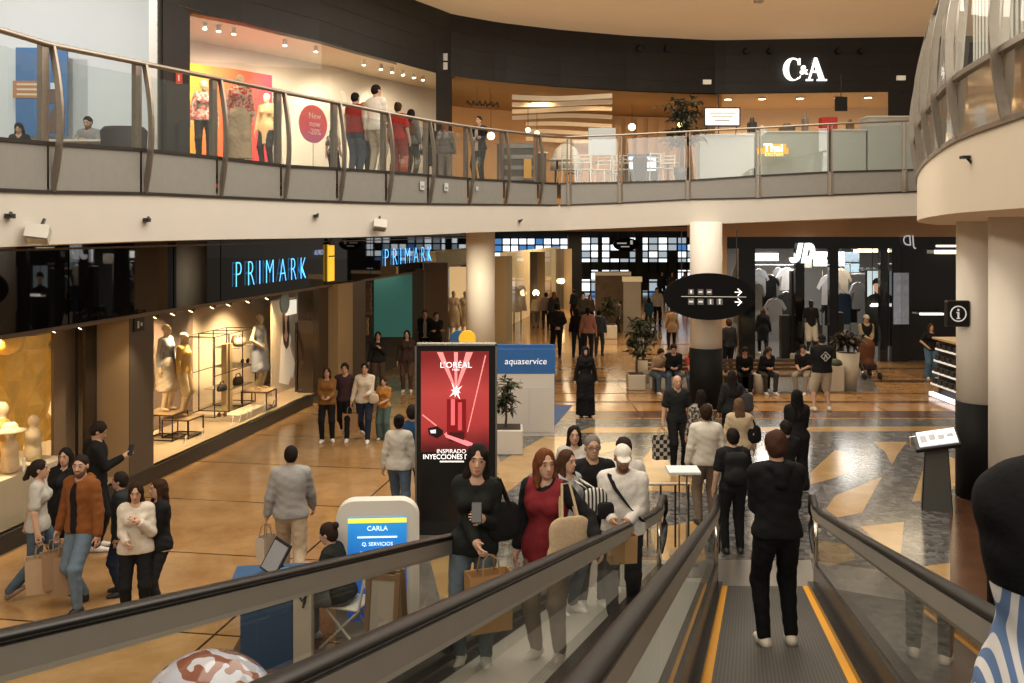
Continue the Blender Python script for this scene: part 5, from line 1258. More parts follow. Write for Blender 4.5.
# ------------------------------------------------------------------ far glazed entrance
YD=66.0
DOORG=[emat('daylight_pane',(.85,.93,1.0),1.7),emat('daylight_pane_dim',(.50,.58,.64),.8),emat('daylight_pane_blue',(.12,.34,.75),.7),mat('dim_pane',(.06,.06,.06),.1)]
b=MB(); rs=np.random.default_rng(5)
for x0,x1,nx,ya,yb,ny in ((494,568,9,238,258,3),(581,735,16,237,266,4),(581,735,16,268,302,3)):
    for i in range(nx):
        for j in range(ny):
            xa=x0+(x1-x0)*i/nx; xb=x0+(x1-x0)*(i+1)/nx; pa=ya+(yb-ya)*j/ny; pb=ya+(yb-ya)*(j+1)/ny
            k=rs.choice(4,p=[.52,.28,.03,.17]) if yb<290 else rs.choice(4,p=[.30,.25,.05,.40])
            if x0==494 and 515<xa<556 and j in(0,1): k=2 if rs.random()<.6 else 0
            b.mi=int(k); b.poly([P(xa,pb,YD),P(xb,pb,YD),P(xb,pa,YD),P(xa,pa,YD)])
tag(b.build('door_1',DOORG),kind='structure')
b=MB()
def bar(px0,py0,px1,py1,w,Y=YD-.12): 
    a=Vector(P(px0,py0,Y)); c=Vector(P(px1,py1,Y)); 
    if abs(px0-px1)<.1: b.box(((a.x+c.x)/2,Y,(a.z+c.z)/2),(w,.12,abs(a.z-c.z)))
    else: b.box(((a.x+c.x)/2,Y,(a.z+c.z)/2),(abs(a.x-c.x),.12,w))
for px in np.linspace(581,735,17): bar(px,236,px,304,.10)
for py in (237,244,251,258,266,272,282,292): bar(580,py,736,py,.10 if py not in(266,) else .55)
for px in np.linspace(494,568,10): bar(px,236,px,258,.10)
for py in (238,245,252,258): bar(494,py,570,py,.10)
bar(639,234,639,304,.5,YD-.3); bar(600,234,600,304,.3,YD-.3)
struct('trim_13',b,mat('door_frame_black',(.015,.015,.016),.4))
b=MB(); b.box2((P(568,0,58)[0],58,0),(P(582,0,58)[0],58.6,4.15)); struct('wall_far_dark',b,BLACK)
b=MB(); b.box2((P(460,0,YD)[0],YD+.3,0),(P(760,0,YD)[0],YD+.5,6)); struct('wall_far',b,BLACK)
b=MB(); q=[P(560,0,60),P(740,0,60)]; b.box2((q[0][0]-10,36,4.35),(q[1][0],66,4.5)); struct('ceiling_9',b,mat('far_soffit',(.33,.24,.15),.8))
# wall piers either side of the sports shop
YJ=31.8
b=MB(); b.box2((P(722,0,YJ)[0]-.9,YJ,0),(P(727,0,YJ)[0],YJ+.5,4.6)); b.box2((P(690,0,YJ)[0],YJ-.02,4.14),(P(1010,0,YJ)[0],YJ+.5,4.9)); struct('wall_right',b,mat('lintel_tan',(.60,.43,.27),.7,var=.05))
b=MB(); b.box2((P(727,0,YJ+6)[0],YJ+6,0),(P(1000,0,YJ+6)[0]+3,YJ+6.1,4.4)); struct('wall_sports_back',b,mat('sports_back',(.12,.115,.11),.6))
b=MB(); b.box2((P(722,0,YJ)[0],YJ,.004),(P(1000,0,YJ)[0]+3,YJ+6,.006)); struct('floor_6',b,mat('sports_floor',(.15,.14,.13),.3))
b=MB(); b.box2((P(722,0,YJ)[0],YJ+.3,4.1),(P(1000,0,YJ)[0]+3,YJ+6,4.14)); struct('ceiling_10',b,BLACK)
b=MB(); b.box2((P(727,0,YJ)[0],YJ+.02,3.75),(P(1000,0,YJ)[0],YJ+.14,4.14)); struct('trim_14',b,BLACKG)
# ------------------------------------------------------------------ sports shop
def jq(px,py,dy=0): return Vector(P(px,py,YJ+dy))
t=thing('shop_sign','white glowing slanted JD letters at the sports shop entrance','sign',tuple(jq(802,253,-.1)))
M=facing(jq(802,253,-.12),(0,-1,0))
def jd_letter(name,polys,dx):
    b=MB()
    for p in polys: b.prism([(x+.2*z+dx,z) for x,z in p],0,.06)
    b.xf(M); b.build(name,emat('jd_white',(.96,.97,1),2.0),t,False,True)
def ring(cx,cz,rx,rz,ix,iz,a0,a1,n=14):
    return [[(cx+rx*math.cos(R(a)),cz+rz*math.sin(R(a))),(cx+rx*math.cos(R(c_)),cz+rz*math.sin(R(c_))),(cx+ix*math.cos(R(c_)),cz+iz*math.sin(R(c_))),(cx+ix*math.cos(R(a)),cz+iz*math.sin(R(a)))] for a,c_ in [(a0+(a1-a0)*k/n,a0+(a1-a0)*(k+1)/n) for k in range(n)]]
jd_letter('letter',[[(0,-.13),(.15,-.13),(.15,.33),(0,.33)]]+ring(-.03,-.13,.18,.20,.03,.05,190,360),-.19)
jd_letter('letter',[[(0,-.33),(.14,-.33),(.14,.33),(0,.33)]]+ring(.13,0,.25,.33,.10,.19,-90,90),.03)
t=thing('mirrored_lettering','small reversed pale letters on the dark sports shop glass','sign',tuple(jq(909,240,-.1))); lettering('lettering','JD',.5,emat('grey_letters',(.55,.55,.55),.7),facing(jq(909,241,-.12),(0,-1,0)),t,.01,sx=-.8,shear=.1)
# black frames of the shop front
b=MB()
for px,w in ((747,.55),(800,.3),(834,.3),(884,.25),(897,.35),(905,.2)):
    q=jq(px,0); b.box((q.x,YJ+.1,1.9),(w,.2,3.8))
struct('trim_15',b,BLACKG)
b=MB(); b.box2((jq(900,0).x,YJ+.3,0),(jq(1000,0).x+2,YJ+.5,4.1)); struct('wall_right_dark',b,mat('dark_glossy_wall',(.012,.012,.012),.1,spec=.7))
b=MB(); q0=jq(868,0); q1=jq(886,0); b.poly([(q0.x,YJ+.1,0),(q1.x,YJ-.2,0),(q1.x,YJ-.2,3.7),(q0.x,YJ+.1,3.7)]); o=b.build('window_9',GLS); tag(o,kind='structure')
# light strips and strip reflections
def strip(name,label,x0,x1,py,dy,w,e,c=(1,.95,.85)):
    a=jq(x0,py,dy); d=jq(x1,py,dy); t=thing(name,label,'light',tuple((a+d)/2)); b=MB(); b.box((a+d)/2,((d-a).length,.12,w)); b.build('tube',emat('strip_%s'%label[:24],c,e),t,False,True); b=MB(); b.box((a+d)/2+Vector((0,.1,w*.5+.03)),((d-a).length+.1,.1,.05)); b.build('housing',BLACK,t,False,True); b=MB(); dy>.1 and [b.cyl((q.x,q.y+.1,q.z+w*.5+.05),(q.x,q.y+.1,4.13),.012,n=5) for q in(a.lerp(d,.1),a.lerp(d,.9))]; b.build('suspension',BLACK,t,False,True)
strip('light_strip','long white light panel over the left clothes rails of the sports shop',752,778,257,2.0,.26,3.2)
strip('light_strip','upper warm light strip at the top right of the sports shop',858,892,247,1.2,.12,5,(1,.85,.6)); strip('light_strip','lower warm light strip at the top right of the sports shop',854,893,251,1.6,.08,4,(1,.85,.6))
strip('light_strip','upper light strip reflected on the dark wall by the round columns',936,958,246,.02,.06,4,(1,.85,.6)); strip('light_strip','lower light strip on the dark wall by the round columns',935,960,252,.02,.12,4,(1,.85,.6))  # glowing strips stand in for reflections in the dark wall
strip('light_strip','thin white strip on the dark wall left of the information sign',920,943,314,.02,.06,3); strip('light_strip','short white strip below the waist of the woman in wide jeans',938,950,347,.02,.08,3)
strip('light_strip','white strip at the foot of the portrait screen',872,886,305,.6,.10,4)
# garments on rails
def tee(label,px,py,dy,w,h,c,sl=True,grp='clothes on the sports shop rails',nm='hanging_tshirt'):
    q=jq(px,py,dy); t=thing(nm,label,'clothing',tuple(q),rng.uniform(-.4,.4),grp)
    b=MB(); hw=w/2
    out=[(-hw*.25,0),(-hw*.8,-.06*h/.7),(-hw*1.35,-.30*h/.7),(-hw*1.05,-.36*h/.7),(-hw*.78,-.24*h/.7),(-hw*.82,-h),(hw*.82,-h),(hw*.78,-.24*h/.7),(hw*1.05,-.36*h/.7),(hw*1.35,-.30*h/.7),(hw*.8,-.06*h/.7),(hw*.25,0),(0,-.04)]
    if not sl: out=[(-hw*.3,0),(-hw*.7,-.05),(-hw*.85,-h),(hw*.85,-h),(hw*.7,-.05),(hw*.3,0)]
    n=len(out); v=[(x,-.05-.03*math.cos(x/hw*1.4),z) for x,z in out]+[(x,.05,z) for x,z in out]
    b._add(v,[tuple(range(n-1,-1,-1)),tuple(range(n,2*n))]+[(i,(i+1)%n,n+(i+1)%n,n+i) for i in range(n)]); b.build('cloth',fab(c),t)
    b=MB(); b.tube([(-hw*.5,0,-.03),(0,0,.03),(hw*.5,0,-.03)],.008,5); b.cyl((0,0,.03),(0,0,.12),.006,n=5); b.build('hanger',CHROME,t)
wt=(.55,.55,.56); gy=(.28,.29,.30); bk=(.02,.02,.022); cr=(.6,.52,.42); nv=(.03,.05,.09)
for px,py,dy,w,h,c,lab in ((759,269,2,.6,.85,gy,'grey t-shirt hung under the long light panel, far left'),(770,275,2.4,.55,.8,bk,'black t-shirt under the long light panel, second'),(778,268,2.6,.4,.95,gy,'narrow grey top hung in the middle of the left rail'),(787,268,2.2,.68,.78,wt,'white t-shirt hung left of the glowing letters'),(756,283,1.2,.5,.95,gy,'pale jacket sleeve at the left edge of the sports shop'),(775,298,2,.6,.85,(.33,.33,.33),'pale grey patterned t-shirt hung low on the left wall'),(767,290,2.6,.6,.7,bk,'black top hung below the left rail'),(740,262,1,.45,1.1,gy,'grey jacket left of the black door post'),(738,300,1.2,.4,.8,(.25,.2,.13),'khaki trousers hung at the left end of the sports shop'),(829,275,2,.62,1.05,wt,'white t-shirt hung under the white logo box'),(841,269,2.1,.62,.95,cr,'cream t-shirt right of the white one under the logo box'),(843,293,2.0,.6,1.1,nv,'navy trousers hung below the cream t-shirt'),(833,300,2.3,.7,.9,bk,'black garment hung below the white t-shirt'),(858,282,2,.55,.95,gy,'grey top hung left of the portrait screen'),(851,300,2.4,.5,.8,bk,'black garment hung left of the portrait screen'),(786,292,3,.7,1.0,bk,'black clothes hung below the white t-shirt'),(797,268,3,.4,.5,wt,'small white top behind the letters')):
    tee(lab,px,py,dy,w,h,c)
q=jq(825,268,2.6)
for x0,x1,z,lab in ((752,795,268,'chrome clothes rail across the left of the sports shop'),(822,850,267,'chrome clothes rail under the logo box')):
    a=jq(x0,z-3,2.2); d=jq(x1,z-3,2.2); t=thing('clothes_rail',lab,'rail',(a.x,a.y,0)); b=MB(); b.cyl(a,d,.02,n=8); b.build('bar',CHROME,t,False,True); b=MB(); b.cyl((a.x,a.y,0),a,.02,n=8); b.cyl((d.x,d.y,0),d,.02,n=8); b.build('upright',CHROME,t,False,True)
t=thing('logo_box','white lit box with a small black three-leaf mark in the sports shop','sign',tuple(jq(829,259,1.6))); M=facing(jq(829,259,1.6),(0,-1,0)); b=MB(); b.box((0,0,0),(1.05,.5,.12)); b.xf(M); b.build('panel',emat('logo_white',(.85,.87,.9),.9),t,False,True); b=MB()
for a in(-38,0,38):
    c_,s_=math.cos(R(a)),math.sin(R(a)); pts=[]
    for k in range(12):
        u_=.045*math.cos(k*PI/6); v_=.075+.085*math.sin(k*PI/6); pts.append((u_*c_+v_*s_,v_*c_-u_*s_-.06))
    b.prism(pts,.062,.07)
b.xf(M); b.build('emblem',BLACK,t,False,True); b=MB(); q_=jq(829,259,1.6); [b.cyl((q_.x+o_,q_.y,q_.z+.25),(q_.x+o_,q_.y,4.13),.015,n=5) for o_ in(-.4,.4)]; b.build('suspension',BLACK,t,False,True); b=MB(); 
for k in range(3): b.box((0,-.03-k*.03,.075),(.3,.012,.005))
b.xf(M); b.build('stripe',emat('logo_white',(.85,.87,.9),.9),t,False,True)
for px,py,w,h,c,e,lab in ((852,257,.5,.35,(.12,.16,.2),.3,'grey-blue image panel right of the logo box'),(852,268,.5,.30,(.2,.28,.34),.4,'pale blue image panel below the grey one right of the logo box'),(803,262,.6,.4,(.3,.25,.2),.3,'brown image panel behind the glowing letters')):
    q=jq(px,py,2.4); t=thing('image_panel',lab,'panel',tuple(q)); b=MB(); b.box(q,(w,.06,h)); b.build('panel',mat('img_%d_%d'%(px,py),c,.5,var=.6,scale=6,emit=c,estr=e),t,False,True); b=MB(); b.cyl((q.x,q.y,q.z+h*.4),(q.x,q.y,4.13),.012,n=5); b.build('suspension',BLACK,t,False,True)
# caps / shoes shelf
for i in range(5):
    q=jq(862+i*6,270,2.2); t=thing('sports_cap',['first','second','third','fourth','fifth'][i]+' dark cap from the left on the shelf under the warm strips','cap',tuple(q),group='caps on the shelf'); b=MB(); b.sphere((0,0,0),.11,12,8,(1,1,.8)); b.build('crown',fab((.03,.03,.032)),t,True); b=MB(); b.sphere((0,-.12,-.02),.09,10,6,(.9,1,.2)); b.build('brim',fab((.03,.03,.032)),t,True)
q=jq(874,274,2.2); t=thing('cap_shelf','pale shelf carrying dark caps in the sports shop','shelf',tuple(q)); b=MB(); b.box(q,(1.5,.4,.05)); b.build('board',mat('shelf_pale',(.35,.33,.3),.5),t,False,True)
# portrait screen
def portrait():
    q=jq(875,300,1.0); t=thing('portrait_screen','lit screen showing a dark-haired man in a black top in the sports shop','screen',(q.x,q.y,0)); M=facing(jq(877,290,1.0),(-.1,-1,0))
    z=lambda py:-(py-290)/F*(YJ+1); X_=lambda px:(px-877)/F*(YJ+1)
    b=MB(); b.box((0,z(308),0),(.78,2.6,.06)); b.xf(M); b.build('housing',BLACK,t,False,True)
    b=MB(); b.box((0,z(284),.035),(.66,.9,.01)); b.xf(M); b.build('picture_background',emat('portrait_bg',(.62,.75,.80),.9),t,False,True)
    def fl(nm,pts,m,e): b=MB(); b.prism([(X_(x),z(y)) for x,y in pts],.042+e,.044+e); b.xf(M); b.build(nm,m,t,False,True)
    fl('printed_top',[(866,303),(867,297),(872,294),(880,294),(886,297),(887,303),(887,330),(866,330)],mat('print_black',(.015,.015,.016),.6),0)
    fl('printed_face',[(873,284),(874,292),(877,295.5),(880,292),(881,284),(879,281),(875,281)],mat('print_skin2',(.5,.3,.2),.6,emit=(.5,.3,.2),estr=1.0),.003)
    fl('printed_hair',[(872,286),(872,281),(875,278),(880,278),(882,282),(881.5,286),(880.5,283),(874,283.5)],mat('print_black',(.015,.015,.016)),.006); fl('printed_beard',[(874,291),(877,293.5),(880,291),(880,294),(877,296.5),(874,294)],mat('print_beard',(.06,.035,.025)),.006)
    b=MB(); b.box((0,z(305.5),.05),(.5,.07,.004)); b.xf(M); b.build('caption',emat('caption_white',(.9,.9,.9),1.2),t,False,True)
portrait()
for px,lab in ((904,'tall narrow grey photo panel right of the portrait screen'),(897,'tall pale blue lit panel beside the dark posts')):
    q=jq(px,295,.0); t=thing('photo_panel',lab,'panel',(q.x,q.y,0)); b=MB(); b.box((q.x,YJ-.05,2.1),(.26,.06,1.7)); b.build('panel',mat('photo_%d'%px,(.25,.27,.3) if px==904 else (.35,.40,.50),.3,var=.7,scale=5,emit=(.25,.27,.32),estr=.35),t,False,True)
person('mannequin in a black t-shirt and white shorts on a low plinth in the sports shop',(jq(808,0,-.05).x,YJ-.35,.3),185,1.8,mann=BLACK,hair='none',cat='mannequin',name='mannequin',vox=.018,top='tee',tcol=bk,bottom='shorts',bcol=(.6,.58,.52),shoe=(.7,.7,.68))
q=jq(808,0,-.35); t=thing('plinth','low white plinth under the sports shop mannequin','plinth',(q.x,q.y,0)); b=MB(); b.box((0,0,.15),(1.0,.7,.3),bev=.03); b.build('body',mat('plinth_grey',(.4,.39,.37),.4),t)
for px,py,hh,c,lab in ((795,352,3.0,(.02,.02,.022),'black rail column below the glowing letters'),(838,350,1.6,(.03,.03,.03),'dark narrow display stand in front of the cream t-shirt'),(785,330,1.5,(.02,.02,.02),'black clothes stand left of the mannequin'),(816,322,1.2,(.12,.12,.12),'grey display stand right of the mannequin')):
    q=jq(px,0,.6); t=thing('display_stand',lab,'display stand',(q.x,q.y,0)); b=MB(); b.box((0,0,hh*.5),(.32,.3,hh),bev=.02); b.build('body',mat('stand_%d'%px,c,.4,var=.4,scale=9),t); b=MB(); b.box((0,0,.03),(.45,.45,.06)); b.build('base',BLACK,t)
# ------------------------------------------------------------------ suspended oval signs
ICON=emat('icon_grey',(.62,.62,.60),.5); ARW=emat('arrow_white',(.85,.84,.8),1.0)
def oval(label,px,py,Y,w,h,n,big):
    c=Vector(P(px,py,Y)); t=thing('hanging_oval_sign',label,'sign',tuple(c)); M=facing(c,n)
    b=MB(); pts=[(w/2*math.cos(2*PI*i/48),h/2*math.sin(2*PI*i/48)) for i in range(48)]; b.prism(pts,-.06,.06); b.xf(M); b.build('panel',mat('sign_black',(.006,.006,.007),.7,spec=.12),t,False,True)
    b=MB()
    for k in(-.3*w,.3*w): q=M@Vector((k,h*.3,0)); b.cyl(q,(q.x,q.y,4.35),.012,n=6)
    b.build('cable',DARK,t,False,True)
    if big:
        for k,dx in enumerate((-.42,-.20,.0)):
            b=MB(); b.box((dx,.11,.065),(.13,.13,.006)); b.xf(M); ic=b.build('icon',mat('icon_dark',(.16,.16,.155),.4),t,False,True); b=MB(); b.box((dx,.115,.07),(.05,.08,.004)) if k==0 else b.box((dx,.11,.07),(.09,.035,.004)); b.xf(M); b.build('pictogram',ICON,t,False,True).parent=ic
        for k,dx in enumerate((-.42,-.20,.03,.24)):
            b=MB(); b.box((dx,-.12,.065),(.14,.14,.006)); b.xf(M); ic=b.build('icon',mat('icon_dark',(.16,.16,.155),.4),t,False,True); b=MB(); (b.box((dx,-.12,.07),(.10,.04,.004)) if k in(0,1) else b.box((dx,-.12,.07),(.035,.11,.004))); 
            if k==3: b.box((dx,-.065,.07),(.05,.03,.004))
            b.xf(M); b.build('pictogram',ICON,t,False,True).parent=ic
        b=MB(); b.box((.1,0,.066),(1.5,.012,.006)); b.xf(M); b.build('rule',ICON,t,False,True)
        for dy in(.11,-.12):
            b=MB(); b.box((.66,dy,.067),(.15,.026,.006)); 
            for s_ in(-1,1): b.box((.70,dy+s_*.037,.067),(.13,.026,.006),M=Matrix.Rotation(-s_*PI/4,4,'Z'))
            b.xf(M); b.build('arrow',ARW,t,False,True)
    else:
        lettering('lettering','Lidl P',.2,ICON,M@Matrix.Translation((.0,.05,.07)),t,.003) if False else None
        b=MB(); b.box((-.2,.06,.07),(.45,.06,.006)); b.box((.25,.1,.07),(.12,.2,.006)); b.box((-.05,-.1,.07),(.4,.05,.006)); b.xf(M); b.build('pictogram',ICON,t,False,True)
oval('large black hanging oval sign with two white right-pointing arrows and icons',709,296.5,22.6,2.12,1.10,(-.12,-1,0),True)
oval('small black oval sign hanging far away before the glazed entrance',626,244.5,45,1.2,.62,(0,-1,0),False)
c=Vector(P(957,313.5,15.4)); t=thing('information_sign','square black sign with a white letter i in a ring, mounted on the column','sign',tuple(c)); M=facing(c,(-.05,-1,0)); b=MB(); b.box((0,0,0),(.38,.42,.10),bev=.02); b.xf(M); b.build('panel',BLACK,t,False,True)
b=MB(); b.tube([(.12*math.cos(2*PI*i/32),.12*math.sin(2*PI*i/32),.055) for i in range(33)],.011,6,False); b.xf(M); b.build('ring',ICON,t,False,True); b=MB(); b.box((0,-.025,.055),(.03,.10,.006)); b.box((-.015,.02,.055),(.04,.016,.006)); b.box((0,-.075,.055),(.06,.016,.006)); b.cyl((0,.06,.052),(0,.06,.058),.02,n=12); b.xf(M); b.build('letter',ICON,t,False,True)
b=MB(); b.cyl(c+Vector((.19,0,0)),c+Vector((.30,.1,0)),.02,n=8); b.build('bracket',CHROME,t,False,True)
# ------------------------------------------------------------------ illuminated advert
def advert():
    Y=13.6; x0,x1=P(415,0,Y)[0],P(497,0,Y)[0]; zt=H-(344-HZ)/F*Y; cx=(x0+x1)/2; w=x1-x0
    t=thing('advertising_totem','tall black digital advert showing a red cosmetics picture','advert',(cx,Y,0),0)
    b=MB(); b.box((0,.12,zt/2),(w,.24,zt),bev=.02); b.build('housing',mat('totem_black',(.012,.012,.012),.25),t)
    b=MB(); 
    for s_ in(-1,1): b.box((s_*(w/2-.012),-.005,zt/2),(.024,.03,zt)); 
    b.box((0,-.005,zt-.012),(w,.03,.024)); b.build('bezel',mat('totem_edge',(.22,.21,.18),.35,.6),t)
    S=w/82; X_=lambda px:(px-456)*S; Z_=lambda py:H-(py-HZ)/F*Y
    def fl(nm,pts,m,e=0): b=MB(); b._add([(X_(x),-.012-.002*e,Z_(y)) for x,y in pts],[tuple(range(len(pts)))]); return b.build(nm,m,t)
    RED=grad_mat('advert_red',[(0,(.01,.004,.004)),(.10,(.10,.01,.012)),(.32,(.42,.045,.045)),(.65,(.47,.06,.06)),(1,(.20,.014,.016))],'Z',e=.42,noise=.12)
    fl('screen',[(421,452),(489,452),(489,351),(421,351)],RED)
    fl('screen_lower',[(421,520),(489,520),(489,452),(421,452)],mat('advert_lower_black',(.006,.006,.006),.2),1)
    PK=emat('beam_pink',(.80,.28,.28),.75); PW=emat('beam_white',(1,.85,.82),1.3)
    for p in ([(437,352),(443,352),(455,385),(453,386)],[(454,352),(458,352),(457,388),(455,388)],[(466,352),(473,352),(458,388),(456,388)],[(485,355),(486.3,355),(468,432),(467,432)],[(422,415),(423,414),(437,425),(436,426)],[(445,434),(446,432),(473,443),(472,446)]): fl('light_beam',p,PK,2)
    for k in range(8):
        a=k*PI/4+.2; r=8 if k%2 else 5; fl('starburst',[(456+r*math.cos(a),391+r*1.3*math.sin(a)),(456+1.6*math.cos(a+.8),391+1.6*math.sin(a+.8)),(456+1.6*math.cos(a-.8),391+1.6*math.sin(a-.8))],PW,4)
    b=MB(); b.lathe([(3.2*S,-.0),(3.2*S,.004)],(0,0,0),16); b.xf(Matrix.Translation((X_(456),-.02,Z_(391)))@Matrix.Rotation(PI/2,4,'X')); b.build('starburst',PW,t)
    fl('printed_bottle',[(447,399),(466,399),(466,437),(447,437)],mat('bottle_red',(.20,.008,.012),.3,emit=(.25,.01,.015),estr=.5),3)
    fl('printed_bottle',[(451,399),(455,399),(455,425),(451,425)],emat('bottle_glint',(.75,.15,.16),.7),4); fl('printed_bottle',[(458,402),(462,402),(462,430),(458,430)],emat('bottle_glint2',(.6,.08,.09),.6),4)
    fl('printed_cap',[(449,432),(464,432),(464,441),(449,441)],mat('bottle_dark',(.05,.01,.012),.4,emit=(.1,.01,.012),estr=.3),4)
    fl('printed_dropper',[(428,428),(437,426),(443,430),(443,434),(437,438),(429,434)],mat('dropper',(.02,.012,.014),.3),4); fl('printed_dropper',[(430,430),(436,429),(436,433),(431,433)],emat('dropper_glint',(.7,.65,.75),.8),5); fl('printed_dropper',[(444,433),(473,443),(468,446),(446,437)],emat('dropper_tip',(.85,.25,.28),.8),5)
    WT=emat('advert_text',(.95,.92,.92),1.0)
    def tx(s_,px,py,sz,bold=.0,sx=1): o=lettering('lettering',s_,sz,WT,Matrix.Translation((X_(px),-.03,Z_(py)))@Matrix.Rotation(PI/2,4,'X'),None,.002,bold=bold,sx=sx); o.parent=t
    tx("L'ORÉAL",456,365,.115,.0,1.05); tx('PARIS',456,369.5,.042); tx('INSPIRADO EN',456,451,.082,.0); tx('INYECCIONES DE IDAD',456,456.5,.095,.001,.93); fl('text_line',[(440,460.4),(464,460.4),(464,461.8),(440,461.8)],WT,6)
advert()
# ------------------------------------------------------------------ water-service stand
Y=20.4; x0,x1=P(497,0,Y)[0],P(554,0,Y)[0]; t=thing('promotion_stand','white cabinet stand with a blue board lettered aquaservice','stand',((x0+x1)/2,Y,0)); w=x1-x0
b=MB(); b.box((0,.1,.66),(w,.5,1.32)); b.build('cabinet',mat('stand_white',(.58,.56,.52),.45,var=.03,scale=3),t); b=MB(); b.box((-.19,-.155,.55),(.50,.015,.95)); b.build('door',mat('stand_door',(.55,.53,.5),.45),t); b=MB(); b.box((.33,-.155,.55),(.50,.015,.95)); b.build('door',mat('stand_door',(.55,.53,.5),.45),t)
BL=mat('service_blue',(.025,.11,.30),.45,emit=(.025,.11,.3),estr=.15); b=MB(); b.box((0,.30,.95),(w+.05,.08,1.85)); b.build('back_board',BL,t); b=MB(); b.box((0,-.13,1.57),(w+.04,.05,.52)); b.build('header_board',BL,t)
o=lettering('lettering','aquaservice',.19,emat('service_white',(.85,.87,.85),.45),Matrix.Translation((0,-.17,1.57))@Matrix.Rotation(PI/2,4,'X'),None,.004,shear=.12); o.parent=t
tree('potted_plant','dark leafy plant in a white cube pot between advert and blue stand',(P(507,0,18.8)[0],18.8,0),1.45,.32,260,LEAFD,pot=(.62,.48,'box',mat('pot_white',(.55,.53,.48),.5)),L=.16)
Y=22.5; p=Vector(P(463,338,Y)); t=thing('round_sign','round yellow and blue balloon-like sign above the advert','sign',(p.x,p.y,0)); b=MB(); b.cyl((-.11,0,p.z-.02),(-.11,.12,p.z-.02),.19,n=24); b.build('disc',mat('disc_blue',(.02,.10,.26),.5),t); b=MB(); b.cyl((.10,-.05,p.z-.02),(.10,.05,p.z-.02),.20,n=24); b.build('disc',mat('disc_yellow',(.75,.47,.03),.5,emit=(.75,.47,.03),estr=.25),t); b=MB(); b.cyl((0,.06,0),(0,.06,p.z-.15),.03); b.build('pole',DARK,t)
# ------------------------------------------------------------------ kiosk, table, easel, sphere
KX,KY=P(378,0,10.3)[0],10.3
t=thing('touch_kiosk','white rounded kiosk with a bright blue screen beside the walkway','kiosk',(KX,KY,0),R(4))
def rrect(w,h,r,n=8):
    o=[]
    for cx_,cy_,a0 in ((w/2-r,h-r,0),(-w/2+r,h-r,90)):
        for k in range(n+1): a=R(a0+90*k/n); o.append((cx_+r*math.cos(a),cy_+r*math.sin(a)))
    return o+[(-w/2,0),(w/2,0)]
b=MB(); b.prism(rrect(.88,1.44,.2),-.09,.09); b.xf(Matrix.Rotation(PI/2,4,'X')); b.build('shell',mat('kiosk_white',(.66,.65,.60),.4,var=.02,scale=3),t)
b=MB(); b.box((0,-.095,.72),(.62,.012,1.10)); b.build('screen',grad_mat('kiosk_blue',[(0,(.012,.07,.33)),(.6,(.015,.15,.52)),(1,(.03,.30,.70))],'Z',e=.7),t)
b=MB(); b.box((0,-.104,1.235),(.62,.004,.05)); b.build('banner',emat('kiosk_yellow',(.75,.75,.1),.9),t)
WT=emat('kiosk_text',(.75,.9,1),1.1)
for s_,z,sz in (('CARLA',1.15,.07),('Q. SERVICIOS',.985,.055)):
    o=lettering('lettering',s_,sz,WT,Matrix.Translation((0,-.106,z))@Matrix.Rotation(PI/2,4,'X'),None,.001); o.parent=t
b=MB()
for zz,w_ in((1.06,.42),(.90,.36),(.60,.30),(.52,.2)): b.box((0,-.106,zz),(w_,.003,.016))
b.build('text_line',WT,t)
TX,TY=P(272,0,9.45)[0],9.45
t=thing('promotion_table','narrow counter with dark blue front panel and white end, beside the seated woman','counter',(TX,TY,0),R(8))
b=MB(); b.box((-.05,0,.41),(.50,.05,.82)); b.build('front_panel',mat('table_blue',(.02,.065,.15),.6,var=.1,scale=12,bump=.1),t); b=MB(); b.box((.30,.15,.41),(.17,.55,.82)); b.build('end_panel',mat('table_white',(.45,.42,.36),.5),t); b=MB(); b.box((-.02,.25,.83),(.78,.62,.02)); b.build('tabletop',mat('table_top_blue',(.03,.09,.19),.5),t)
b=MB(); b.tube([(.27,-.135,.76),(.30,-.14,.70),(.34,-.14,.76),(.31,-.14,.64)],.012,5); b.build('printed_mark',BLACK,t)
t=thing('tilted_tablet','grey tilted tablet with dark rim on the blue counter','tablet',(P(276,0,9.75)[0],9.75,.84),R(-35)); b=MB(); b.box((0,.0,.16),(.26,.02,.34),M=Matrix.Rotation(R(-28),4,'X')@Matrix.Rotation(R(12),4,'Y')); b.build('frame',DARK,t); b=MB(); b.box((0,-.015,.16),(.22,.01,.29),M=Matrix.Rotation(R(-28),4,'X')@Matrix.Rotation(R(12),4,'Y')); b.build('screen',mat('tablet_grey',(.25,.26,.27),.3),t); b=MB(); b.cyl((0,.1,0),(0,.02,.18),.015,n=8); b.build('stand',DARK,t)
t=thing('brochure_holder','blue and white perforated leaflet tray on the counter','tray',(P(302,0,9.7)[0],9.62,.84),R(8)); b=MB(); b.box((0,0,.04),(.42,.18,.08),bev=.01); b.build('tray',mat('tray_blue',(.08,.28,.5),.5),t); b=MB(); 
for i in range(8):
    for k in range(2): b.box((-.17+i*.05,-.092,.025+k*.03),(.03,.004,.015))
b.build('slot',WHITE,t)
t=thing('folding_stool','white folding chair under the seated woman in black','chair',(P(350,0,10.0)[0],10.0,0),R(70)); b=MB(); b.box((0,0,.45),(.42,.38,.03),bev=.01); b.build('seat',WHITE,t)
for s_ in(-.18,.18):
    b=MB(); b.cyl((s_,-.25,0),(s_,.2,.44),.014,n=8); b.build('leg',WHITE,t); b=MB(); b.cyl((s_,.25,0),(s_,-.2,.44),.014,n=8); b.build('leg',WHITE,t)
    b=MB(); b.cyl((s_,-.2,.44),(s_,-.28,.85),.014,n=8); b.build('back_upright',WHITE,t)
b=MB(); b.box((0,-.27,.76),(.38,.02,.14)); b.build('backrest',WHITE,t)
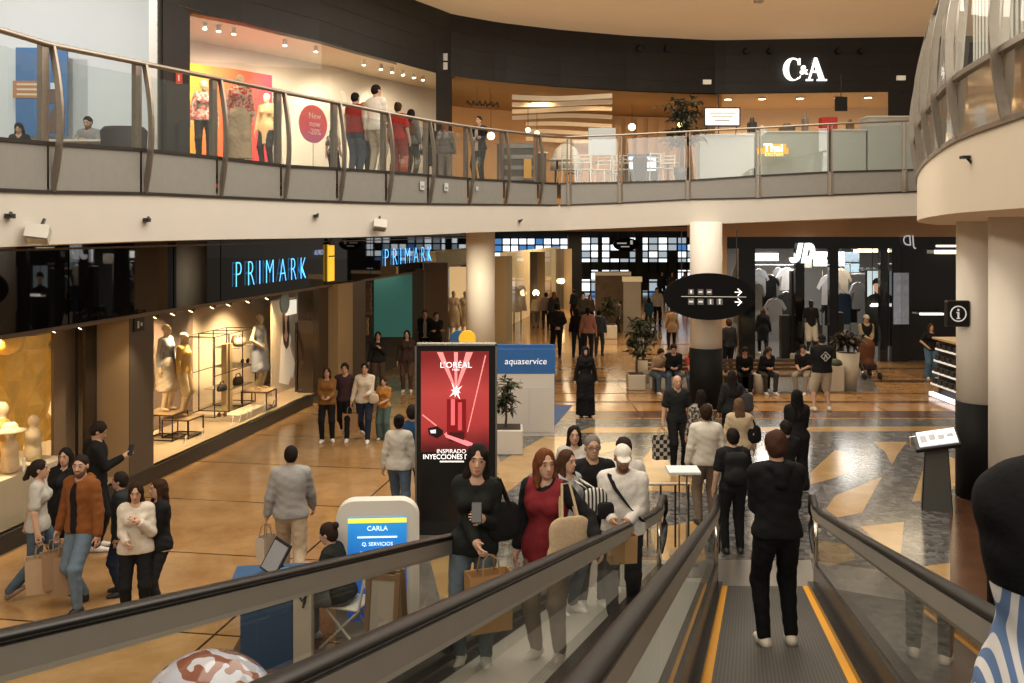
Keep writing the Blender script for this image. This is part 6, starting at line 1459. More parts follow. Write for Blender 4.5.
t=thing('easel_board','wooden framed A-board standing beside the blue kiosk','board',(P(386,0,9.7)[0],9.7,0),R(-12))
for s_ in(-1,1):
    b=MB()
    for x in(-.15,.15): b.box((x,s_*.14,.44),(.05,.03,.9),M=Matrix.Rotation(R(s_*9),4,'X'))
    for z in(.10,.84): b.box((0,s_*(.2-.15*z),z),(.33,.03,.05),M=Matrix.Rotation(R(s_*9),4,'X'))
    b.build('frame',mat('easel_wood',(.16,.10,.05),.6),t); b=MB(); b.box((0,s_*.13,.46),(.26,.012,.72),M=Matrix.Rotation(R(s_*9),4,'X')); b.build('panel',mat('easel_panel',(.33,.31,.27),.6),t)
t=thing('hand_sanitizer','small white pump bottle standing on the A-board top','bottle',(P(386,0,9.7)[0],9.7,.90)); b=MB(); b.lathe([(.04,0),(.04,.09),(.015,.11),(.015,.13)],n=12); b.build('bottle',WHITE,t,True); b=MB(); b.cyl((0,0,.13),(0,0,.16),.012,n=8); b.box((.02,0,.165),(.07,.02,.015)); b.build('pump',BLACK,t)
def ballmat():
    m=bpy.data.materials.new('ball_patches'); m.use_nodes=True; nt=m.node_tree; b=nt.nodes['Principled BSDF']; tc=nt.nodes.new('ShaderNodeTexCoord'); v=nt.nodes.new('ShaderNodeTexNoise'); v.inputs['Scale'].default_value=1.7; v.inputs['Detail'].default_value=2.5; v.inputs['Roughness'].default_value=.6
    mp=nt.nodes.new('ShaderNodeMapping'); mp.inputs['Location'].default_value=(.7,.2,.45); nt.links.new(tc.outputs['Object'],mp.inputs[0]); nt.links.new(mp.outputs[0],v.inputs[0]); r=nt.nodes.new('ShaderNodeValToRGB'); r.color_ramp.interpolation='CONSTANT'; e=r.color_ramp.elements
    e[0].position=0; e[0].color=(.05,.055,.055,1); e[1].position=.40; e[1].color=(.18,.19,.2,1)
    for p,c in ((.46,(.30,.13,.09)),(.53,(.55,.57,.68)),(.62,(.28,.11,.08)),(.68,(.6,.6,.68))): q=e.new(p); q.color=(*c,1)
    nt.links.new(v.outputs['Fac'],r.inputs[0]); nt.links.new(r.outputs[0],b.inputs['Base Color']); b.inputs['Roughness'].default_value=.12; b.inputs['Coat Weight'].default_value=.6; return m
rb=.555; t=thing('glossy_ball','large glossy ball with white and brown patches at the bottom left','ball',(P(207,0,7.25)[0],7.25,0)); b=MB(); b.sphere((0,0,rb),rb,40,28); b.build('sphere',ballmat(),t,True); b=MB(); b.lathe([(.25,0),(.25,.03),(.2,.05)],n=24); b.build('base_ring',DARK,t)
# barrier sign at the walkway mouth
Y=12.75; p=Vector(P(683,470,Y)); t=thing('barrier_sign','low stand with a white sloping plate at the mouth of the walkways','stand',(p.x,p.y,0)); b=MB(); b.box((0,0,p.z),(.42,.30,.03),M=Matrix.Rotation(R(4),4,'X')); b.build('plate',mat('plate_pale',(.6,.66,.68),.35),t)
for s_ in(-.05,.05):
    b=MB(); b.cyl((s_,0,0),(s_,0,p.z-.02),.012,n=8); b.build('post',CHROME,t)
b=MB(); b.lathe([(.18,0),(.18,.02),(.03,.03)],n=20); b.build('base',STEEL,t)
# low glass guard rails by the walkway ends
for i,(px,Y_,lab) in enumerate(((600,12.9,'short steel guard rail left of the walkway mouth'),(668,13.1,'short steel guard rail between the two walkways'))):
    q=P(px,0,Y_); t=thing('guard_rail',lab,'railing',(q[0],Y_,0)); 
    for s_ in(-.28,-.1,.1,.28):
        b=MB(); b.cyl((s_,0,0),(s_,0,.85),.014,n=8); b.build('upright',DARK,t)
    b=MB(); b.cyl((-.3,0,.86),(.3,0,.86),.02,n=8); b.build('top_bar',STEEL,t)
# ------------------------------------------------------------------ information lectern
LX,LY=P(936,0,14.9)[0],14.9
t=thing('information_lectern','grey tapered lectern with a tilted white map panel near the columns','lectern',(LX,LY,0),R(-18)); zt=1.02
b=MB(); v=[(-.21,-.16,0),(.21,-.16,0),(.21,.16,0),(-.21,.16,0),(-.15,-.08,zt),(.15,-.08,zt),(.15,.08,zt),(-.15,.08,zt)]; b._add(v,[(3,2,1,0),(4,5,6,7),(0,1,5,4),(1,2,6,5),(2,3,7,6),(3,0,4,7)]); b.build('pedestal',mat('lectern_grey',(.10,.10,.09),.4,.3),t)
b=MB()
for s_ in(-1,1): b._add([(s_*.21,-.165,0),(s_*.225,-.165,0),(s_*.165,-.085,zt),(s_*.15,-.085,zt)],[(0,1,2,3)])
b.build('edge',BLACK,t)
Mx=Matrix.Translation((0,-.02,zt+.05))@Matrix.Rotation(R(-12),4,'Y')@Matrix.Rotation(R(28),4,'X'); b=MB(); b.box((0,0,0),(.66,.40,.07),bev=.01); b.xf(Mx); b.build('top_tray',BLACK,t); b=MB(); b.box((.02,.01,.045),(.56,.34,.02)); b.xf(Mx); b.build('map_panel',emat('map_white',(.78,.82,.85),.6),t)
b=MB()
for k in range(4): b.box((-.18+.13*k,.02*(k%2),.057),(.09,.16-.03*k,.003))
b.xf(Mx); b.build('print',mat('map_grey',(.5,.53,.56),.5),t)
b=MB(); b.tube([(-.36,-.02,zt-.08),(-.38,-.05,zt+.08),(-.30,-.06,zt+.10)],.012,6); b.build('leaflet_holder',CHROME,t)
# kiosk shelving right, by the columns
for px,Y_ in ((962,24.0),):
    q=P(px,0,Y_); t=thing('display_shelving','black stepped display shelving with white lit edges beside the columns','shelving',(q[0]+.5,Y_,0)); b=MB(); b.box((0,0,.75),(1.2,2.2,1.5)); b.build('carcass',BLACK,t)
    for k,z in enumerate((.35,.65,.95,1.25)):
        b=MB(); b.box((-.62-.10*(3-k)*.4,0,z),(.14,2.2,.05)); sh_=b.build('shelf',emat('shelf_white',(.75,.75,.72),.5),t)
        b=MB()
        pass
        for j in range(7): b=MB(); b.box((-.64-.04*(3-k),-.95+j*.31,z+.09),(.1,.2,.13)); b.build('boxed_item',mat('goods_dark',(.035,.033,.032),.4),t).parent=sh_
    b=MB(); b.box((-.78,0,.08),(.1,2.3,.10)); b.build('light_strip',emat('strip_cold',(.85,.9,1),1.2),t); b=MB(); b.box((-.1,0,1.53),(1.3,2.3,.05)); b.build('top',mat('top_tan',(.5,.38,.24),.5),t)
t=thing('caution_sticker','yellow warning strip lying on the floor by the lectern','sticker',G(964,485,.006)); b=MB(); b.box((0,0,.004),(.30,.10,.006),rz=.1); b.build('strip',emat('caution_yellow',(.8,.5,.02),.3),t)
# ------------------------------------------------------------------ planters and benches
POTW=mat('planter_cream',(.52,.46,.36),.5,var=.05,scale=3)
def gy(px,py): return G(px,py,.005)
tree('potted_tree','dark leafy tree in a white cube planter, nearest in the hall centre',gy(636,389),1.95,.45,420,LEAFD,pot=(.48,.42,'box',POTW),L=.17,low=.35)
tree('potted_tree','dark leafy tree in a tapered white planter behind the cube planter',gy(643,381),1.9,.5,420,LEAFD,pot=(.5,.62,'round',POTW),L=.17,low=.4)
tree('potted_tree','spiky dark plant in a tall tapered cream planter beside the square-print hoodie man',gy(848,389),1.55,.42,240,mat('leaf_purple',(.06,.05,.04),.5,var=.5),pot=(.62,1.0,'round',POTW),L=.26,low=.72)
tree('potted_tree','leafy plant in a white box planter far along the hall',gy(607,338),1.7,.5,300,LEAFD,pot=(.75,.55,'box',POTW),L=.2)
t=thing('planter_box','small cream box planter at the right end of the seated row',"planter",gy(835,391)); b=MB(); b.box((0,0,.35),(.4,.35,.7),bev=.02); b.build('pot',POTW,t); b=MB(); b.sphere((0,0,.75),.2,12,8,(1,1,.6)); b.build('foliage',LEAFD,t)
BW=mat('bench_wood',(.13,.075,.04),.5,var=.2,scale=6)
def bench(label,px,py,w,rz=0):
    t=thing('bench',label,'bench',gy(px,py),rz)
    b=MB()
    for k in range(4): b.box((0,-.18+k*.12,.44),(w,.10,.05),bev=.01)
    b.build('seat',BW,t); b=MB()
    for k in range(3): b.box((0,.26+k*.02,.56+k*.11),(w,.03,.09))
    b.build('backrest',BW,t)
    for s_ in(-1,1):
        b=MB(); b.box((s_*(w/2-.15),0,.21),(.08,.42,.42)); b.build('leg',DARK,t)
bench('dark wooden bench with people in the middle of the hall, left of the column',677,391,1.5); bench('long dark wooden bench with seated people before the sports shop',772,391,2.9)
t=thing('waste_basket','pale cylindrical litter bin standing between the seated people','bin',gy(760,393)); b=MB(); b.lathe([(.17,0),(.19,.5),(.17,.52),(.1,.5)],n=20); b.build('body',POTW,t,True)
t=thing('poster_stand','tall poster stand with a cream header far along the hall','stand',gy(632,331)); b=MB(); b.box((0,0,1.1),(.75,.2,2.2)); b.build('body',mat('stand_taupe',(.3,.26,.2),.5,var=.3),t); b=MB(); b.box((0,-.02,2.25),(.85,.24,.22)); b.build('header',mat('header_cream',(.6,.48,.3),.5,emit=(.6,.48,.3),estr=.3),t)
t=thing('poster_stand','wide brown poster wall beside the tall stand, far along the hall','stand',gy(613,322)); b=MB(); b.box((0,0,1.2),(1.7,.2,2.4)); b.build('body',mat('stand_brown',(.22,.15,.09),.5,var=.5,scale=3),t); b=MB(); b.box((0,-.12,2.3),(1.7,.03,.15)); b.build('header',mat('header_cream',(.6,.48,.3)),t)
# stroller
t=thing('stroller','brown hooded baby stroller pushed before the sports shop','stroller',gy(867,378),R(8))
Fd=Field(); Fd.cone((0,.05,.75),(0,.0,.95),.24,.22,.05).cone((0,-.05,.45),(0,.1,.7),.17,.22,.06); v,q=Fd.mesh(.025); np_mesh('hood',v,q,fab((.13,.055,.03)),t); b=MB(); b.box((0,-.05,.36),(.34,.5,.2),bev=.04); b.build('seat',fab((.05,.03,.025)),t)
b=MB()
for s_ in(-.2,.2): b.tube([(s_,-.3,.1),(s_,.0,.5),(s_,.35,1.02)],.018,6); b.tube([(s_,.3,.1),(s_,.05,.5)],.018,6)
b.tube([(-.2,.35,1.02),(.2,.35,1.02)],.02,6); b.build('frame',BLACK,t)
for x in(-.24,.24):
    for y in(-.3,.3):
        b=MB(); b.cyl((x-.03,y,.10),(x+.03,y,.10),.10,n=18); b.build('wheel',mat('wheel_black',(.02,.02,.02),.6),t)
# ------------------------------------------------------------------ fittings on the white slab edge
def flood(label,px,py):
    x,y,z=P(px,py,gp(px,1)-.18); t=thing('flood_light',label,'flood light',(x,y,z),group='flood lights on the white slab edge'); b=MB(); b.box((0,-.05,-.02),(.24,.2,.16),M=Matrix.Rotation(R(-25),4,'X')@Matrix.Rotation(R(18),4,'Z')); b.build('housing',mat('flood_white',(.55,.53,.48),.5),t); b=MB(); b.box((0,-.09,-.10),(.2,.14,.01),M=Matrix.Rotation(R(-25),4,'X')@Matrix.Rotation(R(18),4,'Z')); b.build('lens',mat('lens_grey',(.2,.19,.17),.3),t); b=MB(); b.cyl((-.03,.16,.14),(-.01,.02,.03),.02,n=8); b.build('bracket',DARK,t)
flood('white flood light on the slab edge above the near dark fascia',40,232); flood('white flood light on the slab edge above the second blue sign',380,224)
for px,py,lab in ((10,216,'tiny grey sensor on the slab edge at the far left'),(147,220,'tiny dark bracket lamp on the slab edge left of centre'),(316,216,'tiny dark bracket lamp on the slab edge above the first sign'),(520,221,'tiny dark bracket lamp on the slab edge above the column')):
    x,y,z=P(px,py,gp(px,1)-.05); t=thing('bracket_lamp',lab,'lamp',(x,y,z)); b=MB(); b.box((0,0,0),(.07,.1,.05)); b.build('housing',DARK,t); b=MB(); b.cyl((0,0,0),(.05,-.08,.03),.02,n=8); b.build('head',DARK,t)
q=RP[32]; t=thing('bracket_lamp','small dark spotlight on the cream slab edge at upper right','lamp',(q.x-.05,q.y-.02,4.93)); b=MB(); b.box((0,0,0),(.06,.08,.025)); b.build('housing',DARK,t); b=MB(); b.cyl((.02,0,-.01),(.04,-.03,-.05),.012,n=8); b.build('head',DARK,t)
for px,py,lab in ((421,184,'white square notice on the steel gallery panel below the red-clad visitor'),(445,185,'white square notice on the steel gallery panel, middle of three'),(476,185,'small white notice on the steel gallery panel, right of three')):
    c=gpos(px,4).lerp(gpos(px,3),.62)+outdir(px)*.03; t=thing('panel_notice',lab,'notice',tuple(c)); M=facing(c,outdir(px)); b=MB(); w=.17 if px<470 else .09; b.box((0,0,0),(w,w,.006)); b.xf(M); b.build('sheet',mat('notice_white',(.55,.58,.58),.5),t,False,True); b=MB(); b.box((0,-.02,.005),(w*.6,w*.25,.002)); b.xf(M); b.build('print',mat('notice_grey',(.25,.27,.28),.5),t,False,True)
# ------------------------------------------------------------------ people
def vx(Y): return .0078 if Y<8.5 else .010 if Y<12.5 else .0125 if Y<19 else .017 if Y<27 else .022
def man(label,px,Y,z=0.0,**k):
    k.setdefault('vox',vx(Y)); x=(px-CX)/F*Y
    return person(label,(x,Y,z),**k)
def foot(py): return F*H/(py-HZ)
BK=(.012,.012,.013); BK2=(.02,.02,.022); WH=(.56,.53,.47); JE=(.075,.105,.14); JL=(.13,.18,.23); GR=(.27,.26,.245); BE=(.38,.30,.20); NAVY=(.02,.03,.055); DH=(.015,.011,.009); BR=(.05,.025,.012)
SK1=(.50,.31,.21); SK2=(.42,.24,.15)
def paper_bag(label,p,w=.32,d=.14,h=.36,c=(.36,.22,.11),rz=0.0,drop=.14,stripe=None,cat='bag',name='paper_bag',hang=True):
    p=Vector(p); t=thing(name,label,cat,(p.x,p.y,p.z-drop-h),rz)
    b=MB(); v=[(-w/2,-d/2,0),(w/2,-d/2,0),(w/2,d/2,0),(-w/2,d/2,0),(-w*.53,-d*.5,h),(w*.53,-d*.5,h),(w*.53,d*.5,h),(-w*.53,d*.5,h),(-w*.5,-d*.44,h-.004),(w*.5,-d*.44,h-.004),(w*.5,d*.44,h-.004),(-w*.5,d*.44,h-.004),(-w*.47,-d*.4,.02),(w*.47,-d*.4,.02),(w*.47,d*.4,.02),(-w*.47,d*.4,.02)]
    f=[(3,2,1,0)]+[(i,(i+1)%4,4+(i+1)%4,4+i) for i in range(4)]+[(4+i,4+(i+1)%4,8+(i+1)%4,8+i) for i in range(4)]+[(8+i,8+(i+1)%4,12+(i+1)%4,12+i) for i in range(4)]+[(12,13,14,15)]
    b._add(v,f); b.build('body',stripe or mat('paper_%02x%02x%02x'%tuple(int(255*q) for q in c),c,.75,var=.12,scale=8,bump=.15),t)
    for s_ in(-1,1):
        b=MB(); b.tube([(-w*.22,s_*d*.45,h-.02),(-w*.18,s_*d*.3,h+drop*.8),(0,0,h+drop),(w*.18,s_*d*.3,h+drop*.8),(w*.22,s_*d*.45,h-.02)],.006,5); b.build('handle',mat('bag_cord',(.3,.2,.1),.7),t)
    return t
def soft_bag(label,p,w,d,h,c,rz=0.0,strap_to=None,name='shoulder_bag',m=None,strap_to2=None):
    p=Vector(p); t=thing(name,label,'bag',(p.x,p.y,p.z-h),rz)
    Fd=Field(); Fd.cone((-w*.32,0,h*.25),(w*.32,0,h*.25),h*.25,h*.25,.08,(0,1,0),max(1,h*.5/d)).cone((-w*.30,0,h*.78),(w*.30,0,h*.78),h*.18,h*.18,.08,(0,1,0),max(1,h*.5/d)).cone((-w*.33,0,h*.3),(w*.33,0,h*.7),h*.2,h*.2,.1,(0,1,0),max(1,h*.5/d)).cone((w*.33,0,h*.3),(-w*.33,0,h*.7),h*.2,h*.2,.1,(0,1,0),max(1,h*.5/d))
    v,q=Fd.mesh(.011,fold=.003); np_mesh('body',v,q,m or fab(c),t)
    a=Vector((-w*.3,0,h*.85)); e=Vector((w*.3,0,h*.85))
    if strap_to is not None:
        k=Matrix.Rotation(-rz,4,'Z')@(Vector(strap_to)-Vector((p.x,p.y,p.z-h))); k2=k if strap_to2 is None else Matrix.Rotation(-rz,4,'Z')@(Vector(strap_to2)-Vector((p.x,p.y,p.z-h)))
        for off in(-.02,.02):
            b=MB(); b.tube([a+Vector((0,off,0)),a.lerp(k,.6)+Vector((-.02,off,0)),k+Vector((-.03,off,0)),k2+Vector((.03,off,.0)),e.lerp(k2,.6)+Vector((.02,off,0)),e+Vector((0,off,0))],.011,6); b.build('strap',m or fab(c),t)
    return t
def phone(label,j,which='handR',c=(.02,.02,.02)):
    p=j[which]; t=thing('phone',label,'phone',tuple(p+Vector((0,0,.03))),0); b=MB(); b.box((0,0,0),(.075,.012,.15),M=Matrix.Rotation(R(-35),4,'X'),bev=.005); b.build('body',mat('phone_%d'%int(c[0]*100),c,.2),t); b=MB(); b.box((0,-.007,0),(.066,.002,.135),M=Matrix.Rotation(R(-35),4,'X')); b.build('screen',mat('phone_screen',(.02,.025,.03),.1),t)
def checks(name,c1,c2,sc,kind='CHECK'):
    if name in _m: return _m[name]
    m=bpy.data.materials.new(name); m.use_nodes=True; nt=m.node_tree; b=nt.nodes['Principled BSDF']; tc=nt.nodes.new('ShaderNodeTexCoord')
    if kind=='CHECK': w=nt.nodes.new('ShaderNodeTexChecker'); w.inputs['Scale'].default_value=sc; w.inputs['Color1'].default_value=(*c1,1); w.inputs['Color2'].default_value=(*c2,1); out=w.outputs['Color']; nt.links.new(tc.outputs['Object'],w.inputs['Vector'])
    else:
        if kind=='STRIPE': w=nt.nodes.new('ShaderNodeTexWave'); w.bands_direction='X'; w.inputs['Scale'].default_value=sc; w.inputs['Distortion'].default_value=.15; w.inputs['Detail'].default_value=1; f=w.outputs['Fac']
        else: w=nt.nodes.new('ShaderNodeTexNoise'); w.inputs['Scale'].default_value=sc; w.inputs['Detail'].default_value=3; f=w.outputs['Fac']
        nt.links.new(tc.outputs['Object'],w.inputs['Vector']); r=nt.nodes.new('ShaderNodeValToRGB'); e=r.color_ramp.elements; e[0].position=.46; e[0].color=(*c1,1); e[1].position=.54; e[1].color=(*c2,1); nt.links.new(f,r.inputs[0]); out=r.outputs[0]
    nt.links.new(out,b.inputs['Base Color']); b.inputs['Roughness'].default_value=.8; _m[name]=m; return m
# --- near left group on the orange floor
Y=11.3; j=man('person in pale grey t-shirt striding right past the gold window, dark tied hair',38,Y,face=-75,h=1.66,fem=True,top='tee',tcol=(.42,.41,.37),bcol=JE,legs='walk',hair='tied',L='walkb',Rr='bag',shoe=(.22,.15,.10),fit=1.2)
paper_bag('pale paper bag held beside the person in the grey t-shirt',j['handR']+Vector((.06,-.05,0)),.34,.16,.40,(.40,.29,.18),.5); paper_bag('brown paper bag hanging behind the pale one, by the brown jacket man',j['handR']+Vector((.30,.0,0)),.32,.15,.44,(.30,.19,.11),.3)
j=man('person in a black hooded top looking at a phone by the cream pillar',97,13.0,face=-75,h=1.74,top='hoodie',tcol=BK,hood=True,bcol=BK,Rr='phone',hpitch=-28,hair='short',legs='stand'); phone('phone held by the person in black at the cream pillar',j)
man('person in a black coat half hidden behind the brown jacket man',66,12.0,face=180,h=1.62,fem=True,top='sweater',tcol=BK2,jacket='coat',jcol=BK,bcol=BK,hair='medium',hcol=DH)
j=man('bearded man in an open rust brown jacket and grey jeans, walking',82,10.98,face=158,h=1.80,top='tee',tcol=BK,jacket='jacket',jcol=(.20,.075,.022),hood=True,bcol=JL,legs='walk',hair='crop',beard=1,hyaw=25,L='hang',Rr='bag',shoe=BK2,foot=(((-.10,.16,.08),5),((.11,-.14,.10),-10)))
paper_bag('tan paper bag in the right hand of the brown jacket man',j['handR'],.30,.14,.42,(.33,.22,.13),.9)
man('boy in a dark zipped jacket beside the brown jacket man',121,11.4,face=110,h=1.46,top='sweater',tcol=BK2,jacket='jacket',jcol=(.025,.03,.032),bcol=NAVY,hair='short',shoe=BK2,hyaw=-10)
man('girl in a cream sweatshirt with hands together, second from the right of the left group',136,10.55,face=195,h=1.57,fem=True,top='sweater',tcol=(.55,.50,.42),bcol=BK,hair='medium',hcol=(.03,.016,.01),L='chest',Rr='front',hpitch=-12,shoe=WH)
man('girl in a short black jacket over white, rightmost of the left group',160,10.75,face=125,h=1.56,fem=True,top='shirt',tcol=WH,jacket='jacket',jcol=BK,bcol=BK2,hair='medium',hcol=(.045,.022,.012),L='cross',Rr='cross',shoe=WH,legs='contra')
j=man('man in a grey sweatshirt and beige trousers walking away across the orange floor',291,11.6,face=8,h=1.76,top='sweater',tcol=(.30,.295,.285),bcol=(.42,.34,.24),hair='crop',hcol=DH,legs='walk',L='bag',Rr='walkf',fit=1.25,shoe=WH)
paper_bag('small white paper bag carried by the man in the grey sweatshirt',j['handL'],.22,.12,.28,(.50,.44,.36),1.2)
# --- group by the lit window
j=man('woman in a mustard brown top, leftmost of the four by the lit window',327,19.7,face=185,h=1.55,fem=True,top='sweater',tcol=(.24,.12,.035),bcol=BK,hair='medium',hcol=BR,L='front',Rr='front',legs='contra')
man('young person in a dark plum top beside the woman in white',345,19.9,face=178,h=1.62,top='tee',tcol=(.055,.03,.035),bcol=BK,hair='short',L='hang',Rr='hang',legs='walk')
j=man('woman in a white blouse and dark jeans walking towards the camera by the lit window',365,19.8,face=180,h=1.64,fem=True,w=1.12,top='shirt',tcol=(.62,.56,.46),bcol=NAVY,hair='tied',hcol=DH,legs='walk',Rr='bag',L='front')
paper_bag('brown paper bag carried by the woman in the white blouse',j['handR'],.30,.14,.38,(.33,.20,.10))
soft_bag('pale shoulder bag of the woman in the white blouse',j['pel']+Vector((.2,-.16,.12)),.12,.05,.17,(.5,.42,.32),0,j['shR'])
man('child in an orange top and teal trousers beside the woman in white',384,19.9,face=165,h=1.30,fem=True,top='tee',tcol=(.42,.20,.045),bottom='wide',bcol=(.09,.14,.13),hair='tied',hcol=BR,L='front')
j=man('woman in a white sweatshirt and jeans seen from behind left of the red advert',399,14.2,face=-5,h=1.64,fem=True,top='sweater',tcol=(.52,.49,.43),bcol=(.09,.13,.18),hair='bun',hcol=DH,legs='walk')
man('person in a dark blue top half hidden by the red advert',412,14.6,face=0,h=1.68,top='tee',tcol=(.02,.07,.16),bcol=NAVY,hair='short')
man('woman in a dark coat standing before the teal banner, arm raised',378,25.6,face=190,h=1.66,fem=True,top='sweater',tcol=BK2,bcol=(.09,.06,.05),hair='long',hcol=DH,L='chest')
man('woman in a long dark brown coat right of the teal banner',407,25.8,face=180,h=1.68,fem=True,top='sweater',tcol=(.06,.035,.03),jacket='coat',jcol=(.055,.035,.028),bcol=(.10,.06,.045),hair='long',hcol=DH)
man('man in a black suit standing in the shop entrance, left of two',425,31.0,face=185,h=1.80,top='shirt',tcol=(.35,.33,.3),jacket='jacket',jcol=BK,bcol=BK,hair='crop',L='clasp',Rr='clasp')
man('man in black at the right of the shop entrance with folded arms',436,30.6,face=200,h=1.76,top='sweater',tcol=BK,bcol=BK,hair='crop',L='cross',Rr='cross')
# --- seated at the counter
man('woman in black seated on a white folding chair, leaning over the blue counter',343,9.98,face=78,h=1.64,fem=True,top='sweater',tcol=(.018,.02,.018),bcol=(.16,.16,.16),bottom='pants',hair='bun',hcol=(.03,.018,.012),legs='sit',seat=.47,lean=16,L='table',Rr='table',shoe=(.4,.38,.35),hpitch=-8)
# --- riders on the left walkway
def rider(label,px,Y,**k): return man(label,px,Y,tz(Y),**k)
j=rider('woman in black with long dark hair leaning on the left handrail',473,7.0,face=176,h=1.63,fem=True,top='sweater',tcol=(.014,.016,.015),bcol=(.11,.14,.165),bottom='pants',hair='long',hcol=(.014,.009,.008),side=-4,lean=3,hyaw=6,L=((.09,.25,1.19),(.3,-1,-.5)),Rr=((-.06,.28,1.02),(.3,-1,-.1)),w=.86,fit=.75,shoe=WH)
jb=j; phone('dark phone in the hand of the woman with long dark hair',j,'handL')
soft_bag('large black shoulder bag of the woman with long dark hair',j['pel']+Vector((.23,-.02,.30)),.15,.05,.26,(.012,.012,.013),.5,j['shL']+Vector((0,0,.06)))
paper_bag('brown kraft paper bag at the legs of the woman with long dark hair',j['pel']+Vector((.12,-.24,.0)),.30,.15,.40,(.38,.22,.09),.35,.12)
j=rider('woman with red-brown hair in a red vest over black sleeves, hand on the rail',548,7.2,face=158,h=1.60,fem=True,w=1.04,top='sweater',tcol=BK,jacket='vest',jcol=(.19,.022,.028),bcol=(.20,.15,.11),hair='medium',hcol=(.13,.045,.018),hyaw=38,lean=4,L=((.47,.16,1.02),(.4,-1,-.2)),Rr='hang',shoe=WH,fit=1.05)
soft_bag('beige canvas tote bag on the shoulder of the woman in the red vest',j['shL']+Vector((.03,-.17,-.14)),.22,.06,.38,(.44,.34,.22),.35,j['shL']+Vector((.0,-.02,.06)),'tote_bag')
j=rider('woman in a pale grey top with brown hair, behind the woman in the red vest',566,9.5,face=225,h=1.63,fem=True,top='tee',tcol=(.34,.36,.37),bcol=JE,hair='medium',hcol=(.06,.03,.016))
soft_bag('black and white striped bag between the woman in grey and the man in the cap',P(595,489,8.8),.13,.05,.22,(.5,.5,.5),.2,j['shL'],'striped_bag',checks('bag_stripes',(.02,.02,.02),(.6,.58,.52),9,'STRIPE'))
rider('grey-haired man with glasses in a black sweater on the left walkway',592,10.0,face=188,h=1.80,top='sweater',tcol=BK,bcol=BK,hair='crop',hcol=(.17,.15,.13),glasses=True,beard=.15)
man('dark-haired person in a white top behind the man with glasses',574,12.5,face=182,h=1.80,fem=True,top='sweater',tcol=(.45,.43,.39),bcol=NAVY,hair='long',hcol=DH)
j=rider('bearded man in a white hoodie and white cap with a black crossbody strap',623,8.9,face=168,h=1.66,w=1.1,top='hoodie',tcol=(.60,.58,.54),hood=True,bcol=BK2,hair='capshort',hcol=(.6,.57,.5),beard=1,bcolr=(.03,.02,.015),hpitch=-12,hyaw=12,L='front',Rr='front',skin=SK2,fit=1.2,shoe=WH)
t=thing('crossbody_strap','black crossbody strap across the white hoodie','strap',tuple(j['chest'])); b=MB(); W=j['W']; b.tube([W((.13,-.02,1.46)),W((.12,.09,1.43)),W((.06,.172,1.33)),W((-.05,.195,1.20)),W((-.15,.175,1.08)),W((-.2,.06,1.0))],0,prof=[(-.02,-.006),(.02,-.006),(.02,.006),(-.02,.006)]); b.build('strap',fab(BK),t,False,True)
soft_bag('black crossbody pouch hanging at the side of the man in the white hoodie',W((.14,.24,1.20)),.07,.04,.12,BK,.2)
paper_bag('small brown paper bag held by the man in the white cap',j['handL']+Vector((-.02,-.08,-.0)),.24,.12,.24,(.36,.22,.10),.2,.05)
rider('dark-haired man in a white shirt standing behind the man in the white cap',624,11.1,face=8,h=1.80,top='sweater',tcol=(.52,.50,.46),bcol=NAVY,hair='short')
# --- crowd at the mouth of the walkways
j=man('bald man in a black t-shirt carrying a checkered bag towards the walkway',677,foot(469),face=188,h=1.73,top='tee',tcol=(.018,.02,.02),bcol=BK,hair='none',beard=.2,Rr='bag',shoe=(.5,.48,.44),legs='contra',fit=1.15)
paper_bag('black and white checkered shopping bag held by the bald man',j['handR'],.32,.14,.42,stripe=checks('bag_checks',(.02,.02,.02),(.45,.43,.38),14),rz=.2)
man('woman in a black and white patterned top behind the white sweater man',701,16.4,face=5,h=1.62,fem=True,top='long',tcol=GR,tmat=checks('print_dots',(.03,.03,.03),(.36,.33,.28),22,'NOISE'),bcol=BK,hair='medium',hcol=DH)
man('man in a white sweater and beige trousers seen from behind at the barrier sign',706,14.1,face=3,h=1.77,top='sweater',tcol=(.56,.53,.46),bcol=(.17,.13,.095),hair='short',hcol=(.03,.017,.011),fit=1.1,collar=True,shoe=BK2)
j=man('woman in a cream jacket with light brown hair and a black shoulder bag, from behind',739,15.4,face=0,h=1.65,fem=True,top='sweater',tcol=(.45,.36,.24),jacket='jacket',jcol=(.45,.36,.24),bcol=JE,hair='medium',hcol=(.12,.07,.04))
soft_bag('black shoulder bag of the woman in the cream jacket',j['pel']+Vector((.24,-.02,.30)),.14,.06,.26,BK,.3,j['shR']+Vector((0,0,.05)))
j=man('woman in black with very long dark hair between the column and the cream jacket',732,18.4,face=0,h=1.66,fem=True,top='sweater',tcol=BK2,bcol=BK,hair='longback',hcol=(.02,.013,.01))
soft_bag('grey bag hanging at the right side of the woman with very long hair',j['pel']+Vector((.27,-.03,.32)),.14,.07,.36,(.06,.06,.065),.2,j['shR']+Vector((0,0,.05)))
j=man('man in a black t-shirt with a black backpack stepping off the walkway',733,12.85,face=2,h=1.68,top='tee',tcol=BK,bcol=BK,hair='short',hcol=DH,L='hang',Rr='hang',fit=1.1,shoe=BK2)
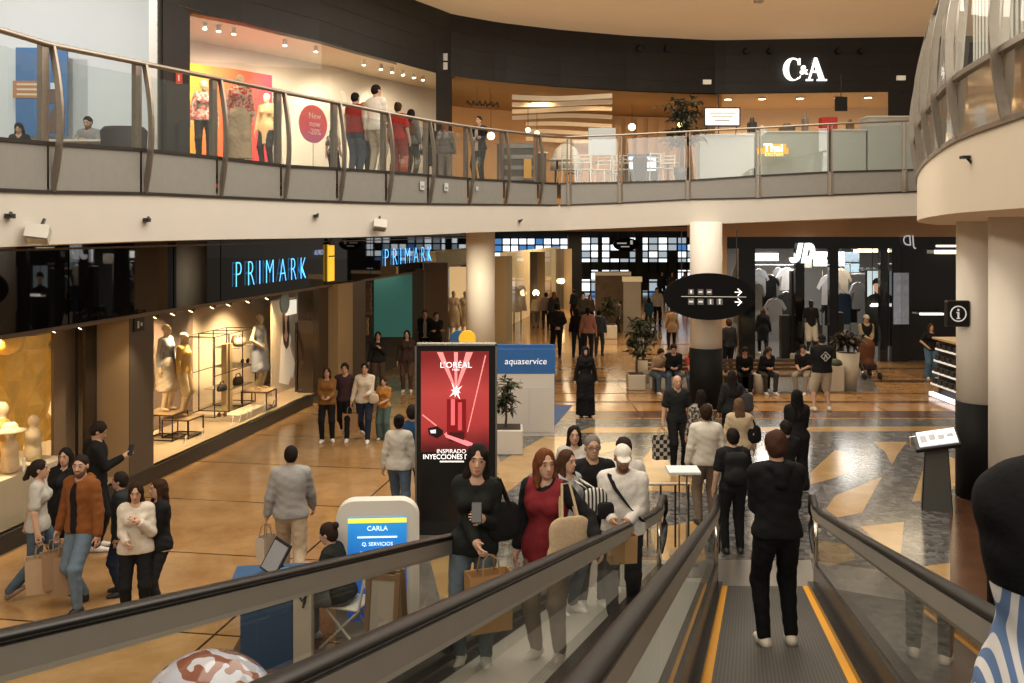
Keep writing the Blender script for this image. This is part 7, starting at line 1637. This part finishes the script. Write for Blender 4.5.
def backpack(label,j,c,w=.30,h=.42,d=.13):
    p=j['back']; t=thing('backpack',label,'bag',tuple(p+Vector((0,-.02,-.25)))); Fd=Field(); Fd.cone((-w*.28,-d*.4,.08),(w*.28,-d*.4,.08),.085,.085,.06).cone((-w*.26,-d*.4,h*.8),(w*.26,-d*.4,h*.8),.075,.075,.06).ell((0,-d*.4,h*.45),(w*.5,d*.55,h*.5),.05).ell((0,-d*.95,h*.28),(w*.36,d*.35,h*.24),.02)
    v,q=Fd.mesh(.013); np_mesh('body',v,q,fab(c),t); b=MB(); b.tube([(-.03,-d*.3,h*.95),(0,-d*.3,h*1.06),(.03,-d*.3,h*.95)],.01,6); b.build('handle',fab(c),t)
    for s_,k in((-1,'shL'),(1,'shR')):
        b=MB(); q=j[k]-(p+Vector((0,-.02,-.25))); b.tube([(s_*.10,-.01,h*.85),(q.x*.72,q.y-.02,q.z+.085),(q.x*.75,q.y+.10,q.z+.03),(q.x*.8,q.y+.13,q.z-.15)],.017,6); b.build('strap',fab(c),t)
backpack('black backpack on the man stepping off the walkway',j,(.016,.016,.018))
j=man('young man in a black hoodie, black trousers and white trainers riding down in front',777,7.75,.966,face=2,h=1.735,w=1.0,top='hoodie',tcol=(.008,.008,.009),hood=True,bcol=(.007,.007,.008),hair='short',hcol=(.055,.026,.016),L='front',Rr='front',shoe=(.62,.58,.50),fit=1.05,foot=(((-.11,-.02,.08),6),((.12,.02,.08),-8)),lean=2,hpitch=-8)
man('woman in a black top and wide black trousers with long black hair, from behind',797,foot(491),face=-4,h=1.70,fem=True,top='sweater',tcol=BK,bottom='wide',bcol=BK,hair='longback',hcol=(.008,.007,.007),L='front',Rr='front')
j=man('short-haired person in black holding a white paper beside the young man',786,13.8,face=10,h=1.60,top='tee',tcol=BK,bcol=BK,hair='short',hcol=DH,Rr='phone')
t=thing('paper_sheet','white sheet of paper held by the short-haired person in black','paper',tuple(j['handR'])); b=MB(); b.box((.02,0,.03),(.20,.01,.28),M=Matrix.Rotation(R(15),4,'Y')); b.build('sheet',mat('paper_white',(.7,.68,.62),.6),t)
# --- hoodie man with emblem
j=man('broad man in a black hoodie with a square emblem and cream shorts, before the benches',822,foot(411),face=2,h=1.86,w=1.28,top='hoodie',tcol=BK,hood=True,bottom='shorts',bcol=(.50,.43,.33),hair='cap',hcol=BK,L='front',Rr='front',shoe=(.6,.57,.5),fit=1.3,legs='wide')
em=MB(); W=j['W']; y_=-.225
for k in range(4):
    a0,a1=R(90*k),R(90*k+90); r0,r1=.115,.088
    em._add([W((r0*math.sin(a0),y_,1.24+r0*math.cos(a0))),W((r0*math.sin(a1),y_,1.24+r0*math.cos(a1))),W((r1*math.sin(a1),y_,1.24+r1*math.cos(a1))),W((r1*math.sin(a0),y_,1.24+r1*math.cos(a0)))],[(0,1,2,3)])
for dx,dz,w_,h_ in((0,.02,.05,.05),(-.025,-.03,.035,.03),(.03,-.025,.03,.035)): em._add([W((dx-w_/2,y_,1.24+dz-h_/2)),W((dx+w_/2,y_,1.24+dz-h_/2)),W((dx+w_/2,y_,1.24+dz+h_/2)),W((dx-w_/2,y_,1.24+dz+h_/2))],[(0,1,2,3)])
em.build('emblem',mat('emblem_grey',(.45,.44,.42),.6),j['root'],False,True).parent=j['top']
# --- seated on the benches
YB=25.75
def sitter(label,px,**k): return man(label,px,YB,0,legs='sit',seat=.47,**k)
sitter('person in black bent over a phone, leftmost on the long bench',744,face=172,h=1.66,top='hoodie',tcol=BK,bcol=BK,hair='short',lean=26,hpitch=-22,L='lap',Rr='lap',shoe=WH)
sitter('long-haired person in black bent forward beside the litter bin on the long bench',764,face=190,h=1.70,fem=True,top='sweater',tcol=BK,bcol=(.05,.045,.04),hair='medium',hcol=(.05,.03,.02),lean=28,hpitch=-25,L='lap',Rr='lap')
sitter('person in black with pale trousers at the right end of the long bench',804,face=150,h=1.66,top='tee',tcol=BK,bcol=(.30,.27,.22),hair='short',lean=10,hpitch=-12,L='lap',Rr='lap')
sitter('person in a black top and jeans seated in the middle of the centre bench',673,face=176,h=1.72,top='sweater',tcol=BK,bcol=JE,hair='short',lean=16,hpitch=-16,L='lap',Rr='lap')
sitter('person in a tan top leaning forward at the left end of the centre bench',655,face=205,h=1.62,top='tee',tcol=(.33,.25,.16),bcol=JE,hair='short',lean=30,hpitch=-12,L='lap',Rr='lap')
sitter('child in a red top seated at the right end of the centre bench',691,face=180,h=1.36,fem=True,top='tee',tcol=(.40,.06,.045),bcol=JE,hair='medium',hcol=BR,lean=4,L='lap',Rr='lap')
man('person in a white cap and black top with beige sleeves pushing the stroller',866,29.2,face=182,h=1.80,top='sweater',tcol=(.33,.28,.18),jacket='vest',jcol=BK,bcol=BK,hair='capshort',hcol=(.5,.48,.42),L='front',Rr='front')
man('woman in a black top and wide blue jeans standing alone at the right',931,foot(378.5),face=176,h=1.63,fem=True,top='tee',tcol=BK,bottom='wide',bcol=(.085,.16,.25),hair='long',hcol=(.06,.03,.018),Rr='hip')
man('person in a black coat with brown hair entering the sports shop',763,33.6,face=-8,h=1.70,fem=True,top='sweater',tcol=BK,jacket='coat',jcol=BK2,bcol=BK,hair='long',hcol=(.10,.05,.03),legs='walk')
man('person in black half hidden behind the column with the oval sign',729,28.6,face=20,h=1.72,top='sweater',tcol=BK2,bcol=BK,hair='short',hcol=BR)
# --- far hall
man('woman in a black headscarf and long black robe walking towards the camera',585.5,foot(417),face=180,h=1.66,fem=True,top='abaya',tcol=(.008,.008,.009),bottom='dress',bcol=(.008,.008,.009),hair='hijab',hcol=(.008,.008,.009),L='hang',Rr='hang',shoe=BK2,vox=.015)
for lab,px,yt,yf,fem,tc,bc,fc,hr,hc in (
 ('person in a pale top by the glowing lamp of the far window',536,294,328,True,(.55,.46,.33),(.2,.18,.16),0,'tied',(.3,.2,.08)),
 ('person in a taupe top beside the one in the pale top, far hall',546,292,329,False,(.22,.17,.14),BK2,0,'short',DH),
 ('red-haired person in dark clothes at the far window',554,291,330,True,BK2,BK,10,'medium',(.16,.05,.03)),
 ('person all in black with hands behind the back, far hall left',557,300,358,False,BK,BK,5,'short',DH),
 ('dark-dressed person near the far end pier',574,289,319,False,NAVY,BK,30,'short',BR),
 ('person in black with a bag left of the pink top',577,307,357,True,BK,NAVY,-10,'medium',DH),
 ('person in a dusty pink top seen from behind in the far hall',588,306,360,True,(.30,.15,.12),BK2,-5,'tied',DH),
 ('person in dark teal right of the pink top in the far hall',599,309,356,False,(.045,.06,.07),(.04,.05,.055),-15,'short',DH),
 ('dark figure behind the pink top, far hall',583,292,331,False,(.05,.04,.03),BK,180,'short',DH),
 ('dark figure by the brown poster wall',590,294,328,True,(.10,.06,.03),BK,200,'medium',BR),
 ('person in black left of the tall poster stand',631,292,327,False,(.06,.04,.03),BK2,160,'short',DH),
 ('person in a blue coat beneath the far oval sign',649,297,328,True,(.03,.08,.13),BK,0,'medium',DH),
 ('person in a white top walking from the far doors',657,287,326,False,(.5,.46,.40),BK,180,'short',DH),
 ('person in a long tan coat left of the large oval sign',672,306,350,True,(.30,.20,.11),BK,0,'short',BR),
 ('dark figure at the far doors, left of three',662,268,301,False,BK2,BK,180,'short',DH),
 ('dark figure at the far doors, middle of three',672,270,302,True,(.06,.05,.04),BK,180,'medium',DH),
 ('person in a bright pink top at the far doors',685,269,302,True,(.55,.10,.20),BK,180,'medium',DH),
 ('dark figure right of the pink top at the far doors',694,271,303,False,BK2,BK,0,'short',DH),
 ('dark seated-height figure by the far planter',620,303,333,False,(.09,.07,.055),BK2,90,'short',DH)):
    Yf=foot(yf); h_=min(1.9,max(1.4,(yf-yt)*Yf/F)); man(lab,px,Yf,face=fc,h=h_,fem=fem,top='sweater' if px not in(672,649) else 'long',tcol=tc,bcol=bc,hair=hr,hcol=hc,vox=.024,legs='contra',L='back' if px==557 else 'hang',Rr='back' if px==557 else 'hang',shoe=BK2)
# --- upstairs
def upman(label,px,yt,h,**k):
    z=ufloor(px); Y=F*(z+h-H)/(HZ-yt); return man(label,px,Y,z-.01,h=h,vox=.015,**k)
upman('man in a red sleeveless top and jeans on the gallery, leftmost standing visitor',355,91,1.74,face=-25,w=1.12,top='tank',tcol=(.27,.03,.025),bcol=(.06,.08,.11),hair='crop',hcol=DH,fit=1.2)
upman('man in a white shirt and beige trousers on the gallery',376,83,1.84,face=-30,top='shirt',tcol=(.66,.62,.55),bcol=(.42,.36,.28),hair='crop',hcol=DH,hyaw=-20,L='hang',Rr='front',shoe=BK2,fit=1.2)
j=upman('woman in red clothes beside the white-shirted man on the gallery',398,101,1.68,face=-15,fem=True,w=1.12,top='tee',tcol=(.32,.03,.022),bottom='wide',bcol=(.26,.035,.025),hair='bun',hcol=BR)
soft_bag('brown bag at the side of the woman in red on the gallery',j['pel']+Vector((.27,-.02,.3)),.14,.06,.24,(.09,.045,.025),0,j['shR'])
upman('person in a grey top with dark hair right of the woman in red upstairs',411,108,1.62,face=-30,fem=True,top='sweater',tcol=(.13,.13,.125),bcol=BK2,hair='medium',hcol=DH)
upman('person in black behind the fourth gallery post from the corner',431,121,1.66,face=10,fem=True,top='sweater',tcol=BK,jacket='coat',jcol=BK,bcol=BK,hair='medium',hcol=DH)
upman('person in a grey jacket with light brown hair on the gallery',445,121,1.64,face=0,fem=True,top='sweater',tcol=(.12,.115,.11),jacket='jacket',jcol=(.11,.105,.10),bcol=(.16,.13,.11),hair='medium',hcol=(.16,.08,.045))
upman('man in a dark suit standing with folded arms at the cafe edge upstairs',479,115,1.78,face=150,top='shirt',tcol=(.45,.43,.4),jacket='jacket',jcol=BK,bcol=BK,hair='crop',hcol=(.03,.02,.015),L='cross',Rr='cross',glasses=False,skin=SK1)
upman('child in a patterned top beside the red sticker upstairs',333,126,1.25,face=-20,fem=True,top='tee',tcol=GR,tmat=checks('child_stripes',(.4,.36,.3),(.06,.06,.06),9,'NOISE'),bcol=NAVY,hair='medium',hcol=(.1,.05,.03))
upman('fair-haired person half hidden behind the man in the red top upstairs',364,101,1.66,face=170,fem=True,top='sweater',tcol=(.4,.36,.3),bcol=BK2,hair='medium',hcol=(.35,.24,.1))
x,y,z=P(92,140,19.0); man('bearded man in a grey sweater seated at the white table upstairs',92,19.0,5.24,face=175,h=1.76,legs='sit',seat=.47,top='sweater',tcol=(.25,.25,.24),bcol=BK2,hair='crop',hcol=DH,beard=1,L='table',Rr='table',lean=14,hpitch=-14,vox=.014)
man('dark-haired person in black slumped low at the far left upstairs',22,19.4,5.24,face=190,h=1.62,fem=True,legs='sit',seat=.47,top='sweater',tcol=BK,bcol=BK,hair='medium',hcol=DH,lean=20,hpitch=-20,L='table',Rr='table',vox=.016)
for lab,px,yt,h,tc,bt,bc,tm,face in (('mannequin in a white and pink patterned top and black trousers upstairs',204,79,1.80,(.6,.3,.28),'pants',BK2,checks('mann_print',(.62,.5,.44),(.5,.10,.10),16,'NOISE'),200),('mannequin in a red patterned top and long beige skirt upstairs',240,73,1.84,(.5,.15,.12),'dress',(.42,.33,.22),checks('mann_print2',(.42,.05,.05),(.55,.38,.28),18,'NOISE'),190),('mannequin in a beige coat and dark trousers upstairs',267,92,1.76,(.48,.36,.2),'pants',BK2,None,165)):
    z=ufloor(px)+.36; Y=F*(z+h-H)/(HZ-yt); person(lab,((px-CX)/F*Y,Y,z),face,h,fem=True,mann=MANN,hair='none',shoe=None,cat='mannequin',name='mannequin',vox=.016,top='sweater' if tm else 'coat',tcol=tc,tmat=tm,bottom=bt,bcol=bc)
    t=thing('mannequin_plinth','low white plinth under the '+lab.replace('mannequin in a ','').replace(' upstairs','')+' mannequin','plinth',((px-CX)/F*Y,Y,z-.36)); b=MB(); b.box((0,0,.17),(.6,.6,.35),bev=.02); b.build('body',SHOPW,t)
# --- the shoulder at the right edge
j=person('person in a black jacket over a striped shirt at the right edge, nearest the camera',(1.225,2.05,tz(2.05)-.0),-6,1.67,fem=True,w=1.1,top='long',tcol=(.5,.5,.5),tmat=checks('shirt_stripes',(.58,.58,.58),(.10,.17,.32),15,'STRIPE'),jacket='crop',jlen=.27,jcol=(.006,.006,.007),bcol=(.5,.5,.5),bottom='pants',hair='medium',hcol=DH,vox=.008,fit=2.6,jfit=1.6,L=((-.16,.34,1.40),(.05,.3,-.6)),Rr='hang',tlen=-.30)
# ------------------------------------------------------------------ lamps and unseen fill lights
def area(name,loc,size,e,c=(1,.86,.66),rot=(0,0,0),sy=None):
    l=bpy.data.lights.new(name,'AREA'); l.energy=e; l.color=c; l.shape='RECTANGLE'; l.size=size; l.size_y=sy or size; o=bpy.data.objects.new(name,l); col.objects.link(o); o.location=loc; o.rotation_euler=rot; return o
def spot(name,loc,tgt,e,ang=70,c=(1,.8,.55),r=.08):
    l=bpy.data.lights.new(name,'SPOT'); l.energy=e; l.color=c; l.spot_size=R(ang); l.spot_blend=.6; l.shadow_soft_size=r; o=bpy.data.objects.new(name,l); col.objects.link(o); o.location=loc; d=Vector(tgt)-Vector(loc); o.rotation_euler=d.to_track_quat('-Z','Y').to_euler(); return o
LK=1.15
area('atrium_lamp',(0,12,10.2),9,900*LK,(1,.93,.82)); area('atrium_lamp',(4,21,10.2),9,800*LK,(1,.92,.80)); area('atrium_lamp',(-3,3,10.2),7,420*LK,(1,.9,.74))

area('hall_lamp',(6,27,4.25),4,170*LK,(1,.82,.56),sy=2.5); area('hall_lamp',(3.5,36,4.2),5,300*LK,(1,.8,.5)); area('hall_lamp',(3.5,50,4.2),6,420*LK,(1,.82,.55)); area('hall_lamp',(11,26,4.3),3,100*LK,(1,.82,.56))
area('shop_lamp',(11,34,4.05),5,420*LK,(1,.95,.88),sy=2)
[spot('window_lamp',tuple(up(x,8.5,.5)),tuple(up(x,6,2.6)),330*LK,110,(1,.84,.62)) for x in(205,250,300,350,400)]
area('front_fill',(3,-5,9.2),7,850*LK,(1,.93,.83),(R(52),0,0)); area('front_fill',(-9,3,9.6),5,420*LK,(1,.93,.83),(R(40),0,R(-20)))  # unseen fill added to brighten surfaces facing the camera
[spot('wall_fill',(-9.5+k,16,9.8),(-9.5+k*1.4,21.8,7),420*LK,100,(.95,.97,1)) for k in(-2,1)]  # unseen spots added to brighten the pale upper left wall
[spot('cafe_lamp',tuple(up(x,8.6,2.0)),tuple(up(x,6,4)),190*LK,120,(1,.72,.40)) for x in(480,540,600,660)]
[spot('store_lamp',tuple(up(x,8.6,1.2)),tuple(up(x,6,2.6)),260*LK,120,(1,.78,.5)) for x in(740,800,860)]
for Y in (17.3,19.2,21.2,23): q=wp(Y,2.85,-.55); t_=wp(Y,.8,-1.4); spot('display_spot',tuple(q),tuple(t_),430*LK,100,(1,.74,.44))
for Y in (10.5,12,13.3): q=wp(Y,2.85,-.45); t_=wp(Y,1.0,-1.1); spot('display_spot',tuple(q),tuple(t_),240*LK,90)
q=wp(15.6,2.85,.6); spot('pillar_spot',tuple(q),tuple(wp(15.7,1,-.2)),60*LK,70)
q=wp(33,3.0,-1.0); area('entrance_lamp',tuple(q),2,18*LK)
spot('column_fill',(-5.5,8.5,7.4),(6.8,13.2,2.6),1150*LK,34,(1,.9,.74),.5)  # unseen spot added off-screen to light the right-hand columns
area('soffit_lamp',(-1.2,22.2,4.05),2.2,110*LK,(1,.86,.62)); area('soffit_lamp',(7.5,20.5,4.4),2.5,14*LK,(1,.86,.62))
w=bpy.data.worlds.new('hall_ambience'); bpy.context.scene.world=w; w.use_nodes=True; bg=w.node_tree.nodes['Background']; bg.inputs[0].default_value=(1,.91,.79,1); bg.inputs[1].default_value=.24
cam=bpy.data.cameras.new('camera'); co=bpy.data.objects.new('camera',cam); col.objects.link(co); co.location=(0,0,H); co.rotation_euler=(R(90),0,0)
cam.sensor_width=36; cam.lens=36*F/1024; cam.shift_y=-(341.5-HZ)/1024; cam.clip_start=.05; cam.clip_end=300
sc=bpy.context.scene; sc.camera=co
sc.view_settings.view_transform='Standard'; sc.view_settings.look='None'; sc.view_settings.exposure=-.06; sc.view_settings.gamma=.93
